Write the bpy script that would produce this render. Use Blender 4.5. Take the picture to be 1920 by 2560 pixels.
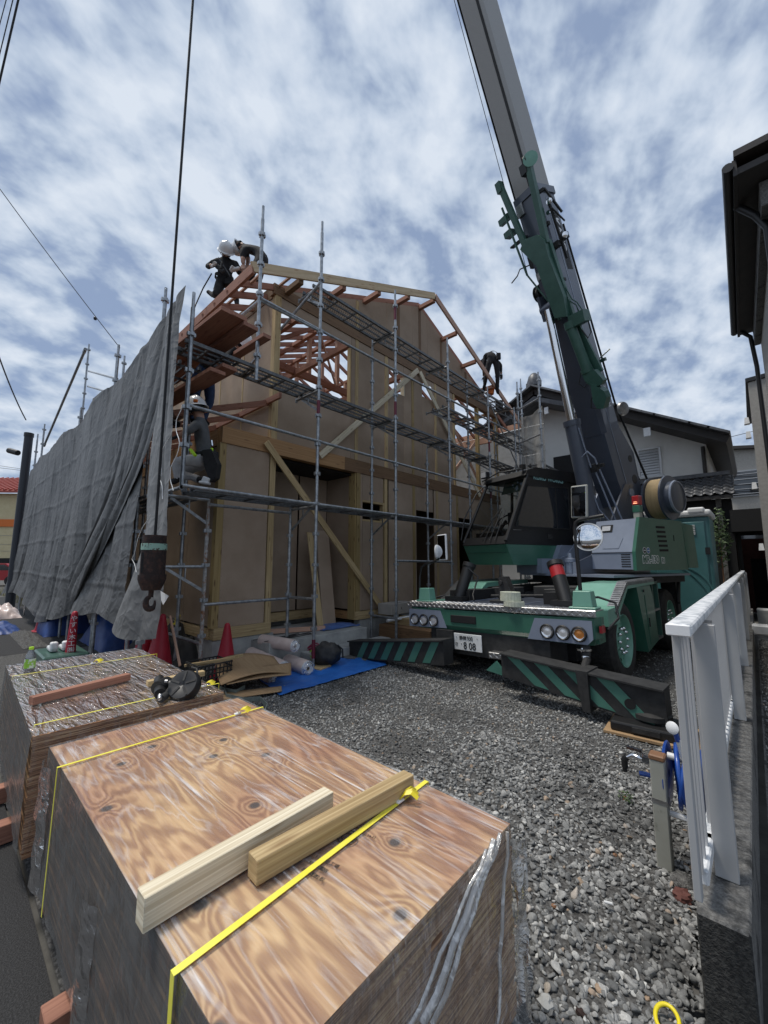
import bpy, math, random, colorsys
import numpy as np
from mathutils import Vector, Matrix, Euler, noise
random.seed(7)
R=math.radians; PI=math.pi
for o in list(bpy.data.objects): bpy.data.objects.remove(o)
SC=bpy.context.scene; COL=SC.collection
# ---------------- camera ----------------
CAMH=1.5; PITCH=R(7.11); YAW=R(42.43); FPX=1002.0
cd=bpy.data.cameras.new('camera'); cam=bpy.data.objects.new('camera',cd); COL.objects.link(cam)
cam.location=(0,0,CAMH); cam.rotation_euler=(R(90)+PITCH,0,YAW)
cd.sensor_fit='HORIZONTAL'; cd.sensor_width=36; cd.lens=36*FPX/1920; cd.clip_start=.03; cd.clip_end=1500
SC.camera=cam
# ---------------- sky, sun, exposure ----------------
SUN_EL=R(70); SUN_AZ=R(-128)      # azimuth clockwise from +Y
w=bpy.data.worlds.new('World'); SC.world=w; w.use_nodes=True
nt=w.node_tree; nt.nodes.clear()
def wn(t,**k):
    n=nt.nodes.new(t)
    for a,b in k.items(): setattr(n,a,b)
    return n
L=nt.links.new
sky=wn('ShaderNodeTexSky',sky_type='NISHITA',sun_disc=False,sun_elevation=SUN_EL,sun_rotation=SUN_AZ,air_density=1.0,dust_density=.6,ozone_density=3.0)
bg1=wn('ShaderNodeBackground'); bg1.inputs[1].default_value=.078; L(sky.outputs[0],bg1.inputs[0])
tc=wn('ShaderNodeTexCoord'); sep=wn('ShaderNodeSeparateXYZ'); L(tc.outputs['Generated'],sep.inputs[0])
mz=wn('ShaderNodeMath',operation='MAXIMUM'); L(sep.outputs[2],mz.inputs[0]); mz.inputs[1].default_value=0
az=wn('ShaderNodeMath',operation='ADD'); L(mz.outputs[0],az.inputs[0]); az.inputs[1].default_value=.42
dx=wn('ShaderNodeMath',operation='DIVIDE'); L(sep.outputs[0],dx.inputs[0]); L(az.outputs[0],dx.inputs[1])
dy=wn('ShaderNodeMath',operation='DIVIDE'); L(sep.outputs[1],dy.inputs[0]); L(az.outputs[0],dy.inputs[1])
cb=wn('ShaderNodeCombineXYZ'); L(dx.outputs[0],cb.inputs[0]); L(dy.outputs[0],cb.inputs[1])
def nz(scale,detail,rough,dist,rot,sc,off=(0,0,0)):
    m=wn('ShaderNodeMapping'); L(cb.outputs[0],m.inputs[0]); m.inputs['Rotation'].default_value=(0,0,rot); m.inputs['Scale'].default_value=sc; m.inputs['Location'].default_value=off
    n=wn('ShaderNodeTexNoise'); n.noise_dimensions='2D'; L(m.outputs[0],n.inputs['Vector']); n.inputs['Scale'].default_value=scale; n.inputs['Detail'].default_value=detail; n.inputs['Roughness'].default_value=rough; n.inputs['Distortion'].default_value=dist
    return n
n1=nz(10.5,4.5,.52,.12,R(-35),(1.0,.80,1)); n2=nz(1.6,3.0,.5,.2,R(20),(1,1,1),(3.1,1.7,0)); n3=nz(24.0,4,.55,.1,R(-35),(1,.8,1))
def mth(op,a,b,c=None,clamp=False):
    m=wn('ShaderNodeMath',operation=op); m.use_clamp=clamp
    for i,x in enumerate((a,b,c)):
        if x is None: continue
        if isinstance(x,(int,float)): m.inputs[i].default_value=x
        else: L(x,m.inputs[i])
    return m.outputs[0]
s=mth('MULTIPLY_ADD',n1.outputs[0],.60,mth('MULTIPLY_ADD',n2.outputs[0],.38,mth('MULTIPLY',n3.outputs[0],.18)))
# clouds thin out low towards the right-hand (north-east) side
hz=mth('MULTIPLY',mth('SUBTRACT',.30,mz.outputs[0],clamp=True),mth('ADD',mth('MULTIPLY',sep.outputs[1],.75),mth('MULTIPLY',sep.outputs[0],.75)))
s=mth('SUBTRACT',s,mth('MULTIPLY',hz,.75,clamp=True))
ramp=wn('ShaderNodeValToRGB'); L(s,ramp.inputs[0]); ramp.color_ramp.interpolation='EASE'
ramp.color_ramp.elements[0].position=.42; ramp.color_ramp.elements[0].color=(.72,.72,.72,1)
ramp.color_ramp.elements[1].position=.62; ramp.color_ramp.elements[1].color=(1,1,1,1)
cr=wn('ShaderNodeValToRGB'); L(s,cr.inputs[0])
e=cr.color_ramp.elements; e[0].position=.44; e[0].color=(.335,.43,.62,1); e[1].position=.71; e[1].color=(.71,.78,.88,1)
e2=e.new(.54); e2.color=(.49,.585,.73,1)
bg2=wn('ShaderNodeBackground'); bg2.inputs[1].default_value=1.0; L(cr.outputs[0],bg2.inputs[0])
mx=wn('ShaderNodeMixShader'); L(ramp.outputs[0],mx.inputs[0]); L(bg1.outputs[0],mx.inputs[1]); L(bg2.outputs[0],mx.inputs[2])
wo=wn('ShaderNodeOutputWorld'); L(mx.outputs[0],wo.inputs[0])
sd=bpy.data.lights.new('sun','SUN'); so=bpy.data.objects.new('sun',sd); COL.objects.link(so)
sd.energy=3.0; sd.angle=R(13); sd.color=(1,.94,.85)
sv=Vector((math.sin(SUN_AZ)*math.cos(SUN_EL),math.cos(SUN_AZ)*math.cos(SUN_EL),math.sin(SUN_EL)))
so.rotation_euler=sv.to_track_quat('Z','Y').to_euler(); so.location=sv*60
SC.view_settings.view_transform='Standard'; SC.view_settings.look='None'; SC.view_settings.exposure=0; SC.view_settings.gamma=1; SC.view_settings.use_curve_mapping=False
try:
    SC.cycles.max_bounces=6; SC.cycles.transparent_max_bounces=12; SC.cycles.use_denoising=True
except Exception: pass
# ---------------- photo survey helpers: a sight line met with a known plane of the place ----------------
_f=Vector((-math.sin(YAW)*math.cos(PITCH),math.cos(YAW)*math.cos(PITCH),math.sin(PITCH)))
_r=Vector((math.cos(YAW),math.sin(YAW),0)); _u=_r.cross(_f); CP=Vector((0,0,CAMH))
def ray(x,y): return _f*FPX+_r*(x-960)+_u*(1280-y)
def aX(x,y,v): r=ray(x,y); return CP+r*(v/r.x)
def aY(x,y,v): r=ray(x,y); return CP+r*(v/r.y)
def aZ(x,y,v): r=ray(x,y); return CP+r*((v-CAMH)/r.z)
def aD(x,y,d): return CP+ray(x,y)*(d/FPX)
def azv(a):
    t=YAW-R(a); return Vector((-math.sin(t),math.cos(t),0))
class Frame:
    def __init__(s,o,vx,vy):
        s.o=Vector(o); s.x=Vector(vx); s.y=Vector(vy); s.z=s.x.cross(s.y); s.M=Matrix((s.x,s.y,s.z)).transposed()
    def w(s,a,b=None,c=None):
        v=Vector(a) if b is None else Vector((a,b,c)); return s.o+s.M@v
    def at(s,x,y,ax,val):
        n=(s.x,s.y,s.z)[ax]; r=ray(x,y); t=(val+(s.o-CP).dot(n))/r.dot(n); return s.M.transposed()@(CP+r*t-s.o)
# ---------------- mesh builder ----------------
SPLIT={'cable_reel','handle','wear_pad','lightening_hole','outrigger_foot','jib_end','hydraulic_hose','hydraulic_pipe','oil_pipe','rim_hole','pin','louvre','ear','metal_tip','vent','side_step','eye','jib_fork_tip','corner_shade_strip','rope','jib_bracket','valve_block','fender_rib','side_frame','step_bar','hoist_rope','shutter_frame','rear_outrigger','sticker_part'}
class MB:
    def __init__(s,fr=None): s.v=[];s.f=[];s.uv=[];s.m=[];s.fr=fr;s.pr=[]
    def P(s,p): p=Vector(p); return s.fr.w(p) if s.fr else p
    def face(s,pts,uv=None,m=0,raw=False):
        b=len(s.v); s.v+=[tuple(p if raw else s.P(p)) for p in pts]; s.f.append(tuple(range(b,b+len(pts))))
        s.uv.append(uv or [(0,0)]*len(pts) if uv else s.auto(pts)); s.m.append(m)
    def auto(s,pts):
        p=[Vector(q) for q in pts]; n=(p[1]-p[0]).cross(p[-1]-p[0])
        a=max(range(3),key=lambda i:abs(n[i])); i,j=[(1,2),(0,2),(0,1)][a]
        return [(q[i],q[j]) for q in p]
    def box(s,c,d,Rm=None,m=0,ends=None,taper=1.0):
        s.pr.append(len(s.f))
        c=Vector(c); Rm=Rm or Matrix.Identity(3); hx,hy,hz=[k/2 for k in d]; b=len(s.v)
        for sx in(-1,1):
            for sy in(-1,1):
                for sz in(-1,1):
                    t=taper if sz>0 else 1
                    s.v.append(tuple(s.P(c+Rm@Vector((sx*hx*t,sy*hy*t,sz*hz)))))
        q=[(0,1,3,2),(4,6,7,5),(0,4,5,1),(2,3,7,6),(0,2,6,4),(1,5,7,3)]
        ou,ov=random.random()*9,random.random()*9
        la=max(range(3),key=lambda i:d[i])
        loc=[(sx*hx,sy*hy,sz*hz) for sx in(-1,1) for sy in(-1,1) for sz in(-1,1)]
        for k,fc in enumerate(q):
            s.f.append(tuple(b+i for i in fc)); na=k//2
            axs=[i for i in range(3) if i!=na]
            if la in axs: u=la; v=[i for i in axs if i!=la][0]
            else: u,v=axs
            endf=(na==la)
            s.uv.append([(loc[i][u]*(1 if not endf else 6)+ou+k*.37,loc[i][v]+ov+k*.71) for i in fc]); s.m.append(m if not(endf and ends is not None) else ends)
        return s
    def bb(s,x0,x1,y0,y1,z0,z1,m=0,**k): return s.box(((x0+x1)/2,(y0+y1)/2,(z0+z1)/2),(abs(x1-x0),abs(y1-y0),abs(z1-z0)),m=m,**k)
    def beam(s,a,b,w,h,up=(0,0,1),m=0,ends=None):
        a=Vector(a);b=Vector(b);x=(b-a);l=x.length;x.normalize();up=Vector(up)
        if abs(x.dot(up))>.99: up=Vector((0,1,0))
        y=up.cross(x).normalized();z=x.cross(y)
        return s.box((a+b)/2,(l,w,h),Matrix((x,y,z)).transposed(),m=m,ends=ends)
    def tube(s,a,b,r,r2=None,n=10,m=0,cap=True):
        s.pr.append(len(s.f))
        a=Vector(a);b=Vector(b);r2=r if r2 is None else r2;x=(b-a).normalized()
        u=x.orthogonal().normalized();v=x.cross(u);B=len(s.v);ln=(b-a).length
        for p,rr in((a,r),(b,r2)):
            for i in range(n):
                t=2*PI*i/n; s.v.append(tuple(s.P(p+u*math.cos(t)*rr+v*math.sin(t)*rr)))
        for i in range(n):
            j=(i+1)%n; s.f.append((B+i,B+j,B+n+j,B+n+i)); s.m.append(m); c=2*PI*r/n
            s.uv.append([(0,i*c),(0,(i+1)*c),(ln,(i+1)*c),(ln,i*c)])
        if cap:
            s.f.append(tuple(B+n-1-i for i in range(n)));s.uv.append([(math.cos(i)*r,math.sin(i)*r) for i in range(n)]);s.m.append(m)
            s.f.append(tuple(B+n+i for i in range(n)));s.uv.append([(math.cos(i)*r,math.sin(i)*r) for i in range(n)]);s.m.append(m)
        return s
    def path(s,pts,r,n=7,m=0,closed=False,rad=None):
        s.pr.append(len(s.f))
        pts=[Vector(p) for p in pts]; K=len(pts); B=len(s.v); u=None; ln=0
        for k,p in enumerate(pts):
            if closed: d=pts[(k+1)%K]-pts[k-1]
            else: d=pts[min(k+1,K-1)]-pts[max(k-1,0)]
            d.normalize()
            if u is None: u=d.orthogonal().normalized()
            else: u=(u-d*u.dot(d)); u=u.normalized() if u.length>1e-6 else d.orthogonal().normalized()
            v=d.cross(u); rr=rad[k] if rad else r
            for i in range(n):
                t=2*PI*i/n; s.v.append(tuple(s.P(p+u*math.cos(t)*rr+v*math.sin(t)*rr)))
        for k in range(K if closed else K-1):
            for i in range(n):
                j=(i+1)%n; k2=(k+1)%K; s.f.append((B+k*n+i,B+k*n+j,B+k2*n+j,B+k2*n+i)); s.m.append(m); s.uv.append([(k*.1,i*.02),(k*.1,(i+1)*.02),((k+1)*.1,(i+1)*.02),((k+1)*.1,i*.02)])
        if not closed:
            for o,k in((0,1),((K-1)*n,0)):
                idx=[B+o+i for i in range(n)]
                if k: idx.reverse()
                s.f.append(tuple(idx)); s.m.append(m); s.uv.append([(0,0)]*n)
        return s
    def prism(s,poly,vec,m=0,side=None):
        s.pr.append(len(s.f))
        poly=[Vector(p) for p in poly]; vec=Vector(vec); n=len(poly); side=m if side is None else side
        s.face(poly,m=m); s.face([p+vec for p in reversed(poly)],m=m)
        for i in range(n):
            j=(i+1)%n; a,b=poly[i],poly[j]; l=(b-a).length; t=vec.length
            s.face([b,a,a+vec,b+vec],uv=[(l,0),(0,0),(0,t),(l,t)],m=side)
        return s
    def lathe(s,prof,o=(0,0,0),ax=(0,0,1),n=20,m=0,mf=None):
        s.pr.append(len(s.f))
        o=Vector(o);z=Vector(ax).normalized();u=z.orthogonal().normalized();v=z.cross(u);B=len(s.v);K=len(prof)
        for r,h in prof:
            for i in range(n):
                t=2*PI*i/n; s.v.append(tuple(s.P(o+z*h+u*math.cos(t)*r+v*math.sin(t)*r)))
        for k in range(K-1):
            for i in range(n):
                j=(i+1)%n; s.f.append((B+k*n+i,B+k*n+j,B+(k+1)*n+j,B+(k+1)*n+i)); s.m.append(mf[k] if mf else m)
                s.uv.append([(i/n,k),((i+1)/n,k),((i+1)/n,k+1),(i/n,k+1)])
        return s
    def grid(s,fn,nu,nv,m=0,closeu=False,uvs=(1,1)):
        B=len(s.v)
        for i in range(nu+1):
            for j in range(nv+1): s.v.append(tuple(s.P(fn(i/nu,j/nv))))
        for i in range(nu):
            for j in range(nv):
                a=B+i*(nv+1)+j; s.f.append((a,a+nv+1,a+nv+2,a+1)); s.m.append(m)
                s.uv.append([(x/nu*uvs[0],y/nv*uvs[1]) for x,y in((i,j),(i+1,j),(i+1,j+1),(i,j+1))])
        return s
    def build(s,name,mat,parent=None,smooth=None,bevel=0,solid=0,loc=None,kind=None,label=None,fixn=True,seg=1):
        if name in SPLIT and len(s.pr)>1:
            pr=s.pr+[len(s.f)]; last=None
            for i in range(len(s.pr)):
                q=MB(); mp={}
                for k in range(pr[i],pr[i+1]):
                    idx=[]
                    for v_ in s.f[k]:
                        if v_ not in mp: mp[v_]=len(q.v); q.v.append(s.v[v_])
                        idx.append(mp[v_])
                    q.f.append(tuple(idx)); q.uv.append(s.uv[k]); q.m.append(s.m[k])
                last=q.build(name,mat,parent,smooth,bevel,solid,loc,kind,label,fixn,seg)
            return last
        me=bpy.data.meshes.new(name); me.from_pydata(s.v,[],s.f)
        ul=me.uv_layers.new(name='UVMap'); flat=[c for f in s.uv for p in f for c in p]; ul.data.foreach_set('uv',flat)
        for mt in (mat if isinstance(mat,(list,tuple)) else [mat]): me.materials.append(mt)
        me.polygons.foreach_set('material_index',s.m)
        if smooth is not None:
            me.shade_smooth(); me.set_sharp_from_angle(angle=R(smooth))
        me.update()
        if fixn:
            import bmesh
            bm=bmesh.new(); bm.from_mesh(me); bmesh.ops.recalc_face_normals(bm,faces=bm.faces); bm.to_mesh(me); bm.free()
        o=bpy.data.objects.new(name,me); COL.objects.link(o)
        if bevel:
            b=o.modifiers.new('bevel','BEVEL'); b.width=bevel; b.segments=seg; b.limit_method='ANGLE'; b.angle_limit=R(40)
        if solid:
            b=o.modifiers.new('solid','SOLIDIFY'); b.thickness=solid; b.offset=0
        if loc is not None: o.location=loc
        if parent is not None:
            o.parent=parent
            if '_inv' in parent and loc is None: o.matrix_parent_inverse=Matrix([parent['_inv'][i*4:i*4+4] for i in range(4)])
        if kind: o['kind']=kind
        if label: o['label']=label
        return o
def tag(o,label,cat,group=None,kind=None):
    if label: o['label']=label
    if cat: o['category']=cat
    if group: o['group']=group
    if kind: o['kind']=kind
    return o
def thing(name,label,cat,loc=(0,0,0),rz=0,group=None,local=False):
    o=bpy.data.objects.new(name,None); COL.objects.link(o); o.location=loc; o.rotation_euler=(0,0,rz); o.empty_display_size=.1
    tag(o,label,cat,group)
    if not local:
        inv=(Matrix.Translation(loc)@Matrix.Rotation(rz,4,'Z')).inverted(); o['_inv']=[c for r_ in inv for c in r_]
    return o
def sub_inv(o): # allow children of a mesh part (parts carry identity basis, so the inverse is that of the thing's own world matrix)
    return o
def copy_tree(o,parent=None):
    c=o.copy(); COL.objects.link(c)
    if parent is not None: c.parent=parent
    for ch in list(o.children): copy_tree(ch,c)
    return c
# ---------------- materials ----------------
def pm(name,col,rough=.6,metal=0,col2=None,ns=8,nc=(.35,.65),bump=0,bs=60,spec=.5,coat=0,uv=False,stretch=(1,1,1),rvar=0,detail=5,dirt=None,alpha=1):
    m=bpy.data.materials.new(name); m.use_nodes=True; t=m.node_tree; b=t.nodes['Principled BSDF']
    b.inputs['Base Color'].default_value=(*col,1); b.inputs['Roughness'].default_value=rough; b.inputs['Metallic'].default_value=metal
    b.inputs['Specular IOR Level'].default_value=spec; b.inputs['Coat Weight'].default_value=coat; b.inputs['Alpha'].default_value=alpha
    N=t.nodes.new; K=t.links.new
    if col2 or bump or dirt or rvar:
        c=N('ShaderNodeTexCoord'); mp=N('ShaderNodeMapping'); K(c.outputs['UV' if uv else 'Object'],mp.inputs[0]); mp.inputs['Scale'].default_value=stretch
    if col2:
        n=N('ShaderNodeTexNoise'); K(mp.outputs[0],n.inputs['Vector']); n.inputs['Scale'].default_value=ns; n.inputs['Detail'].default_value=detail; n.inputs['Roughness'].default_value=.6
        r=N('ShaderNodeValToRGB'); K(n.outputs[0],r.inputs[0]); r.color_ramp.elements[0].position=nc[0]; r.color_ramp.elements[1].position=nc[1]
        r.color_ramp.elements[0].color=(*col,1); r.color_ramp.elements[1].color=(*col2,1); out=r.outputs[0]
        if dirt:
            n2=N('ShaderNodeTexNoise'); K(mp.outputs[0],n2.inputs['Vector']); n2.inputs['Scale'].default_value=dirt[1]; n2.inputs['Detail'].default_value=8; n2.inputs['Roughness'].default_value=.7
            r2=N('ShaderNodeValToRGB'); K(n2.outputs[0],r2.inputs[0]); r2.color_ramp.elements[0].position=dirt[2]; r2.color_ramp.elements[1].position=dirt[2]+.1
            mx=N('ShaderNodeMix'); mx.data_type='RGBA'; K(r2.outputs[0],mx.inputs[0]); K(out,mx.inputs[6]); mx.inputs[7].default_value=(*dirt[0],1); out=mx.outputs[2]
        K(out,b.inputs['Base Color'])
    if bump:
        n=N('ShaderNodeTexNoise'); K(mp.outputs[0],n.inputs['Vector']); n.inputs['Scale'].default_value=bs; n.inputs['Detail'].default_value=6
        bp=N('ShaderNodeBump'); K(n.outputs[0],bp.inputs['Height']); bp.inputs['Strength'].default_value=bump; bp.inputs['Distance'].default_value=.01; K(bp.outputs[0],b.inputs['Normal'])
    if rvar:
        n=N('ShaderNodeTexNoise'); K(mp.outputs[0],n.inputs['Vector']); n.inputs['Scale'].default_value=ns*2.3; n.inputs['Detail'].default_value=6
        a=N('ShaderNodeMath'); a.operation='MULTIPLY_ADD'; K(n.outputs[0],a.inputs[0]); a.inputs[1].default_value=rvar*2; a.inputs[2].default_value=rough-rvar; K(a.outputs[0],b.inputs['Roughness'])
    return m
def wood(name,c1,c2,c3=None,grain=95,rough=.65,knots=.5,rand=.12):
    m=bpy.data.materials.new(name); m.use_nodes=True; t=m.node_tree; b=t.nodes['Principled BSDF']; N=t.nodes.new; K=t.links.new
    c=N('ShaderNodeTexCoord'); mp=N('ShaderNodeMapping'); K(c.outputs['UV'],mp.inputs[0]); mp.inputs['Scale'].default_value=(1.3,grain,1)
    n=N('ShaderNodeTexNoise'); n.noise_dimensions='2D'; K(mp.outputs[0],n.inputs['Vector']); n.inputs['Scale'].default_value=1.0; n.inputs['Detail'].default_value=5; n.inputs['Distortion'].default_value=.6
    r=N('ShaderNodeValToRGB'); K(n.outputs[0],r.inputs[0]); r.color_ramp.elements[0].position=.32; r.color_ramp.elements[1].position=.68
    r.color_ramp.elements[0].color=(*c1,1); r.color_ramp.elements[1].color=(*c2,1)
    v=N('ShaderNodeTexVoronoi'); v.voronoi_dimensions='2D'; mp2=N('ShaderNodeMapping'); K(c.outputs['UV'],mp2.inputs[0]); mp2.inputs['Scale'].default_value=(2.2,9,1); K(mp2.outputs[0],v.inputs['Vector']); v.inputs['Scale'].default_value=1
    r2=N('ShaderNodeValToRGB'); K(v.outputs['Distance'],r2.inputs[0]); r2.color_ramp.elements[0].position=.04; r2.color_ramp.elements[1].position=.14; r2.color_ramp.elements[0].color=(knots,)*3+(1,); r2.color_ramp.elements[1].color=(0,0,0,1)
    mx=N('ShaderNodeMix'); mx.data_type='RGBA'; K(r2.outputs[0],mx.inputs[0]); K(r.outputs[0],mx.inputs[6]); mx.inputs[7].default_value=(*(c3 or [k*.3 for k in c1]),1)
    oi=N('ShaderNodeObjectInfo'); h=N('ShaderNodeHueSaturation'); K(mx.outputs[2],h.inputs['Color'])
    ma=N('ShaderNodeMath'); ma.operation='MULTIPLY_ADD'; K(oi.outputs['Random'],ma.inputs[0]); ma.inputs[1].default_value=rand*2; ma.inputs[2].default_value=1-rand; K(ma.outputs[0],h.inputs['Value'])
    K(h.outputs[0],b.inputs['Base Color']); b.inputs['Roughness'].default_value=rough; b.inputs['Specular IOR Level'].default_value=.3
    bp=N('ShaderNodeBump'); K(n.outputs[0],bp.inputs['Height']); bp.inputs['Strength'].default_value=.25; bp.inputs['Distance'].default_value=.004; K(bp.outputs[0],b.inputs['Normal'])
    return m
M={}
M['osb']=pm('fibre_board',(.30,.222,.158),.85,col2=(.36,.272,.20),ns=2.2,bump=.25,bs=220,dirt=((.22,.14,.08),26,.66))
def vary(m,amt):
    t=m.node_tree; b=t.nodes['Principled BSDF']; l=b.inputs['Base Color'].links[0]; src=l.from_socket; h=t.nodes.new('ShaderNodeHueSaturation'); oi=t.nodes.new('ShaderNodeObjectInfo'); ma=t.nodes.new('ShaderNodeMath'); ma.operation='MULTIPLY_ADD'
    t.links.new(oi.outputs['Random'],ma.inputs[0]); ma.inputs[1].default_value=amt*2; ma.inputs[2].default_value=1-amt; t.links.new(ma.outputs[0],h.inputs['Value']); t.links.new(src,h.inputs['Color']); t.links.new(h.outputs[0],b.inputs['Base Color'])
vary(M['osb'],.09)
M['pine']=wood('yellow_pine',(.34,.235,.115),(.54,.41,.225),(.16,.08,.03))
M['post']=wood('green_brown_post',(.26,.18,.075),(.38,.28,.13),(.08,.04,.02),knots=.8)
M['beam']=wood('dark_beam',(.13,.075,.04),(.20,.12,.065),(.05,.03,.02))
M['beam_or']=wood('orange_beam',(.30,.16,.07),(.42,.25,.12),(.10,.04,.02))
M['cedar']=wood('red_lumber',(.25,.115,.078),(.35,.17,.115),(.12,.04,.02))
M['cedar_l']=wood('pink_lumber',(.43,.25,.175),(.54,.34,.25),(.2,.08,.04))
M['white_wood']=wood('pale_board',(.50,.42,.29),(.74,.67,.52),(.25,.16,.08),knots=.6)
M['barge']=wood('barge_board',(.50,.37,.22),(.62,.48,.31),(.3,.12,.06),grain=22)
M['galv']=pm('galvanised_pipe',(.22,.235,.25),.42,.75,col2=(.42,.44,.46),ns=14,bump=.08,bs=40,dirt=((.16,.10,.06),9,.66),rvar=.12)
M['galv_rust']=pm('rusty_painted_pipe',(.45,.45,.44),.6,.3,col2=(.30,.29,.28),ns=18,bump=.1,bs=40,dirt=((.24,.11,.05),10,.50))
M['deckm']=pm('walkway_steel',(.09,.095,.10),.5,.7,col2=(.16,.165,.17),ns=20,rvar=.1)
M['red_paint']=pm('dark_red_paint',(.13,.012,.03),.5)
M['conc']=pm('concrete',(.30,.30,.29),.9,col2=(.42,.42,.40),ns=5,bump=.25,bs=90,dirt=((.2,.2,.19),7,.62))
M['conc_dark']=pm('weathered_concrete',(.10,.098,.095),.95,col2=(.19,.187,.18),ns=60,nc=(.4,.62),bump=.8,bs=130,dirt=((.035,.035,.035),5,.52))
M['asphalt']=pm('asphalt',(.018,.018,.019),.95,col2=(.06,.06,.062),ns=170,nc=(.42,.72),bump=.9,bs=170)
M['soil']=pm('gravel_bed',(.035,.034,.033),1,col2=(.13,.128,.124),ns=55,nc=(.4,.66),bump=1,bs=60)
M['black']=pm('black_plastic',(.012,.012,.013),.45)
M['blackm']=pm('black_matte',(.014,.014,.015),.7,col2=(.03,.03,.03),ns=12,bump=.1)
M['rubber']=pm('tyre_rubber',(.012,.012,.012),.8,col2=(.03,.029,.028),ns=20,bump=.15)
M['green']=pm('green_paint',(.032,.120,.082),.34,0,col2=(.042,.142,.10),ns=3,dirt=((.018,.06,.042),7,.66),coat=.35,rvar=.06,bump=.02,bs=30)
M['greenl']=pm('pale_green_paint',(.125,.30,.225),.38,0,col2=(.155,.34,.265),ns=4,coat=.2,rvar=.06,dirt=((.10,.2,.15),5,.66))
M['stripe']=pm('stripe_green',(.05,.155,.12),.4,0,col2=(.065,.185,.145),ns=5,coat=.15,dirt=((.02,.05,.04),9,.64))
M['jibg']=pm('weathered_jib_green',(.030,.088,.066),.45,0,col2=(.045,.115,.088),ns=5,dirt=((.02,.05,.04),9,.62))
M['greend']=pm('dark_green_paint',(.024,.070,.055),.4,0,col2=(.04,.105,.08),ns=4,coat=.2,rvar=.06)
M['bluegrey']=pm('blue_grey_paint',(.20,.232,.30),.36,.1,col2=(.235,.27,.345),ns=3,dirt=((.14,.155,.19),9,.66),coat=.3,rvar=.06)
M['navy']=pm('dark_slate_paint',(.068,.080,.108),.34,.1,col2=(.082,.095,.126),ns=2,coat=.3,rvar=.08)
M['boom_tip']=pm('bare_grey_boom',(.30,.292,.28),.55,.1,col2=(.35,.342,.33),ns=90,dirt=((.22,.21,.20),2.2,.62),bump=.04,bs=30)
M['chrome']=pm('chrome',(.75,.76,.78),.12,1)
M['steel']=pm('worn_steel',(.45,.45,.46),.35,.9,col2=(.3,.3,.3),ns=16,rvar=.1)
M['mirror']=pm('mirror_glass',(.8,.82,.85),.02,1)
M['lens']=pm('lamp_glass',(.82,.83,.85),.28,.6)
M['amber']=pm('amber_lens',(.55,.22,.06),.15,.3)
M['redp']=pm('red_plastic',(.35,.015,.02),.35,coat=.2)
M['cone']=pm('cone_red',(.36,.008,.025),.5,col2=(.30,.006,.02),ns=5,dirt=((.12,.01,.015),6,.68))
M['white']=pm('white_plastic',(.72,.73,.74),.45,col2=(.62,.63,.63),ns=5)
M['fence']=pm('grey_white_aluminium',(.42,.425,.43),.5,.1,col2=(.36,.365,.37),ns=2,dirt=((.25,.25,.25),30,.72))
M['rail_top']=pm('weathered_rail_top',(.78,.79,.80),.5,.1,col2=(.38,.41,.44),ns=22,nc=(.42,.66))
M['tarp']=pm('grey_mesh_sheet',(.105,.103,.10),.75,col2=(.15,.148,.144),ns=3.5,bump=.35,bs=14,spec=.25,dirt=((.21,.21,.215),2.0,.60))
def cloth(name,c1,c2):
    m=bpy.data.materials.new(name); m.use_nodes=True; t=m.node_tree; b=t.nodes['Principled BSDF']; N=t.nodes.new; K=t.links.new
    c=N('ShaderNodeTexCoord'); mp=N('ShaderNodeMapping'); K(c.outputs['Object'],mp.inputs[0]); mp.inputs['Scale'].default_value=(1,.4,1)
    n=N('ShaderNodeTexNoise'); K(mp.outputs[0],n.inputs['Vector']); n.inputs['Scale'].default_value=1.3; n.inputs['Detail'].default_value=8; n.inputs['Roughness'].default_value=.62
    r=N('ShaderNodeValToRGB'); K(n.outputs[0],r.inputs[0]); r.color_ramp.elements[0].position=.35; r.color_ramp.elements[1].position=.70; r.color_ramp.elements[0].color=(*c1,1); r.color_ramp.elements[1].color=(*c2,1); K(r.outputs[0],b.inputs['Base Color'])
    b.inputs['Roughness'].default_value=.5; b.inputs['Specular IOR Level'].default_value=.5
    nd=N('ShaderNodeTexNoise'); K(mp.outputs[0],nd.inputs['Vector']); nd.inputs['Scale'].default_value=2.2; nd.inputs['Detail'].default_value=3
    vm=N('ShaderNodeVectorMath'); vm.operation='MULTIPLY_ADD'; K(nd.outputs['Color'],vm.inputs[0]); vm.inputs[1].default_value=(.5,.5,.5); K(mp.outputs[0],vm.inputs[2])
    hs=[]
    for sc,am in((2.3,1.0),(6.0,.5)):
        v=N('ShaderNodeTexVoronoi'); v.feature='DISTANCE_TO_EDGE'; K(vm.outputs[0],v.inputs['Vector']); v.inputs['Scale'].default_value=sc
        q=N('ShaderNodeMapRange'); K(v.outputs['Distance'],q.inputs[0]); q.inputs[1].default_value=0; q.inputs[2].default_value=.22; q.inputs[3].default_value=am; q.inputs[4].default_value=0; hs.append(q)
    f=N('ShaderNodeTexNoise'); K(c.outputs['Object'],f.inputs['Vector']); f.inputs['Scale'].default_value=34; f.inputs['Detail'].default_value=5
    s1=N('ShaderNodeMath'); K(hs[0].outputs[0],s1.inputs[0]); K(hs[1].outputs[0],s1.inputs[1]); s2=N('ShaderNodeMath'); s2.operation='MULTIPLY_ADD'; K(f.outputs[0],s2.inputs[0]); s2.inputs[1].default_value=.18; K(s1.outputs[0],s2.inputs[2])
    bp=N('ShaderNodeBump'); K(s2.outputs[0],bp.inputs['Height']); bp.inputs['Strength'].default_value=.45; bp.inputs['Distance'].default_value=.014; K(bp.outputs[0],b.inputs['Normal']); return m
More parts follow.
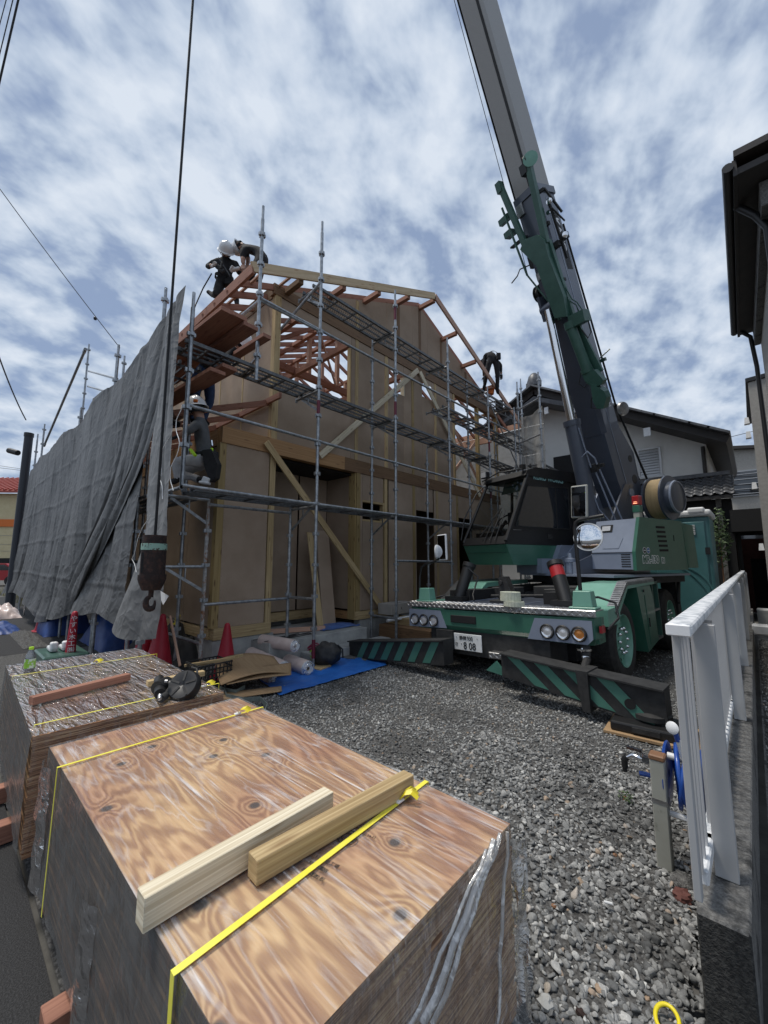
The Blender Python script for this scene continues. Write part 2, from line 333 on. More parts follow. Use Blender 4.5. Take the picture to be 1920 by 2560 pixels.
M['tarp']=cloth('grey_sheeting',(.048,.048,.047),(.088,.088,.088))
M['tarp2']=cloth('pale_grey_sheet',(.12,.12,.118),(.17,.17,.168))
M['mesh']=pm('haze_mesh',(.28,.28,.27),.8,col2=(.36,.36,.35),ns=4,alpha=.72)
M['bluetarp']=pm('blue_tarp',(.015,.11,.42),.45,col2=(.02,.14,.50),ns=6,bump=.6,bs=12,dirt=((.12,.16,.25),18,.68))
M['shadeblue']=pm('shaded_blue_tarp',(.008,.035,.16),.5,col2=(.012,.05,.2),ns=6,bump=.6,bs=12)  # blue tarp colour darkened to stand in for shade under the sheeting
M['carton']=pm('brown_cardboard',(.30,.19,.10),.8,col2=(.36,.24,.13),ns=6,stretch=(1,8,1))
M['paperbox']=pm('grey_carton',(.30,.28,.25),.8,col2=(.36,.33,.30),ns=5)
M['roll']=pm('pinkish_wrap',(.58,.46,.42),.4,col2=(.66,.55,.51),ns=9,bump=.5,bs=22,coat=.4)
M['film']=None
M['yellow']=pm('yellow_strap',(.80,.72,.05),.45,col2=(.86,.80,.12),ns=6)
M['yellowp']=pm('yellow_plastic',(.75,.62,.02),.4)
M['stucco']=pm('white_stucco',(.66,.655,.63),.95,col2=(.72,.715,.69),ns=2,bump=.7,bs=130)
M['beige']=pm('beige_siding',(.33,.31,.28),.85,col2=(.40,.38,.35),ns=16,bump=.8,bs=90)
M['rooftile']=pm('grey_roof_tile',(.055,.058,.065),.45,.1,col2=(.12,.125,.135),ns=7,bump=.2,bs=30,rvar=.1)
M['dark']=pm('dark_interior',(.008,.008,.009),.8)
M['darkwood']=pm('dark_eaves',(.022,.02,.02),.6,col2=(.035,.03,.028),ns=4)
M['teal']=pm('teal_plastic',(.05,.155,.165),.42,col2=(.062,.18,.19),ns=3,coat=.1,bump=.05,bs=60)
M['glass']=pm('dark_glass',(.012,.014,.018),.06,0,spec=.9,coat=.5)
M['alu']=pm('window_aluminium',(.42,.42,.42),.4,.6)
M['yel_wall']=pm('pale_yellow_wall',(.52,.44,.26),.85,col2=(.58,.50,.31),ns=2)
M['orange']=pm('orange_band',(.62,.15,.02),.6)
M['redroof']=pm('red_metal_roof',(.30,.05,.035),.5,col2=(.36,.07,.05),ns=9)
M['brown']=pm('brown_cap',(.20,.10,.05),.6)
M['cream']=pm('cream_post',(.36,.36,.32),.6,col2=(.30,.30,.26),ns=4,dirt=((.18,.18,.15),12,.62))
M['bluep']=pm('blue_hose',(.01,.06,.30),.35,coat=.3)
M['webbing']=pm('pale_green_webbing',(.46,.48,.38),.85,col2=(.55,.57,.47),ns=40,bump=.4,bs=120)
M['webbing2']=pm('grey_green_webbing',(.16,.19,.17),.85,col2=(.22,.25,.23),ns=40)
M['rust']=pm('rusted_hook_steel',(.022,.014,.013),.75,.3,col2=(.065,.032,.024),ns=22,nc=(.45,.7),bump=.5,bs=60)
M['skin']=pm('skin',(.36,.20,.14),.5)
M['helmet']=pm('white_helmet',(.68,.69,.70),.25,coat=.5)
M['clothk']=pm('black_cloth',(.010,.010,.012),.9,col2=(.02,.02,.022),ns=12,bump=.3,bs=30)
M['clothg']=pm('charcoal_shirt',(.085,.09,.096),.9,col2=(.12,.125,.13),ns=9,bump=.6,bs=16)
M['clothl']=pm('light_grey_trousers',(.34,.34,.35),.9,col2=(.44,.44,.45),ns=9,bump=.7,bs=14)
M['denim']=pm('navy_trousers',(.025,.05,.12),.9,col2=(.05,.085,.18),ns=9,bump=.7,bs=14)
M['hivis']=pm('lime_plastic',(.45,.75,.03),.4)
M['cable']=pm('steel_wire_rope',(.012,.012,.013),.6,.4)
M['wire']=pm('grey_wire',(.10,.105,.12),.6)
M['pole']=pm('grey_steel_pole',(.035,.038,.046),.5,.3)
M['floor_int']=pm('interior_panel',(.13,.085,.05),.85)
M['sticker']=pm('sticker_blue',(.03,.14,.35),.4)
M['navy_print']=pm('dark_print',(.02,.02,.02),.6)
M['letter']=pm('pale_lettering',(.55,.58,.60),.5)
M['teal_text']=pm('teal_lettering',(.24,.42,.42),.5)
M['leaf']=pm('leaves',(.035,.07,.02),.6,col2=(.06,.10,.03),ns=6)
M['rb']=pm('red_brick_wall',(.10,.035,.028),.8,col2=(.13,.05,.04),ns=9)
def text(txt,size,mat,parent,mtx,name='lettering',ext=.002,font=None,align='LEFT',bold=0,sx=1.0):
    c=bpy.data.curves.new(name,'FONT'); c.body=txt; c.size=size; c.extrude=ext; c.align_x=align; c.offset=bold; c.resolution_u=3
    t=bpy.data.objects.new('tmp',c); COL.objects.link(t); dg=bpy.context.evaluated_depsgraph_get(); dg.update()
    me=bpy.data.meshes.new_from_object(t.evaluated_get(dg)); bpy.data.objects.remove(t); bpy.data.curves.remove(c)
    me.name=name; me.materials.clear(); me.materials.append(mat); me.transform(Matrix.Diagonal((sx,1,1,1))); me.transform(mtx)
    o=bpy.data.objects.new(name,me); COL.objects.link(o); o.parent=parent
    if parent is not None and '_inv' in parent: o.matrix_parent_inverse=Matrix([parent['_inv'][i*4:i*4+4] for i in range(4)])
    return o
def mtx(o,x,y):
    x=Vector(x).normalized(); y=Vector(y); y=(y-x*y.dot(x)).normalized(); z=x.cross(y)
    m=Matrix((x,y,z)).transposed().to_4x4(); m.translation=Vector(o); return m
M['moss_shade']=pm('shade_stained_concrete',(.018,.018,.018),.95,col2=(.05,.05,.048),ns=60,nc=(.42,.66),bump=.9,bs=130,dirt=((.10,.10,.095),40,.70))  # mossy stain plus painted shade, near-black
# ================= SETTING =================
g=MB(); g.face([(-250,-250,-.03),(250,-250,-.03),(250,250,-.03),(-250,250,-.03)]); tag(g.build('ground',pm('yard_earth',(.07,.068,.065),1,col2=(.12,.118,.11),ns=3,bump=.4)),None,None,kind='structure')
def gh(x,y): return .012*noise.noise(Vector((x*1.3,y*1.3,0)))+.006*noise.noise(Vector((x*5,y*5,3)))
g=MB(); g.grid(lambda u,v:(-9+8.7*u,.42+15*v,gh(-9+8.7*u,.42+15*v)),90,150); tag(g.build('gravel_bed',M['soil'],fixn=False),None,None,kind='structure')
g=MB(); g.box((-9,-5.8,-.01),(30,12.4,.02)); g.bb(-24,-9.02,.4,26,-.02,.004); tag(g.build('asphalt_road',M['asphalt']),None,None,kind='structure')
g=MB(); g.box((-.06,1.0,.002),(.4,1.5,.02)); tag(g.build('concrete_gutter',M['moss_shade']),None,None,kind='structure')
# loose stones
def stones(name,region,count,smin,smax,sub,seed,keep):
    import bmesh
    rng=np.random.default_rng(seed); bm=bmesh.new(); bmesh.ops.create_icosphere(bm,subdivisions=sub,radius=1)
    bv=np.array([v.co[:] for v in bm.verts]); bf=np.array([[v.index for v in f.verts] for f in bm.faces]); bm.free()
    xs=rng.uniform(region[0],region[1],count); ys=rng.uniform(region[2],region[3],count)
    k=np.array([keep(a,b) for a,b in zip(xs,ys)]); xs=xs[k]; ys=ys[k]; n=len(xs); nv=len(bv)
    V=np.repeat(bv[None],n,0); 
    # angular crushed shapes: clip each sphere with a few random planes, then squash
    for j in range(9):
        d=rng.normal(size=(n,3)); d/=np.linalg.norm(d,axis=1)[:,None]; o=rng.uniform(.30,.68,n)[:,None]
        t=np.einsum('nvk,nk->nv',V,d); ex=np.maximum(t-o,0); V=V-ex[:,:,None]*d[:,None,:]
    sz=(rng.beta(1.3,2.8,n)*(smax-smin)+smin)/2*1.18; sc=rng.uniform(.65,1.25,(n,3)); sc[:,2]*=.72
    V=V*(sc*sz[:,None])[:,None,:]
    e=rng.uniform(-.5,.5,(n,3))*[1.2,1.2,12]
    cx,sx=np.cos(e[:,0]),np.sin(e[:,0]); cy,sy=np.cos(e[:,1]),np.sin(e[:,1]); cz,sz_=np.cos(e[:,2]),np.sin(e[:,2])
    Rm=np.empty((n,3,3)); Rm[:,0,0]=cy*cz; Rm[:,0,1]=sx*sy*cz-cx*sz_; Rm[:,0,2]=cx*sy*cz+sx*sz_; Rm[:,1,0]=cy*sz_; Rm[:,1,1]=sx*sy*sz_+cx*cz; Rm[:,1,2]=cx*sy*sz_-sx*cz; Rm[:,2,0]=-sy; Rm[:,2,1]=sx*cy; Rm[:,2,2]=cx*cy
    V=np.einsum('nij,nvj->nvi',Rm,V)
    z=np.array([gh(a,b) for a,b in zip(xs,ys)])+rng.uniform(-.15,.45,n)*sz*1.2
    V+=np.stack([xs,ys,z],1)[:,None,:]
    Fc=(bf[None]+np.arange(n)[:,None,None]*nv).reshape(-1,3)
    me=bpy.data.meshes.new(name); me.vertices.add(n*nv); me.vertices.foreach_set('co',V.reshape(-1)); m=len(Fc)
    me.loops.add(m*3); me.loops.foreach_set('vertex_index',Fc.reshape(-1).astype(np.int32)); me.polygons.add(m)
    me.polygons.foreach_set('loop_start',np.arange(0,m*3,3,dtype=np.int32)); me.polygons.foreach_set('loop_total',np.full(m,3,dtype=np.int32)); me.update()
    at=me.attributes.new('stone_tone','FLOAT','POINT'); at.data.foreach_set('value',np.repeat(rng.random(n),nv).astype(np.float32))
    me.materials.append(M['stone']); o=bpy.data.objects.new(name,me); COL.objects.link(o); tag(o,None,None,kind='stuff'); return o
def stone_mat():
    m=bpy.data.materials.new('crushed_stone'); m.use_nodes=True; t=m.node_tree; b=t.nodes['Principled BSDF']; N=t.nodes.new; K=t.links.new
    a=N('ShaderNodeAttribute'); a.attribute_name='stone_tone'; r=N('ShaderNodeValToRGB'); K(a.outputs['Fac'],r.inputs[0]); e=r.color_ramp.elements
    e[0].position=0; e[0].color=(.09,.092,.092,1); e[1].position=1; e[1].color=(.32,.29,.25,1)
    for p,c in((.3,(.165,.168,.168)),(.6,(.225,.227,.222)),(.9,(.35,.35,.34)),(.97,(.52,.52,.50)),(.985,(.30,.21,.14))): q=e.new(p); q.color=(*c,1)
    c=N('ShaderNodeTexCoord'); n=N('ShaderNodeTexNoise'); K(c.outputs['Object'],n.inputs['Vector']); n.inputs['Scale'].default_value=190; n.inputs['Detail'].default_value=4
    mx=N('ShaderNodeMix'); mx.data_type='RGBA'; mx.blend_type='OVERLAY'; mx.inputs[0].default_value=.5; K(r.outputs[0],mx.inputs[6]); K(n.outputs[0],mx.inputs[7])
    n2=N('ShaderNodeTexNoise'); K(c.outputs['Object'],n2.inputs['Vector']); n2.inputs['Scale'].default_value=1.6; n2.inputs['Detail'].default_value=3
    r2=N('ShaderNodeValToRGB'); K(n2.outputs[0],r2.inputs[0]); r2.color_ramp.elements[0].position=.36; r2.color_ramp.elements[0].color=(.5,.5,.5,1); r2.color_ramp.elements[1].position=.50
    m2=N('ShaderNodeMix'); m2.data_type='RGBA'; m2.blend_type='MULTIPLY'; m2.inputs[0].default_value=1; K(mx.outputs[2],m2.inputs[6]); K(r2.outputs[0],m2.inputs[7])
    K(m2.outputs[2],b.inputs['Base Color']); b.inputs['Roughness'].default_value=.85
    bp=N('ShaderNodeBump'); K(n.outputs[0],bp.inputs['Height']); bp.inputs['Strength'].default_value=.4; bp.inputs['Distance'].default_value=.003; K(bp.outputs[0],b.inputs['Normal'])
    return m
M['stone']=stone_mat()
def keep(x,y): return y>.45 and not(-4.7<x<-.70 and .45<y<1.3)
stones('gravel_stones',(-1.9,-.24,.7,3.4),14000,.014,.050,2,1,lambda x,y:keep(x,y))
stones('gravel_stones',(-5.2,-.24,1.1,5.6),52000,.014,.042,1,2,lambda x,y:keep(x,y) and not(x>-1.9 and y<3.3))
stones('gravel_stones',(-5.2,-.24,5.6,12),11000,.02,.05,1,3,lambda x,y:True)
stones('gravel_stones',(-.05,.5,1.9,11),5000,.015,.045,1,5,lambda x,y:True)
# ================= PLYWOOD STACKS =================
def ply_face():
    m=bpy.data.materials.new('plywood_face'); m.use_nodes=True; t=m.node_tree; b=t.nodes['Principled BSDF']; N=t.nodes.new; K=t.links.new
    c=N('ShaderNodeTexCoord'); mp=N('ShaderNodeMapping'); K(c.outputs['Object'],mp.inputs[0])
    nn=N('ShaderNodeTexNoise'); K(mp.outputs[0],nn.inputs['Vector']); nn.inputs['Scale'].default_value=1.7; nn.inputs['Detail'].default_value=2
    # contour lines of a low noise field = rotary-cut figure
    st=N('ShaderNodeMapping'); K(c.outputs['Object'],st.inputs[0]); st.inputs['Scale'].default_value=(.42,2.3,1)
    n1=N('ShaderNodeTexNoise'); K(st.outputs[0],n1.inputs['Vector']); n1.inputs['Scale'].default_value=1.6; n1.inputs['Detail'].default_value=5; n1.inputs['Roughness'].default_value=.45; n1.inputs['Distortion'].default_value=.5
    # knots push the contours out into rings
    vk=N('ShaderNodeTexVoronoi'); vk.voronoi_dimensions='2D'; K(c.outputs['Object'],vk.inputs['Vector']); vk.inputs['Scale'].default_value=3.1
    kn=N('ShaderNodeMapRange'); K(vk.outputs['Distance'],kn.inputs[0]); kn.inputs[1].default_value=0; kn.inputs[2].default_value=.42; kn.inputs[3].default_value=1; kn.inputs[4].default_value=0; 
    pw=N('ShaderNodeMath'); pw.operation='POWER'; K(kn.outputs[0],pw.inputs[0]); pw.inputs[1].default_value=3.0
    ad=N('ShaderNodeMath'); ad.operation='MULTIPLY_ADD'; K(pw.outputs[0],ad.inputs[0]); ad.inputs[1].default_value=.20; K(n1.outputs[0],ad.inputs[2])
    mu=N('ShaderNodeMath'); mu.operation='MULTIPLY'; K(ad.outputs[0],mu.inputs[0]); mu.inputs[1].default_value=34
    sn=N('ShaderNodeMath'); sn.operation='SINE'; K(mu.outputs[0],sn.inputs[0])
    mu2=N('ShaderNodeMath'); mu2.operation='MULTIPLY'; K(ad.outputs[0],mu2.inputs[0]); mu2.inputs[1].default_value=120
    sn2=N('ShaderNodeMath'); sn2.operation='SINE'; K(mu2.outputs[0],sn2.inputs[0])
    sm=N('ShaderNodeMath'); sm.operation='MULTIPLY_ADD'; K(sn2.outputs[0],sm.inputs[0]); sm.inputs[1].default_value=1.1; w_s=N('ShaderNodeMath'); w_s.operation='MULTIPLY'; K(sn.outputs[0],w_s.inputs[0]); w_s.inputs[1].default_value=.30; K(w_s.outputs[0],sm.inputs[2])
    fs=N('ShaderNodeMapping'); K(c.outputs['Object'],fs.inputs[0]); fs.inputs['Scale'].default_value=(5,95,1)
    nf=N('ShaderNodeTexNoise'); K(fs.outputs[0],nf.inputs['Vector']); nf.inputs['Scale'].default_value=1; nf.inputs['Detail'].default_value=3
    s3=N('ShaderNodeMath'); s3.operation='MULTIPLY_ADD'; K(nf.outputs[0],s3.inputs[0]); s3.inputs[1].default_value=3.0; K(sm.outputs[0],s3.inputs[2])
    r=N('ShaderNodeMapRange'); K(s3.outputs[0],r.inputs[0]); r.inputs[1].default_value=-.7; r.inputs[2].default_value=3.7
    cr=N('ShaderNodeValToRGB'); K(r.outputs[0],cr.inputs[0]); e=cr.color_ramp.elements; e[0].position=0; e[0].color=(.29,.155,.085,1); e[1].position=1; e[1].color=(.74,.57,.36,1); q=e.new(.42); q.color=(.44,.28,.155,1); q=e.new(.7); q.color=(.60,.425,.25,1)
    # heartwood patches
    r4=N('ShaderNodeValToRGB'); K(nn.outputs[0],r4.inputs[0]); r4.color_ramp.elements[0].position=.40; r4.color_ramp.elements[0].color=(.72,.55,.50,1); r4.color_ramp.elements[1].position=.60; r4.color_ramp.elements[1].color=(1.0,.98,.9,1)
    m1=N('ShaderNodeMix'); m1.data_type='RGBA'; m1.blend_type='MULTIPLY'; m1.inputs[0].default_value=1; K(cr.outputs[0],m1.inputs[6]); K(r4.outputs[0],m1.inputs[7])
    # knots: only some cells
    wn_=N('ShaderNodeSeparateColor'); K(vk.outputs['Color'],wn_.inputs[0]); gt=N('ShaderNodeMath'); gt.operation='GREATER_THAN'; K(wn_.outputs[0],gt.inputs[0]); gt.inputs[1].default_value=.25
    kr=N('ShaderNodeValToRGB'); K(vk.outputs['Distance'],kr.inputs[0]); kr.color_ramp.elements[0].position=.040; kr.color_ramp.elements[0].color=(1,1,1,1); kr.color_ramp.elements[1].position=.075; kr.color_ramp.elements[1].color=(0,0,0,1)
    km=N('ShaderNodeMath'); km.operation='MULTIPLY'; K(kr.outputs[0],km.inputs[0]); K(gt.outputs[0],km.inputs[1])
    m3=N('ShaderNodeMix'); m3.data_type='RGBA'; K(km.outputs[0],m3.inputs[0]); K(m1.outputs[2],m3.inputs[6]); m3.inputs[7].default_value=(.045,.028,.022,1)
    K(m3.outputs[2],b.inputs['Base Color']); b.inputs['Roughness'].default_value=.6; b.inputs['Specular IOR Level'].default_value=.3
    return m
M['ply']=ply_face()
def ply_edge():
    m=bpy.data.materials.new('plywood_edge'); m.use_nodes=True; t=m.node_tree; b=t.nodes['Principled BSDF']; N=t.nodes.new; K=t.links.new
    c=N('ShaderNodeTexCoord'); s=N('ShaderNodeSeparateXYZ'); K(c.outputs['Object'],s.inputs[0])
    n=N('ShaderNodeTexNoise'); mp=N('ShaderNodeMapping'); K(c.outputs['Object'],mp.inputs[0]); mp.inputs['Scale'].default_value=(5,5,210); K(mp.outputs[0],n.inputs['Vector']); n.inputs['Scale'].default_value=1; n.inputs['Detail'].default_value=3
    cr=N('ShaderNodeValToRGB'); K(n.outputs[0],cr.inputs[0]); e=cr.color_ramp.elements; e[0].position=.38; e[0].color=(.13,.062,.032,1); e[1].position=.66; e[1].color=(.56,.40,.24,1); q=e.new(.52); q.color=(.36,.20,.11,1)
    K(cr.outputs[0],b.inputs['Base Color']); b.inputs['Roughness'].default_value=.75
    return m
M['plye']=ply_edge()
def film_mat(name,amt,gl,scale,str_,stretch=(1,1,1),tint=(.8,.8,.82),milk=.10,rotz=.25,ior=1.45,streak=.34):
    m=bpy.data.materials.new(name); m.use_nodes=True; t=m.node_tree; t.nodes.clear(); N=t.nodes.new; K=t.links.new
    c=N('ShaderNodeTexCoord'); mp=N('ShaderNodeMapping'); K(c.outputs['Object'],mp.inputs[0]); mp.inputs['Scale'].default_value=stretch; mp.inputs['Rotation'].default_value=(0,0,rotz)
    n=N('ShaderNodeTexNoise'); K(mp.outputs[0],n.inputs['Vector']); n.inputs['Scale'].default_value=scale; n.inputs['Detail'].default_value=5; n.inputs['Distortion'].default_value=.35; n.inputs['Roughness'].default_value=.5
    ab=N('ShaderNodeMath'); ab.operation='SUBTRACT'; K(n.outputs[0],ab.inputs[0]); ab.inputs[1].default_value=.5
    ab2=N('ShaderNodeMath'); ab2.operation='ABSOLUTE'; K(ab.outputs[0],ab2.inputs[0])
    bp=N('ShaderNodeBump'); K(ab2.outputs[0],bp.inputs['Height']); bp.inputs['Strength'].default_value=str_; bp.inputs['Distance'].default_value=.05; bp.invert=True
    tr=N('ShaderNodeBsdfTransparent'); tr.inputs[0].default_value=(.95,.95,.95,1); gs=N('ShaderNodeBsdfGlossy'); gs.inputs['Roughness'].default_value=.16; gs.inputs[0].default_value=(1,1,1,1); K(bp.outputs[0],gs.inputs['Normal'])
    df=N('ShaderNodeBsdfDiffuse'); df.inputs[0].default_value=(*tint,1)
    rr=N('ShaderNodeValToRGB'); K(ab2.outputs[0],rr.inputs[0]); rr.color_ramp.elements[0].position=0; rr.color_ramp.elements[0].color=((min(milk*3.2,.30) if milk<.3 else .95),)*3+(1,); rr.color_ramp.elements[1].position=.035; rr.color_ramp.elements[1].color=(milk,)*3+(1,)
    ms=N('ShaderNodeMapping'); K(c.outputs['Object'],ms.inputs[0]); ms.inputs['Rotation'].default_value=(0,0,rotz+.5); ms.inputs['Scale'].default_value=(2.2,70,30)
    ns_=N('ShaderNodeTexNoise'); K(ms.outputs[0],ns_.inputs['Vector']); ns_.inputs['Scale'].default_value=1; ns_.inputs['Detail'].default_value=2
    nm=N('ShaderNodeTexNoise'); K(c.outputs['Object'],nm.inputs['Vector']); nm.inputs['Scale'].default_value=3.2; nm.inputs['Detail'].default_value=3
    ra=N('ShaderNodeMapRange'); K(ns_.outputs[0],ra.inputs[0]); ra.inputs[1].default_value=.54; ra.inputs[2].default_value=.68
    rb_=N('ShaderNodeMapRange'); K(nm.outputs[0],rb_.inputs[0]); rb_.inputs[1].default_value=.46; rb_.inputs[2].default_value=.62; rb_.inputs[4].default_value=streak
    mu=N('ShaderNodeMath'); mu.operation='MULTIPLY'; K(ra.outputs[0],mu.inputs[0]); K(rb_.outputs[0],mu.inputs[1])
    mxx=N('ShaderNodeMath'); mxx.operation='ADD'; mxx.use_clamp=True; K(rr.outputs[0],mxx.inputs[0]); K(mu.outputs[0],mxx.inputs[1])
    m1=N('ShaderNodeMixShader'); K(mxx.outputs[0],m1.inputs[0]); K(tr.outputs[0],m1.inputs[1]); K(df.outputs[0],m1.inputs[2])
    lw=N('ShaderNodeFresnel'); lw.inputs[0].default_value=ior; K(bp.outputs[0],lw.inputs['Normal'])
    mm=N('ShaderNodeMath'); mm.operation='MULTIPLY_ADD'; mm.use_clamp=True; K(lw.outputs[0],mm.inputs[0]); mm.inputs[1].default_value=gl; mm.inputs[2].default_value=amt
    m2=N('ShaderNodeMixShader'); K(mm.outputs[0],m2.inputs[0]); K(m1.outputs[0],m2.inputs[1]); K(gs.outputs[0],m2.inputs[2])
    o=N('ShaderNodeOutputMaterial'); K(m2.outputs[0],o.inputs[0]); return m
M['film']=film_mat('clear_stretch_film',.0,.8,2.0,.6,(1.0,6.5,1),milk=.075,rotz=.85,streak=.5)
M['film2']=film_mat('clear_crinkled_film',.05,2.2,3.0,1.6,(1.0,5.5,1),milk=.075,rotz=-.6,ior=1.6)
M['filmside']=film_mat('dull_wrap_film',.0,.30,3.0,.8,(3.0,1,1.2),(.13,.13,.128),milk=.66)
M['filmend']=film_mat('clear_end_film',.0,.35,2.2,.8,(1,6,1.6),milk=.03,rotz=0)
def ply_stack(label,x0,x1,y0,y1,zt,zb,n,film,rz,seed):
    rnd=random.Random(seed); t=thing('plywood_stack',label,'plywood stack',(x0,y0,0),0,'plywood stacks on timber bearers')
    th=(zt-zb)/n; c=Vector(((x0+x1)/2,(y0+y1)/2,0))
    for k in range(n):
        b=MB(); z=zb+th*(k+.5); dx,dy=(rnd.uniform(-.004,.004),rnd.uniform(-.004,.004)) if k<n-1 else (0,0)
        b.box((c.x+dx,c.y+dy,z),(x1-x0,y1-y0,th*.90),Matrix.Rotation(rz,3,'Z')); b.m=[1]*6; b.m[5]=0
        b.build('plywood_sheet',[M['ply'],M['plye']],t)
    # film: top sheet + side skirts as one skin, gently wrinkled
    Rz=Matrix.Rotation(rz,3,'Z')
    def pt(u,v):
        e=.004; x=x0-e+(x1-x0+2*e)*u; y=y0-e+(y1-y0+2*e)*v
        p=Vector((x,y,0))-c; p=Rz@p+c; p.z=zt+.0035+.0012*(1+noise.noise(Vector((x*9,y*14,seed)))); return p
    f=MB(); f.grid(pt,70,44); f.build('plastic_film',film,t,smooth=180,fixn=False)
    def side(a,b,nm,drop,out,fm='filmside'):
        a=Vector(a);b=Vector(b);d=Vector(out)
        def q(u,v):
            p=a.lerp(b,u)-c; p=Rz@p+c
            w_=noise.noise(Vector((u*7*(b-a).length,v*1.3,seed+5)))*.010+noise.noise(Vector((u*22,v*9,seed+9)))*.004
            low=drop*(1+.10*noise.noise(Vector((u*5,2,seed))))
            return Vector((p.x,p.y,zt+.004-low*v))+Rz@d*(.004+.012*v**.7+w_*min(1,v*4))
        s_=MB(); s_.grid(q,70,24); s_.build('plastic_film',M[fm],t,smooth=180,fixn=False,label=nm)
    side((x0,y0,0),(x1,y0,0),'dull film hanging over the road side of the stack',zt-zb-.02,(0,-1,0))
    side((x1,y0,0),(x1,y1,0),'clear film down the end of the stack',zt-zb-.03,(1,0,0),'filmend')
    return t

# front stack (top corners measured at z=.65)
FT=.65
ply_stack('large front stack of knotty brown plywood under clear film with two pale timbers on top',-2.47,-.66,.414,1.335,FT,.10,24,M['film'],0,1)
ply_stack('rear plywood stack in shiny wrinkled film with a red timber and black tool on top',-4.53,-2.62,.40,1.34,FT+.012,.12,24,M['film2'],-.03,2)
# bunched film cords and a loose film flap on the near end of the front stack
fs_=thing('film_wrapping','bunched clear film cords and loose flaps on the near end of the front stack','plastic film',(-.65,.9,.3))
M['cord']=film_mat('bunched_film',.05,.9,9,.8,(1,1,1),(.75,.74,.72),.38,streak=.5)
for (p,q,w_) in (((1235,2100),(1060,2560),.010),((1250,2085),(1085,2560),.007),((1215,2125),(1010,2600),.005),((1268,2080),(1240,2600),.006)):
    m=MB(); A=aX(*p,-.648); B=aX(*q,-.642); m.path([A.lerp(B,k/8)+Vector((.004*math.sin(k*2.1),.006*math.sin(k*1.3),0)) for k in range(9)],w_,n=6); m.build('film_cord',M['cord'],fs_,smooth=60)
m=MB(); m.grid(lambda u,v:Vector((-.655+.03*u+.012*noise.noise(Vector((u*3,v*6,1))),1.338+.03*u+.02*noise.noise(Vector((u*2,v*4,2))),.60-.52*v)),6,24); m.build('film_flap',M['cord'],fs_,smooth=180,fixn=False)
m=MB(); m.grid(lambda u,v:Vector((-1.62+.13*u-.05*v,.398-.02*math.sin(u*PI)-.01*noise.noise(Vector((u*4,v*6,4))),.50-.42*v)),8,24); m.build('film_flap',M['cord'],fs_,smooth=180,fixn=False)
m=MB(); m.grid(lambda u,v:Vector((-2.45+.16*u-.02*v,.396-.02*math.sin(u*PI)-.012*noise.noise(Vector((u*4,v*6,7))),.62-.5*v)),8,24); m.build('film_flap',M['cord'],fs_,smooth=180,fixn=False)
# bearers
for k,x in enumerate((-.85,-1.75,-2.36,-3.12,-3.62,-4.35)):
    b=MB(); b.beam((x,(.43,.34,.43,-.35,-.42,.44)[k],.052),(x,1.36,.052),.085,.095); tag(b.build('timber_bearer',M['cedar'],bevel=.003),
      ['reddish timber bearer under the near end of the front plywood stack','reddish timber bearer just poking out under the middle of the front stack','reddish timber bearer under the far end of the front stack, beside the asphalt','reddish timber bearer under the near end of the rear stack','reddish timber bearer under the middle of the rear stack','reddish timber bearer under the far end of the rear stack'][k],'timber','timber bearers under the plywood')
# yellow packing straps (each wraps a stack)
def strap(x,y0,y1,zt,lab,knot,slant=0,grp='yellow packing straps',wd=.016):
    t=thing('packing_strap',lab,'strap',(x,y0,zt),0,grp); b=MB(); z=zt+.0085
    b.face([(x-wd/2,y0-.008,z),(x+wd/2,y0-.008,z),(x+wd/2+slant,y1+.008,z),(x-wd/2+slant,y1+.008,z)]); b.face([(x-wd/2,y0-.016,z),(x+wd/2,y0-.016,z),(x+wd/2,y0-.022,.11),(x-wd/2,y0-.022,.11)])
    b.face([(x-wd/2,y0-.008,z),(x-wd/2,y0-.016,z),(x+wd/2,y0-.016,z),(x+wd/2,y0-.008,z)]); b.face([(x-wd/2+slant,y1+.010,z),(x+wd/2+slant,y1+.010,z),(x+wd/2+slant,y1+.014,.11),(x-wd/2+slant,y1+.014,.11)])
    b.build('band',M['yellow'],t,solid=.0012)
    ky=y0+(y1-y0)*knot; kx=x+slant*knot
    q=MB(); q.box((kx,ky,z+.004),(.024,.034,.008)); q.build('buckle',M['white'],t,bevel=.002)
    q=MB()
    for s,a in((1,.5),(-1,2.3),(1,1.2)):
        pts=[Vector((kx,ky,z+.006))+Vector((math.cos(a)*r_*.075*s,math.sin(a)*r_*.075,.03*math.sin(r_*3))) for r_ in (0,.3,.6,.9)]
        for i in range(3):
            d=Vector((0,.006,.004)); q.face([pts[i]-d,pts[i+1]-d,pts[i+1]+d,pts[i]+d])
    q.build('tail',M['yellowp'],t,solid=.001)
strap(-.955,.414,1.335,FT,'broad yellow strap with loose tails across the near part of the front plywood stack',.82,-.05,wd=.018)
strap(-2.19,.414,1.335,FT,'thin yellow strap across the far part of the front plywood stack',.84,0,wd=.012)
strap(-2.78,.41,1.35,FT+.015,'thin yellow strap across the rear stack beside the black tool',.9,0,wd=.010)
strap(-4.06,.44,1.38,FT+.015,'thin yellow strap across the far end of the rear stack near the bottle',.5,0,wd=.010)
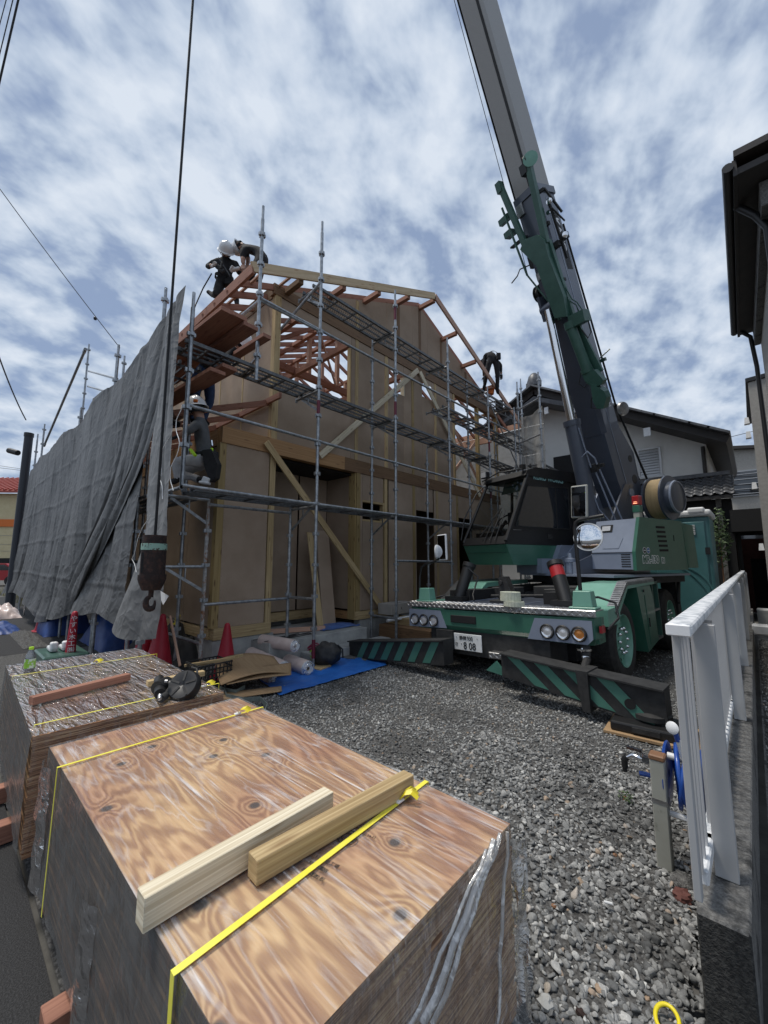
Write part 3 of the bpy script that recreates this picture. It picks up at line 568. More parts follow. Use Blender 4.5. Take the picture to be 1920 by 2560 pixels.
# timbers on the stacks
def timber(a,b,w_,h_,mat,lab,z=None,grp=None):
    m=MB(); m.beam(a,b,w_,h_); return tag(m.build('timber_piece',M[mat],bevel=.002),lab,'timber',grp)
a=aZ(300,2235,FT+.05)
def onstack(x1,y1,x2,y2,w_,h_,mat,lab,zt=FT+.009):
    p=aZ(x1,y1,zt+h_);q=aZ(x2,y2,zt+h_); p.z=q.z=zt+h_/2; return timber(p,q,w_,h_,mat,lab)
onstack(353,2232,822,1972,.05,.075,'white_wood','long pale timber with a dark knot lying across the front plywood stack')
onstack(632,2140,1022,1930,.052,.062,'pine','yellowish square timber beside the yellow strap on the front plywood stack')
onstack(78,1742,322,1683,.055,.045,'cedar','orange-red timber lying on the film of the rear stack',FT+.022)
onstack(368,1702,510,1676,.05,.035,'pine','short grooved pale board under the black tool on the rear stack',FT+.022)
# printed grade mark on the top sheet
p0=aZ(758,2172,FT+.0065); pt=thing('grade_stamp','black grade stamp with round seal printed on the front plywood stack','printed stamp',(p0.x,p0.y,p0.z))
pr=[aZ(735,2170,FT+.0085),aZ(830,2085,FT+.0085)]
bx=(pr[1]-pr[0]).normalized(); by=Vector((-bx.y,bx.x,0))
for i in range(6):
    text(['構造用合板','JAS F','特類2級','針葉樹','12mm','合板工場'][i],.016,M['navy_print'],pt,mtx(pr[0]+bx*(.005+.022*(i//2*1.0)*1.3)+by*(-.02-.02*(i%2))+Vector((0,0,0)),-by,bx),ext=.0003)
q=MB(); cc=aZ(868,2092,FT+.0085)
for rr in(.032,.019):
    for i in range(32):
        a0,a1=2*PI*i/32,2*PI*(i+1)/32
        q.face([cc+Vector((math.cos(a)*r_,math.sin(a)*r_,0)) for a,r_ in((a0,rr),(a1,rr),(a1,rr-.004),(a0,rr-.004))])
q.build('seal_ring',M['navy_print'],pt,fixn=False)
text('JAS',.014,M['navy_print'],pt,mtx(cc-bx*.0+by*.006+bx*-.006,-by,bx),ext=.0003)
text('20.04.22',.013,M['navy_print'],pt,mtx(aZ(905,2088,FT+.0085),-by+bx*.2,bx),ext=.0003)
# ================= HOUSE UNDER CONSTRUCTION =================
XF=-5.6; HY0=2.6; UY0=3.43; HY1=11.4; RY=7.43; XB=-15.5
FZ=.42; EAVE=6.12; SL=.425
hs=thing('house_frame','unfinished timber house clad in brown fibre boards with an open raftered gable roof','house',(XF,HY0,0))
def part(nm,mat,fn,parent=hs,**k):
    b=MB(); fn(b); return b.build(nm,mat,parent,**k)
def pb(nm,mat,x0,x1,y0,y1,z0,z1,parent=hs,**k): return part(nm,M[mat],lambda b:b.bb(x0,x1,y0,y1,z0,z1),parent,**k)
# foundation
pb('foundation','conc',XF-.16,XF-.01,HY0+.02,3.58,0,FZ-.01); pb('foundation','conc',XF-.16,XF-.01,5.45,HY1,0,FZ-.01)
pb('foundation','conc',XB,XF-.162,HY0+.02,HY0+.17,0,FZ-.01); pb('foundation','conc',-7.0,-6.85,3.4,5.6,0,FZ-.01)
pb('floor_slab','conc',XB,XF-.165,HY0+.18,HY1,FZ-.22,FZ-.12)
def roofz(y): return EAVE+SL*(min(y-UY0,2*RY-UY0-y) if y<RY else (2*RY-UY0-y))
# facade boards between studs, with the door recess, windows, openings
def board(y0,y1,z0,z1,x=XF): pb('wall_panel','osb',x-.012,x,y0+.004,y1-.004,z0+.003,z1-.003)
Z1=3.24
SY=[2.6,3.45,5.31,6.2,7.13,8.05,8.93]
board(2.68,3.40,.58,Z1)                         # panel left of the recess
for a,b_ in ((8.98,11.36),): pass
# panels right of the recess, around small window and doors
board(5.42,5.5,.58,Z1); board(5.5,6.10,.58,2.30); board(5.5,6.10,2.72,Z1); board(6.27,7.10,.58,Z1)
board(7.17,7.22,.58,Z1); board(7.22,7.88,2.68,Z1); board(7.92,8.02,.58,Z1); board(8.08,8.95,.58,Z1); board(8.98,9.66,2.65,Z1); board(9.7,11.36,.58,Z1)
# interior behind openings
pb('inner_or_light_block_wall','floor_int',XF-1.5,XF-1.46,5.6,11.2,.3,3.2); pb('inner_or_light_block_wall','floor_int',XF-1.3,XF-.1,8.4,8.44,.3,3.2)
# door recess (porch): side walls and back
for y0,y1,x in((3.95,4.62,XF-.92),(4.66,5.34,XF-.92)): pb('wall_panel','osb',x-.012,x,y0,y1,.60,Z1)
pb('wall_panel','osb',XF-.92,XF-.02,5.355,5.367,.6,Z1)
pb('sill_beam','pine',XF-1.02,XF-.92,3.92,5.34,.42,.58); pb('sill_beam','beam_or',XF-.90,XF-.02,5.32,5.43,.42,.56)
pb('porch_post','post',XF-1.02,XF-.91,3.88,3.98,.42,Z1); pb('porch_post','post',XF-.2,XF-.015,5.31,5.40,.42,Z1)
pb('inner_or_light_block_wall','floor_int',XF-2.6,XF-2.55,3.3,5.4,.3,3.2); pb('porch_ceiling','dark',XF-.92,XF-.13,3.5,5.35,3.2,3.22)  # porch ceiling coloured near-black to paint in the shade of the recess
pb('inner_or_light_block_wall','floor_int',XF-2.5,XF-.13,3.30,3.33,.4,3.2)
# sills, beams, posts
pb('sill_beam','pine',XF-.11,XF+.012,2.62,3.52,.42,.58); pb('sill_beam','pine',XF-.11,XF+.012,5.32,7.2,.42,.57); pb('sill_beam','pine',XF-.11,XF+.012,7.9,11.4,.42,.57)
pb('corner_post','post',XF-.10,XF+.006,2.58,2.68,.581,3.239)
pb('door_post','pine',XF-.10,XF+.012,3.41,3.51,.581,3.239); pb('door_post','post',XF-.10,XF+.012,5.33,5.43,.571,3.239)
for y in (6.18,7.13,8.05,8.96):
    pb('stud','pine' if y in(6.18,8.05) else 'post',XF-.08,XF+.008,y-.045,y+.045,.571,3.239)
for k,(y0,y1) in enumerate(((2.6,5.0),(5.003,7.6),(7.603,11.42))):
    pb('floor_beam',('beam_or','beam','beam')[k],XF-.11,XF+.02,y0,y1,3.24,3.49)
for y0,y1,z0,z1 in((5.5,6.10,2.30,2.34),(5.5,6.10,2.68,2.72)): pb('window_stud','pine',XF-.10,XF+.003,y0,y1,z0,z1)
pb('window_stud','pine',XF-.10,XF+.003,6.10,6.14,2.30,2.72)
# upper storey
ZB=3.49
def ub(y0,y1,z0,z1): board(y0,y1,z0,z1)
ub(2.66,3.36,3.30,3.9) if False else None
ub(3.50,5.16,ZB,4.62); ub(5.16,5.27,ZB,6.0)
ub(3.50,5.16,5.78,6.0)
for y0,y1 in((5.35,6.15),): ub(y0,y1,ZB,6.0)
ub(6.24,6.30,ZB,6.0);ub(6.30,6.80,ZB,5.28); ub(6.30,6.80,5.74,6.0); ub(6.80,7.08,ZB,6.0)
ub(7.17,7.50,ZB,6.0); ub(7.5,7.9,ZB,5.5); ub(7.5,7.9,5.86,6.0); ub(7.90,8.0,ZB,6.0); ub(8.09,8.84,ZB,6.0)
for y,mt in((3.46,'pine'),(5.31,'pine'),(6.2,'pine'),(7.12,'post'),(8.05,'pine'),(8.90,'pine'),(11.36,'post'),(10.2,'post')):
    wd=.055 if y in(3.46,) else .042
    pb('stud' if y not in(3.46,11.36) else 'corner_post',mt,XF-.09,XF+(.014 if y==3.46 else .008),y-wd,y+wd,ZB+.001,5.999)
pb('window_stud','pine',XF-.10,XF-.013,5.14,5.17,4.62,5.78); pb('window_stud','white_wood',XF-.1,XF+.002,6.80,6.83,5.28,5.74)
pb('tie_beam','beam',XF-.11,XF+.022,3.36,7.4,6.0,6.19); pb('tie_beam','beam',XF-.11,XF+.022,7.403,11.45,6.0,6.19)
# gable boards above the tie beam
gy=[3.5,4.4,5.31,6.22,7.13,7.74,8.65,9.56,10.47,11.38]
for a,b_ in zip(gy[:-1],gy[1:]):
    m=MB(); a2,b2=a+.004,b_-.004; pts=[(XF,a2,6.193),(XF,b2,6.193),(XF,b2,roofz(b2)-.02)]
    if a2<RY<b2: pts.append((XF,RY,roofz(RY)-.02))
    pts.append((XF,a2,roofz(a2)-.02)); m.prism(pts,(-.012,0,0)); m.build('gable_panel',M['osb'],hs)
for y in(5.31,6.62,7.43,8.35,9.56): pb('gable_stud','beam' if y!=5.31 else 'pine',XF-.07,XF+.01,y-.04,y+.04,6.192,roofz(y)-.06)
# side wall of the upper storey (faces the road side) and lower side wall
for k in range(9):
    x1=XF-.11-.91*k; pb('wall_panel','osb',x1-.90,x1,UY0-.008,UY0+.004,ZB,5.99); 
    pb('stud','pine',x1-.945,x1-.905,UY0-.014,UY0+.02,ZB,5.99)
    pb('wall_panel','osb',x1-.90,x1,HY0,HY0+.012,.6,3.2)
pb('tie_beam','beam',XB,XF-.115,UY0-.02,UY0+.09,6.0,6.24)
pb('floor_beam','beam_or',XB,XF-.115,HY0-.01,HY0+.1,3.22,3.47); pb('sill_beam','pine',XB,XF-.115,HY0-.005,HY0+.1,.42,.57)
# lean-to roof timbers at first-floor level on the side
for k in range(8):
    part('lean_to_rafter',M['cedar'],lambda b:b.beam((XF-.1-.9*k,1.95,3.52),(XF-.1-.9*k,3.42,4.12),.045,.09))
part('ledger',M['cedar_l'],lambda b:b.beam((XF+.12,2.2,3.66),(XB,2.2,3.66),.045,.09)); part('ledger',M['cedar'],lambda b:b.beam((XF+.3,UY0-.06,4.12),(XB,UY0-.06,4.12),.045,.09))
# roof: rafters run up the slope, purlins along the ridge direction
XR=-5.13
def rz(y,d=0): return 7.93-SL*abs(y-RY)+d
for k in range(19):
    x=XF-.30-.455*k
    for s in(-1,1):
        part('rafter',M['cedar'],lambda b:b.beam((x,RY+s*.02,rz(RY)-.13),(x,RY+s*4.72,rz(RY+4.72)-.13),.045,.10))
for s,mt in((-1,'barge'),(1,'cedar_l')):
    part('barge_board',M[mt],lambda b:b.beam((XR,RY+s*.0,rz(RY)-.07),(XR,RY+s*4.72,rz(RY+4.72)-.07),.04,.15,up=(0,0,1)))
    part('barge_board',M['cedar'],lambda b:b.beam((XF-.02,RY+s*.0,rz(RY)-.08),(XF-.02,RY+s*4.70,rz(RY+4.70)-.08),.04,.10))
for y in(3.6,4.55,5.5,6.46,7.43,8.4,9.35,10.3,11.25):
    part('purlin',M['beam'] if y in(3.6,11.25) else M['cedar'],lambda b:b.beam((XR-.022,y,rz(y)-.17),(XB+.3,y,rz(y)-.17),.09,.09))
part('eave_fascia',M['cedar'],lambda b:b.beam((XR+.01,2.73,rz(2.73)-.09),(XB,2.73,rz(2.73)-.09),.045,.17)); part('eave_fascia',M['cedar_l'],lambda b:b.beam((XR+.01,12.13,rz(12.13)-.09),(XB,12.13,rz(12.13)-.09),.045,.17))
for k in range(6):
    y=2.95+k*.17; part('roof_batten',M['cedar_l'],lambda b:b.beam((XR-.03,y,rz(y)-.06),(-9.5,y,rz(y)-.06),.04,.03)) if k in(0,3) else None
# truss members seen through the window opening
for x in(-7.6,-9.4,-11.2):
    part('roof_beam',M['cedar'],lambda b:b.beam((x,3.5,5.95),(x,11.3,5.95),.1,.16))
    for y in(4.6,5.6,6.5,7.43,8.4,9.4): part('roof_strut',M['cedar_l'],lambda b:b.beam((x,y,6.03),(x,y,rz(y)-.2),.09,.09,up=(0,1,0)))
    part('roof_strut',M['cedar'],lambda b:b.beam((x+.05,4.0,6.0),(x+1.6,5.9,7.1),.03,.09)); part('roof_strut',M['cedar_l'],lambda b:b.beam((x+.07,6.4,6.0),(x+1.3,4.7,6.7),.03,.09))
for y in(5.2,7.0,8.8): part('roof_beam',M['cedar'],lambda b:b.beam((XF-.12,y,5.9),(XB+.2,y,5.9),.09,.12))
# far corner opening with framing and pink members
pb('corner_post','post',XF-2.4,XF-2.3,11.30,11.40,ZB,5.99); pb('corner_post','post',XF-.1,XF,10.16,10.24,ZB,3.5)
part('tie_beam',M['cedar_l'],lambda b:b.beam((XF-.12,11.2,5.30),(XF-3.4,11.2,5.30),.09,.2)); part('knee_brace',M['cedar_l'],lambda b:b.beam((XF-.4,9.0,3.6),(XF-.4,10.9,5.3),.03,.09))
part('knee_brace',M['cedar_l'],lambda b:b.beam((XF-.35,11.1,3.6),(XF-.35,9.3,5.4),.03,.09)); part('roof_beam',M['cedar'],lambda b:b.beam((XF-.1,9.2,5.45),(XF-3.4,9.2,5.45),.09,.2))
pb('light_block_deck','floor_int',XB,XF-.13,HY0+.12,HY1-.05,3.25,3.29); pb('inner_or_light_block_wall','floor_int',XF-2.72,XF-2.66,3.2,11.3,.2,3.24); pb('inner_or_light_block_wall','floor_int',XF-2.7,XF-.13,11.30,11.34,.2,3.24); pb('inner_or_light_block_wall','floor_int',XF-2.65,XF-.7,5.40,5.44,.2,3.24); pb('inner_or_light_block_wall','floor_int',XF-2.65,XF-.13,7.13,7.17,.2,3.24)  # deck and inner walls added to block light and keep the rooms dark
def nails(b,y0,y1,z0,z1,x=XF+.0012,st=.10):
    y=y0+.02
    while y<y1:
        for z in(z0+.02,z1-.02): b.face([(x,y-.004,z),(x,y,z-.004),(x,y+.004,z),(x,y,z+.004)])
        y+=st
    z=z0+.02
    while z<z1:
        for y in(y0+.015,y1-.015): b.face([(x,y-.004,z),(x,y,z-.004),(x,y+.004,z),(x,y,z+.004)])
        z+=st
nm_=MB()
for y0,y1,z0,z1 in((2.68,3.40,.58,Z1),(6.27,7.10,.58,Z1),(8.08,8.95,.58,Z1),(3.5,5.16,ZB,4.62),(5.35,6.15,ZB,6.0),(6.84,7.08,ZB,6.0),(7.17,7.5,ZB,6.0),(8.09,8.84,ZB,6.0)): nails(nm_,y0,y1,z0,z1)
nm_.build('nail_heads',M['blackm'],hs,kind='stuff',fixn=False)
# temporary diagonal braces nailed on the face
for a,b_,mt in(((800,1140),(1045,925),'white_wood'),((665,1105),(955,1520),'pine'),((1050,930),(1200,1240),'white_wood')):
    p=aX(*a,-5.53);q=aX(*b_,-5.53); part('temporary_brace',M[mt],lambda b:b.beam(p,q,.03,.11,up=(1,0,0)) if False else b.beam(p,q,.11,.028,up=(1,0,0)))
# loose lumber on the walkway / lean-to
# bundles of red lumber poking out over the scaffold
def loose(p,q,w_,h_,mt,lab,grp=None,up=(0,0,1)):
    m=MB(); m.beam(p,q,w_,h_,up=up); return tag(m.build('timber_piece',M[mat_] if False else M[mt],bevel=.002),lab,'timber',grp)
zs=4.34
for k,(tip,lab) in enumerate((((573,778),'red timber on the high walkway, uppermost left of the fanned bundle'),((600,790),'red timber in the middle of the fanned bundle on the high walkway'),((628,815),'red timber at the right of the fanned bundle on the high walkway'),((668,840),'single red timber lying apart, right of the fanned bundle'))):
    p=aX(*tip,-4.45+(.0 if k<3 else -.1)); q=p+Vector((-2.4,-.10,.0)); loose(p,q,.20 if k<3 else .12,.055,('cedar','cedar','cedar','cedar')[k],lab,'red timbers on the high walkway')
for k,(tip,lab) in enumerate((((545,928),'red timber under the high walkway, left of its pair'),((575,918),'red timber under the high walkway, right of its pair'))):
    p=aX(*tip,-4.75); q=p+Vector((-2.2,-.12,0)); loose(p,q,.2,.05,'cedar',lab,'red timbers under the high walkway')
# ================= SCAFFOLD =================
XO=-4.70; XI=-5.30; W1=2.38; W2=4.17; W3=5.97
sf=thing('scaffold','galvanised pipe scaffold with three steel walkways along the front of the unfinished house','scaffold',(XO,3.66,0))
sl=thing('scaffold','galvanised pipe scaffold behind the grey sheeting on the road side of the house','scaffold',(-6.6,1.75,0))
sr=thing('scaffold','far scaffold bay with pale mesh between the unfinished house and the white house','scaffold',(-4.7,12.6,0))
_c=MB()
for dx_,dy_ in((1,0),(-1,0),(0,1),(0,-1)): _c.box((dx_*.037,dy_*.037,0),(.022 if dx_ else .038,.022 if dy_ else .038,.045))
_c.tube((0,0,-.02),(0,0,.02),.033,n=10); collar0=None
def post(x,y,z0,z1,parent=sf,mt='galv',zc=None,n=True):
    global collar0
    m=MB(); m.tube((x,y,z0),(x,y,z1-.2),.0243,n=12); m.tube((x,y,z1-.2),(x,y,z1),.019,n=10)
    p=m.build('post',M[mt],parent,smooth=40)
    z=(zc if zc else W1-.02-.45*10)
    while z<z1-.15:
        if z>z0+.1:
            if collar0 is None: collar0=_c.build('collar',M['galv'],p,loc=(x,y,z))
            else:
                c=collar0.copy(); COL.objects.link(c); c.parent=p; c.location=(x,y,z)
        z+=.45
    return p
def pipe(a,b_,parent=sf,nm='guard_rail',mt='galv',r=.0215):
    m=MB(); m.tube(a,b_,r,n=10); m.tube(Vector(a),Vector(a).lerp(Vector(b_),.03),r*1.25,n=8); m.tube(Vector(a).lerp(Vector(b_),.97),b_,r*1.25,n=8); return m.build(nm,M[mt],parent,smooth=40)
def plank(x,y0,y1,z,parent=sf,wd=.38,print_=False,along='y'):
    # open expanded-metal walkway: side channels, cross bars, raised mesh strands, hooks
    m=MB(); L_=y1-y0
    def q(a,b,c): return (x+a,y0+b,c+z) if along=='y' else (y0+b,x+a,c+z)
    def bx(a0,a1,b0,b1,c0,c1):
        A=q(a0,b0,c0);B_=q(a1,b1,c1); m.bb(min(A[0],B_[0]),max(A[0],B_[0]),min(A[1],B_[1]),max(A[1],B_[1]),A[2],B_[2])
    for s in(-1,1): bx(s*wd/2-.018,s*wd/2+.018,0,L_,-.045,.0)
    for s in(-.06,.06): bx(s-.008,s+.008,0,L_,-.03,-.006)
    for k in range(5): bx(-wd/2,wd/2,.02+(L_-.06)*k/4,.02+(L_-.06)*k/4+.022,-.04,-.008)
    for s in(-1,1):
        for e in(0,1): bx(s*.13-.015,s*.13+.015,-.035 if e==0 else L_-.02,.02 if e==0 else L_+.035,-.02,.03)
    p=m.build('walkway',M['deckm'],parent)
    g_=MB()
    def strip(a,b,h=.0028):
        d=(Vector(b)-Vector(a)).normalized(); n_=Vector((0,0,1)).cross(d)*h
        g_.face([Vector(a)-n_,Vector(b)-n_,Vector(b)+n_,Vector(a)+n_],uv=[(0,0),(.1,0),(.1,.01),(0,.01)])
    st=.045; k=0; y=0
    while y<L_-.02:
        for s in(-1,1):
            a=(-wd/2,y);b=(wd/2,min(max(y+s*wd*.55,0),L_)); 
            strip(q(a[0],a[1],-.006+.001*s),q(b[0],b[1],-.006+.001*s))
        y+=st
    g_.build('deck_mesh',M['deckm'],p,fixn=False); return p
def bracket(x0,x1,y,z,parent=sf):
    m=MB(); m.tube((x0,y,z),(x1,y,z),.021,n=8); m.beam((x0,y,z-.32),(x0+(x1-x0)*.75,y,z-.02),.012,.035); m.beam((x0+(x1-x0)*.45,y,z-.14),(x0+(x1-x0)*.45,y,z),.02,.012); m.box((x1,y,z+.0),(.03,.03,.07))
    return m.build('bracket',M['galv'],parent)
YP=[3.66,5.46,7.26,9.10,10.66,12.5]
# outer posts
tops=[6.98,6.75,6.55,6.0,5.9,5.75]
for y,zt in zip(YP,tops): post(XO,y,.05,zt)
for y,zt in((3.62,6.5),(5.45,6.4),(7.25,W2-.1),(9.1,W3+.4),(10.66,5.6),(12.5,5.4)): 
    if y in(3.62,): post(XI,y,.30,W1-.03); post(XI+.03,4.55,W2-.75,6.2) if False else None
    elif y==5.45: post(XI,y,.05,6.0)
    else: post(XI,y,.05,zt)
post(XI,2.33,.05,W1-.05,mt='galv_rust'); 
post(XO,1.75,W1-.02,4.72,zc=W1+.45); post(XI-.02,3.45,5.0,6.45,zc=5.1) if False else None
# tall corner upright standing on the second lift, in front of the eave
post(-4.72,2.62,W2-.25,6.52,zc=W2+.1)
# base jacks
for x,y in((XO,3.66),(XI,3.62),(XI,2.33),(XO,5.46),(XI,5.45),(XO,7.26)):
    m=MB(); m.box((x,y,.03 if x!=XI or y!=3.62 else .31),(.14,.14,.008)); m.tube((x,y,.03),(x,y,.2),.017,n=8); m.build('base_jack',M['galv_rust'],sf)
# red painted sleeves on some posts
for x,y,z in((XO,3.66,.28),(XO,3.66,3.82),(XO,9.10,4.4),(XO,5.46,6.25),(XO,5.46,4.35),(XO,9.1,3.2)):
    m=MB(); m.tube((x,y,z-.13),(x,y,z+.13),.0262,n=12,cap=False); m.build('painted_sleeve',M['red_paint'],sf,smooth=40)
# rails
def rail(z,ys,x=XO):
    for a,b_ in zip(ys[:-1],ys[1:]): pipe((x,a,z),(x,b_,z))
rail(W1+.93,[1.75]+YP); rail(W2+.93,[2.62]+YP); rail(W2-.85+0,[]) ; rail(W1-.03,[3.66,5.46,7.26,9.10,10.66,12.5])
rail(W1-.9,[5.46,7.26]) if False else None
pipe((XI,2.33,.95),(XI,3.62,.95)); pipe((XI,3.62,.97),(XO,3.66,.97)); pipe((XO,5.46,.52),(XI,5.45,.52)); pipe((XO,5.46,1.52),(XO,7.26,1.5))
pipe((XI,2.33,.46),(-7.2,2.33,.46)); 
pipe((-4.72,2.62,5.08),(XO,3.66,5.08),nm='cross_tube'); pipe((-4.72,2.62,5.07),(-6.1,2.62,5.07),nm='cross_tube'); pipe((XO,3.66,6.0),(-4.72,2.62,5.3),nm='cross_tube') if False else None
pipe((XO+.02,3.66,5.93),(-6.35,3.4,5.0),nm='diagonal_tube')
# walkways
for a,b_ in((1.95,3.62),(3.66,5.46),(5.46,7.26),(7.26,9.10),(9.10,10.66),(10.66,12.4)): plank(-5.02,a,b_,W1)
for a,b_ in((1.78,2.66),(2.66,3.62),(3.66,5.46),(5.46,7.26),(7.26,9.10),(9.10,10.66),(10.66,12.4)): plank(-5.0,a,b_,W2)
for a,b_ in((3.66,5.46),(5.46,7.26),(7.26,9.10),(9.10,10.66)): plank(-5.0,a,b_,W3-.05)
for a,b_ in((7.30,9.10),(9.10,10.66),(10.66,12.4)): plank(-5.0,a,b_,W2+.80)
for y in YP[:6]:
    bracket(XI,XO,y,W1-.06); bracket(XO,XI+.02,y,W2-.06)
    if y<11: bracket(XO,XI+.02,y,W3-.11)
for y in(7.26,9.1,10.66,12.5): bracket(XO,XI,y,W2+.74)
# brackets at the corner: one reaching out over the road side, one low
for z in(W1-.06,1.44):
    m=MB(); m.tube((XI,2.33,z),(XI,1.72,z),.021,n=8); m.beam((XI,2.33,z-.32),(XI,1.85,z-.02),.012,.035); m.beam((XI,2.08,z-.15),(XI,2.08,z),.02,.012); m.build('bracket',M['galv'],sf)
pipe((XI,1.75,W1-.04),(XO,1.75,W1-.04),nm='cross_tube'); pipe((XO,1.75,W1-.02),(XO,3.66,W1-.03)); pipe((XI,2.33,W1-.12),(XI,3.62,W1-.12))
# long diagonal
pipe((XO+.05,9.1,5.55),(XO+.05,12.4,2.55),nm='diagonal_tube',r=.016)
pipe((XI,8.9,W2+.05),(XI,8.9,W3),nm='post') if False else None
# side scaffold (behind the sheeting): posts stick out above it
SIDE=[(-5.75,4.95),(-7.5,5.35),(-9.2,5.3),(-11.0,4.95),(-12.9,4.75),(-14.7,4.7)]
for px,top in(((415,720),0),((297,862),0),((203,1020),0),((112,1060),0),((95,1085),0)):
    p=aY(px[0],px[1],1.72 if px[0] not in(94,) else 2.3); post(p.x,1.72,0,p.z,parent=sl,zc=.53)
p=aY(228,862,2.4); post(p.x,2.35,.0,p.z,parent=sl,zc=.53)
p=aY(318,892,2.4); post(p.x,2.35,.0,p.z,parent=sl,zc=.53)
for z in(2.38,4.18): plank(2.03,-16.5,-5.4,z,parent=sl,along='x') if False else None
for k in range(6): plank(2.03,-7.2-1.8*k,-5.45-1.8*k,4.15,parent=sl,along='x'); plank(2.03,-7.2-1.8*k,-5.45-1.8*k,2.36,parent=sl,along='x')
for z in(1.5,2.35,3.3,4.2): pipe((-5.3,1.72,z),(-16.8,1.72,z),sl)
for x in(-6.1,-7.9,-9.7,-11.5,-13.3):
    for y in(1.72,2.33): post(x,y,.02,4.1,parent=sl)
a=aY(214,872,1.9);b_=aY(110,1115,1.9); pipe(a,b_,sl,'diagonal_tube',r=.03)
a=aY(222,928,2.35);b_=aY(292,947,1.8); pipe(a,b_,sl); a=aY(220,966,2.35);b_=aY(262,978,2.1); pipe(a,b_,sl)
# mesh panel seen between them
m=MB(); m.grid(lambda u,v:(-9.4+1.9*u,2.34,4.2+.8*v),4,3); m.build('mesh_panel',M['mesh'],sl,fixn=False)
# far bay
for q_,zt in(((1346,1180),None),((1290,1180),None),((1306,1180),None)): pass
for (px,ytop,X,Yz) in((1292,955,-4.7,0),(1301,947,-5.3,0),(1345,930,-3.9,0)):
    p=aX(px,ytop,X); post(p.x,p.y,0,p.z,parent=sr)
pA=aX(1292,955,-4.7); pB=aX(1345,930,-3.9); pC=aX(1301,947,-5.3)
for z in(5.9,4.9,4.0,3.1,2.3): pipe((pA.x,pA.y,z),(pB.x,pB.y,z),sr)
for z in(5.2,): plank(-4.2,pA.y-.2,pA.y+1.4,W2,parent=sr)
for k,x in enumerate((-6.5,-8,-9.5,-11)): post(x,13.2,0,6.4-.2*k,parent=sr)
for z in(6.1,5.2): pipe((-4.8,13.2,z),(-12,13.2,z),sr)
def drape(name,mat,lab,cat,f,nu,nv,solid=0,grp=None,**k):
    m=MB(); m.grid(f,nu,nv,uvs=(4,3)); o=m.build(name,mat,None,smooth=180,fixn=False,**k); return tag(o,lab,cat,grp)
def dr(u,v):
    x=pA.x+(pB.x-pA.x)*u; y=pA.y+.15+(pB.y-pA.y)*u; return Vector((x,y,5.75-3.5*v))+Vector((.05*noise.noise(Vector((u*4,v*2,1))),.09*math.sin(u*14)*(.3+v),-.12*math.sin(u*3.1)*(1-v)))
drape('mesh_sheet',M['mesh'],'pale mesh sheet hanging on the far scaffold bay in front of the white house','mesh sheet',dr,30,30)
def dr2(u,v): return Vector((-4.9-7.5*u,13.1,5.9-4.4*v))+Vector((0,.09*math.sin(u*30+v*2)*(.3+v),0))
drape('mesh_sheet',M['mesh'],'long pale mesh sheet behind the open far corner of the unfinished house','mesh sheet',dr2,60,16)
# grey sheeting on the road side
def ridge(x,y,z): return 1-abs(noise.noise(Vector((x,y,z))))*2
TOP=[(480,722),(470,742),(415,815),(350,885),(290,962),(240,1010),(200,1052),(150,1105),(110,1145),(80,1185)]
tp=[aY(*q,1.66) for q in TOP]
def interp(L_,t):
    k=min(int(t*(len(L_)-1)),len(L_)-2); f=t*(len(L_)-1)-k; return L_[k].lerp(L_[k+1],f)
def fold(x,p,seed):     # long soft hanging folds with sharp crests, uneven spacing
    t=x*p+1.3*noise.noise(Vector((x*.7,seed,0))); return abs(math.sin(t*PI))**.7
def sheet_fn(xa,xb,za,zb,sweep,seed,amp=1.0,yoff=1.6,zbf=None):
    def f(u,v):
        x=xa+(xb-xa)*u; zt=za(u); zb2=zb(u); z=zt+(zb2-zt)*v
        xx=x+(sweep-2.6*u**4)*v*v+.22*noise.noise(Vector((u*3,v*2,seed+3)))*v
        lean=x+.55*v+.35*noise.noise(Vector((x*.5,v*1.6,seed)))
        wa=.35+.65*max(0,noise.noise(Vector((x*.45,v*1.1,seed+20)))+.4)
        y=yoff-.055*v*fold(lean,.62,seed)*1.6-.020*(.3+v)*fold(lean+.4*v,1.3,seed+3)*wa-.09*noise.noise(Vector((x*.55+v*.6,v*1.3,seed+6)))-.018*fold(x*.8-v*1.9,1.1,seed+9)*wa-.010*noise.noise(Vector((x*3.2,v*7,seed+11)))
        y-=.012*max(0,1-abs((((x+.05*math.sin(z*3))*1.1)%1)-.5)*14)+.010*max(0,1-abs(((z*1.25)%1)-.5)*16)
        y-=.10*max(0,v-.90)*6*(.4+.6*math.sin(u*23)**2)      # gathered foot
        return Vector((xx,y,z+.05*noise.noise(Vector((u*5,v,seed)))))
    return f
ztop=lambda X:4.45+.30*max(0,1-(-X-4.65)/.9)+.07*math.sin(X*2)
drape('sheeting',M['tarp'],'huge grey sheeting draped over the road side scaffold, its lower edge gathered up','sheeting',
  sheet_fn(-5.6,-16.6,lambda u:ztop(-5.6-11*u)-.04,lambda u:.60+.20*math.sin(u*9+.5)+.10*noise.noise(Vector((u*9,0,0)))-.25*u,-.25,1,1.0,yoff=1.63),300,130)
def swept(u,v):
    zt=ztop(-4.63-1.6*u)-.03; zb=.92+.22*math.sin(u*9); z=zt+(zb-zt)*v; x=-4.63-1.7*u-(3.7-1.3*u)*v**2.1
    q=u*2.4+.4*noise.noise(Vector((u*2,v*2,5))); return Vector((x,1.63-.06*v*fold(q,.8,2)-.030*fold(q+.5*v,1.9,4)-.03*noise.noise(Vector((u*2,v*3,7)))-.008*noise.noise(Vector((u*9,v*14,9)))-.05*v,z))
drape('sheeting',M['tarp'],'grey sheet swept back from the scaffold corner over the large one','sheeting',swept,90,120)
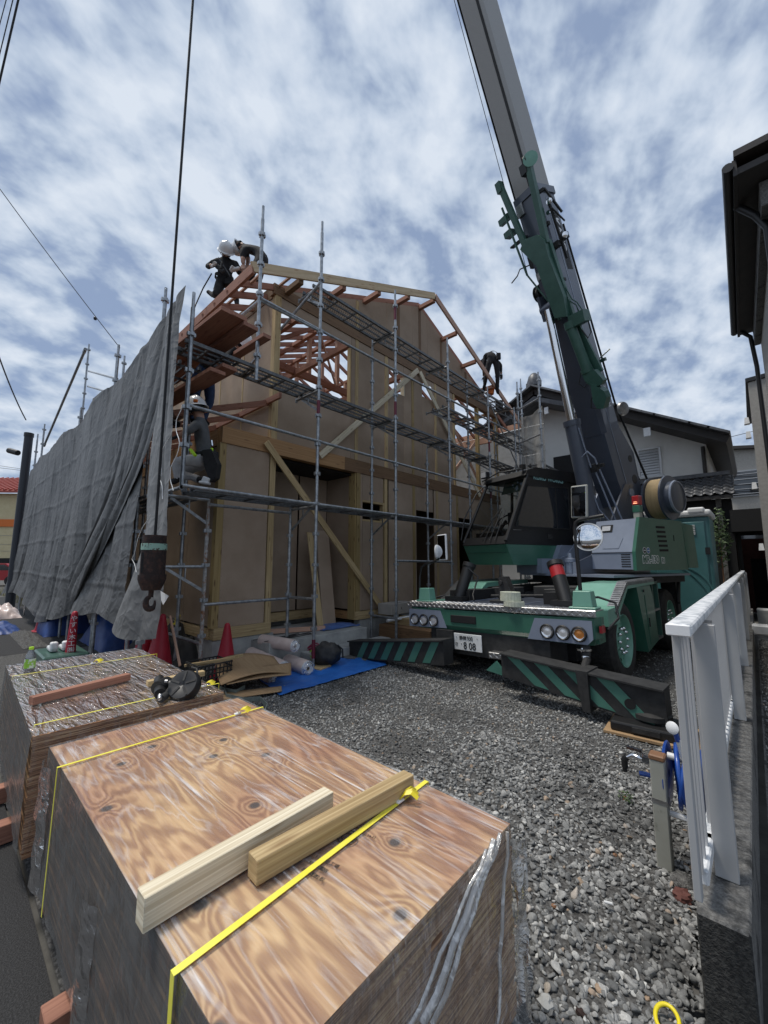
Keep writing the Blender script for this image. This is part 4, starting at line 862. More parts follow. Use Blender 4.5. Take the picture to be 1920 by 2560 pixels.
def strip_(u,v):
    zt=4.25; z=zt-3.50*v; xr=-4.48+.20*v-.25*max(0,v-.86)*4; xl=-4.80-.28*min(v*2,1)-.75*max(0,(v-.66)/.34)**1.3*(1 if v<.93 else 1)
    x=xr+(xl-xr)*u+.03*math.sin(v*11)*u; bulge=max(0,(v-.6)/.4)
    return Vector((x,1.53-.035*fold(u*1.5+v*.3,1.3,3)-.02*noise.noise(Vector((u*3,v*6,2)))-.008*noise.noise(Vector((u*9,v*24,5)))-.16*math.sin(u*PI)*bulge,z+.10*u*(1-u)*4*(-1)*max(0,v-.8)*4+.25*max(0,v-.8)*u))
drape('sheeting',M['tarp2'],'narrow pale grey sheet hanging loose behind the rusty hook block, bagging out at its foot','sheeting',strip_,40,90)
# lacing cords
for k,(pts) in enumerate(([(455,1015),(440,1060),(448,1120),(425,1180),(432,1240)],[(375,1290),(352,1330),(330,1400),(345,1440)],[(430,1080),(405,1130),(400,1200),(410,1260)])):
    m=MB(); P_=[aY(*q,1.38) for q in pts]; Q_=[]
    for i in range(len(P_)-1):
        for j in range(6): Q_.append(P_[i].lerp(P_[i+1],j/6)+Vector((.02*math.sin(i*3+j),0,.01)))
    m.path(Q_,.0035,n=5); tag(m.build('lacing_cord',M['white'],smooth=60),['thin pale cord hanging down the corner upright beside the sheeting','thin pale cord dangling between the swept sheet and the narrow sheet','thin pale cord hanging along the edge of the narrow pale sheet'][k],'cord','cords tying the sheeting')
# ================= NEIGHBOURS, FENCE, POLES =================
WY=15.0
wh=thing('white_house','white stucco house with grey tiled roofs and black eaves behind the crane','house',(-3,WY,0))
def wpart(nm,mt,fn,parent=wh,**k):
    b=MB(); fn(b); return b.build(nm,M[mt] if isinstance(mt,str) else mt,parent,**k)
RX,RZ=-5.4,7.85; ex,ez=-.22,4.95
def wz(x): return RZ-(RZ-ez)/(ex-RX)*abs(x-RX)
wpart('wall','stucco',lambda b:b.prism([(-10,WY,0),(-.75,WY,0),(-.75,WY,wz(-.75)-.15),(RX,WY,RZ-.2),(-10,WY,wz(-10)-.15)],(0,6,0)))
for s,x1 in((1,ex),(-1,-10.6)):
    wpart('eaves','darkwood',lambda b:b.beam((RX,WY+2.2,RZ-.16),(x1,WY+2.2,wz(x1)-.16),6.4,.20,up=(0,0,1)))
    # tile courses of the gable edge
    n=13
    for k in range(n):
        a=k/n; b_=(k+1.12)/n; xa=RX+(x1-RX)*a; xb=RX+(x1-RX)*b_
        wpart('roof_tile','rooftile',lambda b:b.beam((xa,WY+2.1,wz(xa)-.03+.03),(xb,WY+2.1,wz(xb)+.0),6.7,.06),label=None)
wpart('ridge_ornament','rooftile',lambda b:(b.lathe([(.0,0),(.24,.02),(.26,.2),(.2,.4),(.1,.52),(0,.55)],(RX-.0,WY-.9,RZ+.02),n=12),b.box((RX,WY-.95,RZ+.1),(.5,.2,.16))),smooth=40)
wpart('ridge_ornament','rooftile',lambda b:b.lathe([(.0,0),(.2,.02),(.22,.2),(.16,.36),(0,.45)],(RX-4.0,WY-.9,7.6),n=12),smooth=40)
wpart('lower_gable_roof','rooftile',lambda b:b.prism([(-6.6,WY-1.0,6.9),(-5.4,WY-1.0,7.5),(-3.4,WY-1.0,6.55),(-3.4,WY-1.0,6.4),(-5.4,WY-1.0,7.32),(-6.6,WY-1.0,6.75)],(0,1,0)))
for x in(-6.1,-5.0,-4.1): wpart('purlin_end','white',lambda b:b.box((x,WY-.93,6.95-.2*abs(x+5.4)*1.1),(.14,.06,.24)))
wpart('purlin_end','white',lambda b:b.box((-2.05,WY-.9,5.42),(.18,.06,.26)))
wpart('window_band','dark',lambda b:b.bb(-5.15,-3.2,WY-.06,WY+.01,4.45,5.35)); wpart('window_frame','alu',lambda b:(b.bb(-5.2,-3.2,WY-.09,WY-.062,4.38,4.44),b.bb(-4.05,-4.0,WY-.09,WY-.062,4.441,5.35)))
wpart('window_pane','glass',lambda b:b.bb(-4.0,-3.25,WY-.075,WY-.065,4.45,5.3))
wpart('shutter_frame','alu',lambda b:(b.bb(-2.5,-2.45,WY-.05,WY,4.2,5.12),b.bb(-1.92,-1.86,WY-.05,WY,4.2,5.12),b.bb(-2.449,-1.921,WY-.05,WY,5.08,5.12),b.bb(-2.53,-1.8,WY-.12,WY,4.14,4.198)))
for k in range(10): wpart('shutter_slat','alu',lambda b:b.box((-2.185,WY-.03,4.24+.085*k),(.52,.02,.075),Matrix.Rotation(R(-18),3,'X')))
wpart('downpipe','darkwood',lambda b:b.tube((-.82,WY-.08,3.4),(-.82,WY-.08,4.9),.05))
# pent roof with waved pantiles, each tile a piece
tl=MB(); 
def tilefn(u,v): return Vector((.15*2*(u-.5),.27*(v),.035*math.sin(u*2*PI)+.02*(1-v)))
tl.grid(tilefn,8,2); tproto=None
dY=.155; rows=6; z0,z1=3.98,3.30; y0,y1=WY-.02,WY-1.15
for r_ in range(rows):
    for c_ in range(19):
        t_=(r_)/rows; x=-4.2+.215*c_+.0; y=y0+(y1-y0)*(t_+1/rows); z=z0+(z1-z0)*(t_+1/rows)
        if tproto is None:
            tproto=MB(); tproto.grid(lambda u,v:Vector((.235*(u-.5),.235*v,.03*math.sin(u*2*PI)+.018-.018*v+v*.13)),8,1); tproto=tproto.build('roof_tile',M['rooftile'],wh,smooth=60,solid=.018,loc=(x,y,z),fixn=False); 
            tproto.matrix_parent_inverse=Matrix([wh['_inv'][i*4:i*4+4] for i in range(4)])
        else:
            c=tproto.copy(); COL.objects.link(c); c.location=(x,y,z+random.uniform(-.004,.004))
wpart('pent_roof_base','darkwood',lambda b:b.prism([(-4.3,y0,z0-.03),(-4.3,y1+.02,z1-.03),(-4.3,y1+.02,z1-.12),(-4.3,y0,z0-.3)],(4.05,0,0))); wpart('ridge_course','rooftile',lambda b:b.bb(-4.3,-.28,WY-.14,WY-.005,3.98,4.09))
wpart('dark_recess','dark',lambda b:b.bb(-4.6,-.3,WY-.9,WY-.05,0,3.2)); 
wpart('side_post','conc_dark',lambda b:b.bb(-.62,-.5,WY-.98,WY-.91,0,3.2))
# small leafy shrub by the recess
def leaves(name,c,rad,n,lab,size=.05,seed=1,parent=None):
    rnd=random.Random(seed); t=thing(name,lab,'shrub',(c[0],c[1],0)); m=MB()
    for i in range(n):
        d=Vector((rnd.gauss(0,1),rnd.gauss(0,1),rnd.gauss(0,1))).normalized()*rnd.random()**.45
        p=Vector(c)+Vector((d.x*rad[0],d.y*rad[1],d.z*rad[2])); a=Vector((rnd.gauss(0,1),rnd.gauss(0,1),rnd.gauss(0,.6))).normalized(); b_=a.orthogonal().normalized()
        s=size*rnd.uniform(.6,1.3); m.face([p-a*s,p-b_*s*.5,p+a*s,p+b_*s*.5])
    m.build('foliage',M['leaf'],t,fixn=False); s=MB(); s.tube((c[0],c[1],0),(c[0],c[1],c[2]),.02,.012,n=6); s.build('stem',M['brown'],t)
leaves('shrub',(-.55,12.6,2.1),(.22,.25,.75),420,'small dark leafy shrub beside the teal portable toilet',.05,3)
# portable toilet
p=aX(1540,1500,-1.6)
tx0,tx1,ty0,ty1=-1.42,-.58,10.35,11.5; 
tt=thing('portable_toilet','teal portable toilet with white ribbed roof behind the crane','portable toilet',((tx0+tx1)/2,ty0,0))
def tp_(nm,mt,fn,**k): return wpart(nm,mt,fn,tt,**k)
tx0=-2.15; TZ=2.42
tp_('cabin_wall','teal',lambda b:b.bb(tx0,tx1,ty0,ty1,.12,TZ),bevel=.04,seg=2); tp_('base','black',lambda b:b.bb(tx0-.03,tx1+.03,ty0-.02,ty1,0,.118))
tp_('roof','white',lambda b:b.bb(tx0-.04,tx1+.04,ty0-.05,ty1+.05,TZ+.002,TZ+.14),bevel=.05,seg=3)
for k in range(4): tp_('roof_rib','white',lambda b:b.bb(tx0+.06+.39*k,tx0+.34+.39*k,ty0-.07,ty1,TZ+.06,TZ+.19),bevel=.04,seg=3)
tp_('door_panel','teal',lambda b:b.bb(tx0+.62,tx1-.08,ty0-.03,ty0-.001,.2,TZ-.1),bevel=.015); tp_('vent','white',lambda b:[b.bb(tx0+.82,tx1-.24,ty0-.05,ty0-.031,TZ-.36+.035*k,TZ-.342+.035*k) for k in range(6)])
def arc(b,cx_,cz_,r0,r1,a0,a1,y):
    for i in range(14):
        t0=a0+(a1-a0)*i/14;t1=a0+(a1-a0)*(i+1)/14
        b.prism([(cx_+math.cos(t)*r,y,cz_+math.sin(t)*r) for t,r in((t0,r0),(t1,r0),(t1,r1),(t0,r1))],(0,-.015,0))
tp_('moulded_rib','teal',lambda b:arc(b,tx0+.25,.35,1.3,1.335,0,1.35,ty0-.031)); tp_('moulded_rib','teal',lambda b:arc(b,tx0+.9,.8,.62,.65,.2,1.2,ty0-.031))
for z in(.75,1.65): tp_('hinge','black',lambda b:b.bb(tx1-.11,tx1-.03,ty0-.055,ty0-.032,z,z+.14))
# house on the right (close): dark eave overhead, beige boarded wall
nh=thing('beige_house','tall beige house at the right edge with black eaves and black downpipe','house',(.8,8,0))
def np_(nm,mt,fn,**k): return wpart(nm,mt,fn,nh,**k)
E0=Vector((.222,5.74,6.05)); E1=Vector((.163,10.2,6.05)); ed=(E1-E0).normalized(); en=Vector((ed.y,-ed.x,0))
def N3(a,o,z): p=E0+ed*a+en*o; return (p.x,p.y,z)
def nbox(b,a0,a1,o0,o1,z0,z1): b.prism([N3(a0,o0,z0),N3(a0,o1,z0),N3(a1,o1,z0),N3(a1,o0,z0)],(0,0,z1-z0))
EL=(E1-E0).length
np_('wall','beige',lambda b:nbox(b,.35,EL-.12,.29,5,0,5.915))
np_('soffit','darkwood',lambda b:nbox(b,.02,EL-.02,.02,.40,5.92,6.0)); np_('frieze_board','conc_dark',lambda b:nbox(b,.3,EL-.1,.20,.287,5.60,5.9)); np_('fascia','darkwood',lambda b:nbox(b,0,EL,-.02,.018,5.9,6.1))
np_('roof_deck','darkwood',lambda b:nbox(b,-.05,EL,-.0,5.2,6.101,6.18))
np_('gutter','black',lambda b:b.tube(N3(-.03,-.06,6.02),N3(EL+.03,-.06,6.02),.055,n=12),smooth=60)
np_('downpipe','black',lambda b:b.path([N3(.6,.0,5.95),N3(.6,.16,5.72),N3(.6,.25,5.5),N3(.6,.25,4.9),N3(.6,.25,0)],.04,n=10),smooth=60)
np_('downpipe','black',lambda b:b.path([N3(EL-.2,.0,5.95),N3(EL-.10,.16,5.8),N3(EL-.06,.20,5.2),N3(EL-.06,.22,0)],.035,n=10),smooth=60)
for z in(5.2,4.2,3.2): np_('pipe_clip','black',lambda b:b.box(N3(.6,.37,z),(.12,.03,.03)))
np_('window_frame','black',lambda b:nbox(b,.9,1.9,.25,.287,3.2,4.3)); np_('pipe','steel',lambda b:b.tube(N3(1.5,.25,1.22),N3(1.5,.9,1.2),.012))
for x in(2.6,3.6): np_('vent_hood','white',lambda b:b.prism([N3(x,.21,3.9),N3(x,.287,3.9),N3(x,.287,4.1),N3(x,.24,4.08)],tuple(ed*.16)))
# beige house further back with small windows
fh=thing('beige_house','narrow beige boarded house seen end-on further down the passage at right','house',(.5,14,0))
wpart('wall','beige',lambda b:b.prism([(.20,12.5,0),(3,12.5,0),(3,12.5,5.9),(.26,12.5,5.72)],(.1,4,0)),fh); wpart('roof_edge','black',lambda b:b.prism([(.22,12.46,5.73),(3,12.46,5.91),(3,12.46,6.0),(.22,12.46,5.82)],(0,4,0)),fh)
for z in(4.9,4.55,3.3,1.85): wpart('vent_hood','white',lambda b:b.box((.17,12.9,z),(.10,.16,.16),taper=.7),fh)
b2=thing('beige_house','low beige house with two dark windows and dark flat roof edge far behind the passage','house',(.5,24,0))
wpart('wall','beige',lambda b:b.bb(-1.5,6,24,30,0,6.6),b2); wpart('roof','darkwood',lambda b:b.prism([(-1.8,23.7,6.95),(1.0,23.7,6.55),(1,23.7,6.42),(-1.8,23.7,6.8)],(0,7,0)),b2)
for z0_,z1_ in((4.4,5.6),(2.3,3.6)): wpart('window_frame','alu',lambda b:b.bb(-.55,.6,23.93,23.99,z0_,z1_),b2); wpart('window_pane','glass',lambda b:b.bb(-.48,.55,23.88,23.925,z0_+.07,z1_-.07),b2)
for k in range(5): wpart('window_bar','alu',lambda b:b.bb(-.5,.58,23.80,23.83,4.5+.22*k,4.53+.22*k),b2)
cp=thing('carport','black carport roof with a dull red brick wall at the end of the passage','carport',(-.1,15.5,0))
wpart('roof','dark',lambda b:b.bb(-.35,.9,13.8,16,2.28,2.85),cp); wpart('post','black',lambda b:b.bb(-.3,-.2,15.2,15.3,0,2.28),cp); wpart('post','black',lambda b:b.bb(.8,.9,15.2,15.3,0,2.28),cp)
wpart('brick_wall','rb',lambda b:b.bb(-.8,.5,16.5,16.7,0,2.2),cp); wpart('dark_door','dark',lambda b:b.bb(-.05,.45,16.44,16.49,0,1.6),cp)
# slatted screens / clutter in the passage
for k,(x,y,z,s,lab,mt) in enumerate(((.12,12.0,.25,(.3,.4,.5),'grey box unit standing in the dark passage beyond the fence','conc'),(.0,9.6,.35,(.22,.3,.16),'small pale pipe end sticking out behind the fence','white'))):
    m=MB(); m.box((x,y,z),s); tag(m.build('utility_box',M[mt],bevel=.02),lab,'box')
# low concrete wall
t=MB(); t.bb(-.235,-.10,1.78,13.6,0,.36); t.m[2]=1; lw=tag(t.build('low_wall',[M['conc_dark'],M['moss_shade']],bevel=.006),'low dark concrete wall carrying the white fence','wall')  # end face coloured near-black for its shade as well as moss
t=MB(); t.bb(-.062,-.05,1.2,13.5,.0,.04); tag(t.build('edging_strip',M['steel'] if False else M['conc_dark']),'thin edging strip in the gravel beside the low wall','edging')
# fence: posts, rails, balusters
fn=thing('fence','white aluminium railing of thin upright bars on the low wall','fence',(-.17,2.05,.36))
FX=-.212; FT0=1.305; M['fencebar']=pm('fence_bar_paint',(.40,.405,.415),.5,.1,col2=(.45,.455,.46),ns=2)
def fp(nm,mt,f_,**k): return wpart(nm,mt,f_,fn,**k)
YPF=[2.03,4.03,6.1,8.15,10.2,12.2]
for k in range(len(YPF)):
    y0_=1.28 if k==0 else YPF[k-1]; y1_=YPF[k]
fp('top_rail','rail_top',lambda b:b.beam((FX+.018,1.60,FT0-.02),(FX+.018,12.4,FT0-.02),.072,.040),bevel=.014,seg=3)
fp('rail_cap','white',lambda b:b.box((FX+.018,1.596,FT0-.02),(.066,.008,.036)),bevel=.003)
fp('bottom_rail','rail_top',lambda b:b.beam((FX,1.80,.46),(FX,12.4,.46),.034,.05),bevel=.006)
for y in YPF:
    fp('post','fence',lambda b:b.bb(FX+.014,FX+.082,y-.018,y+.018,.362,FT0-.045),bevel=.002)
    fp('clamp','steel',lambda b:b.box((FX+.03,y,FT0-.035),(.09,.014,.012)))
    fp('clamp','steel',lambda b:b.box((FX+.02,y,.46),(.05,.03,.05)))
bar=None; y=1.79
nb=0
while y<12.3:
    if min(abs(y-q) for q in YPF)>.02:
        if bar is None:
            m=MB(); m.box((0,0,0),(.012,.022,.80)); bar=m.build('bar',M['fencebar'],fn,loc=(FX,y,.88)); bar.matrix_parent_inverse=Matrix([fn['_inv'][i*4:i*4+4] for i in range(4)])
        else: c=bar.copy(); COL.objects.link(c); c.location=(FX,y,.88)
    y+=.085
# a second panel of the railing: bright fluted board next to the first post
fp('end_bar','fence',lambda b:b.box((FX-.002,1.70,.87),(.022,.034,.84)),bevel=.003)
# tap post with hose reel
hp=Z_=None
base=aZ(1700,2165,0); top=aZ(1630,1888,.68)
hx,hy=-.445,2.56
hpst=thing('standpipe_post','cream square water post with brown cap and chrome tap','standpipe',(hx,hy,0))
wpart('post','cream',lambda b:b.bb(hx-.032,hx+.032,hy-.032,hy+.032,0,.50),hpst,bevel=.004); wpart('cap','brown',lambda b:b.bb(hx-.035,hx+.035,hy-.035,hy+.035,.501,.528),hpst,bevel=.006)
wpart('band','steel',lambda b:b.bb(hx-.0335,hx+.0335,hy-.0335,hy+.0335,.30,.32),hpst)
wpart('tap','chrome',lambda b:(b.path([(hx-.03,hy,.485),(hx-.08,hy-.01,.485),(hx-.11,hy-.01,.49),(hx-.135,hy-.01,.47)],.012,n=10),b.tube((hx-.07,hy-.01,.485),(hx-.07,hy-.01,.515),.009),b.box((hx-.10,hy-.01,.522),(.07,.016,.012)),b.box((hx-.05,hy-.01,.487),(.03,.03,.03))),hpst,smooth=50)
wpart('hose_coupling','black',lambda b:(b.path([(hx-.135,hy-.01,.475),(hx-.15,hy-.01,.455),(hx-.15,hy-.01,.42)],.016,n=10),b.tube((hx-.15,hy-.01,.42),(hx-.15,hy-.01,.395),.011)),hpst,smooth=50)
hr=thing('hose_reel','blue garden hose wound on a grey reel between the post and the fence','hose reel',(hx+.10,hy+.12,0))
ox,oy,oz=hx+.095,hy+.12,.40
wpart('reel_frame','white',lambda b:(b.tube((hx+.033,oy-.05,.505),(ox+.10,oy-.05,.505),.017),b.path([(hx+.03,oy-.1,.25),(ox+.09,oy-.1,.25)],.014),b.path([(ox+.085,oy-.05,.505),(ox+.095,oy-.08,.40),(ox+.09,oy-.1,.25)],.013),b.box((ox+.04,oy-.055,.50),(.045,.045,.07))),hr,smooth=50)
for s in(-1,1): wpart('flange','bluep',lambda b:b.lathe([(0.02,0),(.150,0),(.155,.006),(.150,.012),(.02,.012)],(ox+s*.075-.006,oy,oz),(1,0,0),n=28),hr,smooth=40)
wpart('hose','bluep',lambda b:b.path([(ox-.06+.12*abs(((i/24.)%2)-1),oy+math.cos(i/24*2*PI)*(.125+.010*(i//48)/2),oz+math.sin(i/24*2*PI)*(.125+.010*(i//48)/2)) for i in range(24*10)],.0105,n=6),hr,smooth=60)
wpart('hose_end','bluep',lambda b:b.path([(hx-.03,hy+.02,.40),(hx-.055,hy+.02,.40),(hx-.09,hy+.01,.40)],.012),hr,smooth=60)
wpart('nozzle','white',lambda b:(b.lathe([(0,0),(.026,0),(.030,.010),(.018,.018),(0,.018)],(ox-.02,oy-.10,.665),(-.3,-1,.2),n=16),b.tube((ox-.005,oy-.08,.61),(ox+.01,oy-.06,.52),.014,.016)),hr,smooth=50)
wpart('nozzle_grip','bluep',lambda b:b.tube((ox-.018,oy-.095,.66),(ox-.006,oy-.08,.60),.011,.014),hr,smooth=50)
# yellow ring of a tool at the bottom edge and odd stones
rg=aZ(1668,2548,.03); m=MB(); m.path([rg+Vector((math.cos(i/24*2*PI)*.032,math.sin(i/24*2*PI)*.040,.01*math.sin(i/24*2*PI))) for i in range(24)],.0065,n=8,closed=True); m.path([rg+Vector((.02,-.03,0)),rg+Vector((.05,-.10,0))],.008); tag(m.build('hand_tool',M['yellowp'],smooth=60),'yellow ring handle of a tool lying on the gravel near the gutter','tool')
def rock(x,y,s,mt,lab,seed):
    m=MB(); 
    m.grid(lambda u,v:(lambda d:Vector((x,y,s*.3))+Vector((d.x,d.y,d.z*.6))*s*(.75+.4*noise.noise(d*2+Vector((seed,0,0)))))(Vector((math.cos(u*2*PI)*math.sin(v*PI),math.sin(u*2*PI)*math.sin(v*PI),math.cos(v*PI)))),12,8)
    return tag(m.build('rock',mt,smooth=25),lab,'rock')
p=aZ(1452,2520,.02); rock(p.x,p.y,.022,M['rust'],'small rusty orange stone on the gravel near the yellow ring',1)
p=aZ(1705,2195,.03); rock(p.x,p.y,.06,M['conc_dark'],'dark lump of rock at the foot of the cream post',4)
p=aZ(1705,2230,.03); rock(p.x,p.y,.05,M['rb'],'reddish broken brick piece below the end of the fence',6)
p=aZ(1365,2500,.02); rock(p.x,p.y,.035,M['conc'],'pale flat stone beside the foot of the plywood stack',8)
for q_,lab in(((1385,2255),'small peach coloured stone in the gravel beside the stack'),((1535,2128),'small red chip on the gravel left of the post')):
    p=aZ(q_[0],q_[1],.02); rock(p.x,p.y,.016,M['brown'],lab,q_[0])
# weeds by the post
leaves('weed',(aZ(1565,2005,0).x,aZ(1565,2005,0).y,.03),(.05,.05,.03),60,'tiny green weed growing from the gravel left of the post',.010,4)
# left background: yellow shop with red roof and orange band, road verge
sh=thing('shop_building','pale yellow shop with red ribbed roof and orange band at the left edge','building',(-40,14,0))
p0=aD(0,1215,42); p1=aD(62,1240,42); q0=aD(0,1400,42)
sx=p1.x; d_=(p0-p1); d_.z=0; d_.normalize(); nrm=Vector((d_.y,-d_.x,0)); 
if nrm.dot(p0)<0: nrm=-nrm
P_=lambda a,z:(p1.x+d_.x*a,p1.y+d_.y*a,z)
zt_=p1.z+.0
wpart('wall','yel_wall',lambda b:b.prism([P_(-6,1.9),P_(16,1.9),P_(16,zt_+.25),P_(-6,zt_+.25)],tuple(nrm*8)),sh); ob=aD(30,1317,41.7).z; 
wpart('orange_band','orange',lambda b:b.prism([P_(-6,ob-.0),P_(16,ob-.0),P_(16,ob+.75),P_(-6,ob+.75)],tuple(-nrm*.15)),sh)
wpart('dark_base','dark',lambda b:b.prism([P_(-6,0),P_(16,0),P_(16,1.898),P_(-6,1.898)],tuple(nrm*8)),sh)
wpart('roof','redroof',lambda b:b.prism([tuple(Vector(P_(-7,zt_+.2))-nrm*.8),tuple(Vector(P_(17,zt_+.2))-nrm*.8),tuple(Vector(P_(17,zt_+2.4))+nrm*4),tuple(Vector(P_(-7,zt_+2.4))+nrm*4)],(0,0,.25)),sh)
for k in range(44): wpart('roof_rib','redroof',lambda b:b.beam(Vector(P_(-6.8+.55*k,zt_+.5))-nrm*.85,Vector(P_(-6.8+.55*k,zt_+2.72))+nrm*4,.14,.16),sh)
for z in(2.6,3.3,4.2): wpart('wall_joint','beige',lambda b:b.prism([P_(-6,z),P_(16,z),P_(16,z+.03),P_(-6,z+.03)],tuple(-nrm*.03)),sh)
# kerb wall, dry grass and parked car hint far left
m=MB(); a=aZ(0,1475,.0); m.box((-25,9.2,.35),(22,.3,.7),Matrix.Rotation(R(-2),3,'Z')); tag(m.build('kerb_wall',M['conc']),'low grey concrete wall far left across the road','wall')
pc=aD(-8,1400,26); car=thing('parked_car','red car parked far left, only its tail in view','car',(pc.x,pc.y,0),R(60),local=True)
m=MB(); m.prism([(-2,-.85,.35),(2,-.85,.35),(2.05,-.85,.85),(1.5,-.85,.95),(.9,-.85,1.4),(-1.1,-.85,1.42),(-1.9,-.85,.98),(-2.05,-.85,.8)],(0,1.7,0)); m.build('body',M['redp'],car,bevel=.06,seg=2)
m=MB(); m.prism([(1.35,-.87,.98),(.85,-.87,1.33),(-1.05,-.87,1.35),(-1.6,-.87,.98)],(0,1.74,0)); m.build('window',M['glass'],car)
for x_ in(-1.25,1.25):
    for y_ in(-.8,.8): m=MB(); m.tube((x_,y_-.1,.32),(x_,y_+.1,.32),.32,n=18); m.build('wheel',M['rubber'],car,smooth=40)
gm=MB(); rnd=random.Random(5)
for i in range(2600):
    x=rnd.uniform(-26,-17.2); y=rnd.uniform(1.9,7.5); h=rnd.uniform(.15,.55); a_=rnd.uniform(0,PI); dx_=math.cos(a_)*.012; dy_=math.sin(a_)*.012
    gm.face([(x-dx_,y-dy_,0),(x+dx_,y+dy_,0),(x+rnd.uniform(-.12,.12),y+rnd.uniform(-.12,.12),h)])
tag(gm.build('dry_grass',pm('dry_grass',(.22,.20,.10),.9),fixn=False),None,None,kind='stuff')
# steel pole at the end of the sheeting with service wires
pt_=aY(72,1092,1.55); sp=thing('steel_pole','dark grey steel pole with black cap at the left end of the sheeting','pole',(pt_.x,pt_.y,0))
wpart('pole','pole',lambda b:b.tube((pt_.x,pt_.y,0),(pt_.x,pt_.y,pt_.z),.125,.115,n=18),sp,smooth=40); wpart('cap','black',lambda b:b.tube((pt_.x,pt_.y,pt_.z),(pt_.x,pt_.y,pt_.z+.12),.13,n=18),sp,smooth=40)
wpart('insulator','black',lambda b:b.tube((pt_.x-.2,pt_.y-.2,pt_.z-.55),(pt_.x-.5,pt_.y-.4,pt_.z-.45),.09,n=10),sp,smooth=40)
def wire(pts,r,lab,sag=0,grp=None,mt='wire'):
    P=[Vector(p) for p in pts]; Q=[]
    for i in range(len(P)-1):
        for j in range(12): t=j/12; q=P[i].lerp(P[i+1],t); q.z-=sag*4*t*(1-t); Q.append(q)
    Q.append(P[-1]); m=MB(); m.path(Q,r,n=5); return tag(m.build('overhead_wire',M[mt],smooth=60),lab,'wire',grp)
A_=Vector((pt_.x,pt_.y,pt_.z+.1)); 
wire([A_+Vector((-.2,-.1,.5)),aD(-40,780,9)],.018,'overhead wire rising from the steel pole to the left edge',.15,'overhead wires')
wire([aY(300,870,2.6),aD(-60,390,9.5)],.010,'overhead wire running from the upper left edge down to the scaffold behind the sheeting',.05,'overhead wires')
w1=aD(238,796,11.5); m=MB(); m.lathe([(0,-.05),(.035,-.04),(.045,0),(.035,.04),(0,.05)],w1,n=10); tag(m.build('wire_clamp',M['pole'],smooth=60),'small clamp on the long overhead wire left of the workers','wire clamp')
for k,(a,b_) in enumerate((((0,200),(46,0)),((0,125),(34,0)),((-8,70),(20,0)))):
    wire([aD(a[0]-30,a[1]+130,12),aD(b_[0]+25,b_[1]-110,12)],(.028,.014,.012)[k],('thick overhead cable crossing the top left corner','middle wire of the three crossing the top left corner','leftmost thin wire crossing the top left corner')[k],0,'overhead wires','cable')
for k,(y1_,y2_) in enumerate(((1160,1176),(1166,1179),(1196,1206))):
    wire([aD(-30,y1_,60),aD(78,y2_,60)],.03,('thin wire low in the sky above the shop roof, topmost of three','thin wire low in the sky above the shop roof, middle one','thin wire low in the sky just above the shop roof')[k],0,'overhead wires')
wire([aY(1660,1130,15.5),aD(1895,1075,16)],.012,'thin wire from the white house roof to the beige house',.02,'overhead wires'); wire([aD(1845,1132,20),aD(1890,1128,20)],.012,'short thin wire above the far beige roof',.0,'overhead wires')
for k,y_ in enumerate((1192,1212,1229)): wire([aD(1826,y_,14),aD(1900,y_-3,14)],.014,('upper black cable crossing in front of the far beige house','middle black cable crossing in front of the far beige house','lower black cable crossing in front of the far beige house')[k],.02,'overhead wires','cable')
# ================= CRANE =================
tl=.03; _vy=azv(45.5); _rr=-azv(45.5-90); _vx=(_rr*math.cos(tl)+Vector((0,0,math.sin(tl)))).normalized()
CF=Frame((-2.55,4.72,0),_vx,_vy)
_a=R(17); QF=Frame((-2.4,7.7,0),(math.cos(_a),-math.sin(_a),0),(math.sin(_a),math.cos(_a),0))
_e=R(69); _bo=QF.w(.25,1.14,2.77)
BF=Frame(_bo,QF.x,QF.M@Vector((0,-math.cos(_e),math.sin(_e))))
cr_=thing('mobile_crane','green and slate grey mobile crane with black cab and long raised boom on gravel','mobile crane',(-2.4,7.4,0))
def cp_(nm,mt,fn,fr=CF,parent=None,**k):
    b=MB(fr); fn(b); ms=[M[x] if isinstance(x,str) else x for x in (mt if isinstance(mt,(list,tuple)) else [mt])]
    return b.build(nm,ms,cr_ if parent is None else parent,**k)
# --- chassis and deck
cp_('chassis','blackm',lambda b:(b.bb(-.75,.75,.15,4.9,.42,.92),b.bb(-1.0,1.0,1.9,3.0,.35,1.0)))
cp_('deck_plate','navy',lambda b:b.bb(-.95,.95,.24,2.0,.922,.95))
for u in(-.5,.35): cp_('deck_seam','bluegrey',lambda b:b.bb(u-.01,u+.01,.27,1.5,.951,.958))
# bumper: shaped face with rounded corners
def bumper(b):
    pts=[]
    top=[(-1.30,.16),(-1.27,.03),(-1.18,-.01),(1.20,-.01),(1.29,.03),(1.32,.16)]
    def ring(z,ins): return [(u*(1-ins*.03) if abs(u)>1 else u,v+ins*.05,z) for u,v in top]
    A=ring(.87,0);Bm=ring(.66,0);Cc=ring(.585,1)
    for P1_,P2_ in((A,Bm),(Bm,Cc)):
        for i in range(len(top)-1): b.face([P1_[i],P1_[i+1],P2_[i+1],P2_[i]])
    b.face(Cc[::-1]+[(1.2,.3,.585),(-1.2,.3,.585)][::1]); b.bb(-1.3,-1.2,.1,.3,.6,.869); b.bb(1.2,1.3,.1,.3,.6,.869)
bm_=cp_('bumper','green',bumper,smooth=35)
cp_('bumper_slot','dark',lambda b:b.bb(-.53,-.13,-.022,-.008,.705,.805),bevel=.01,parent=bm_)
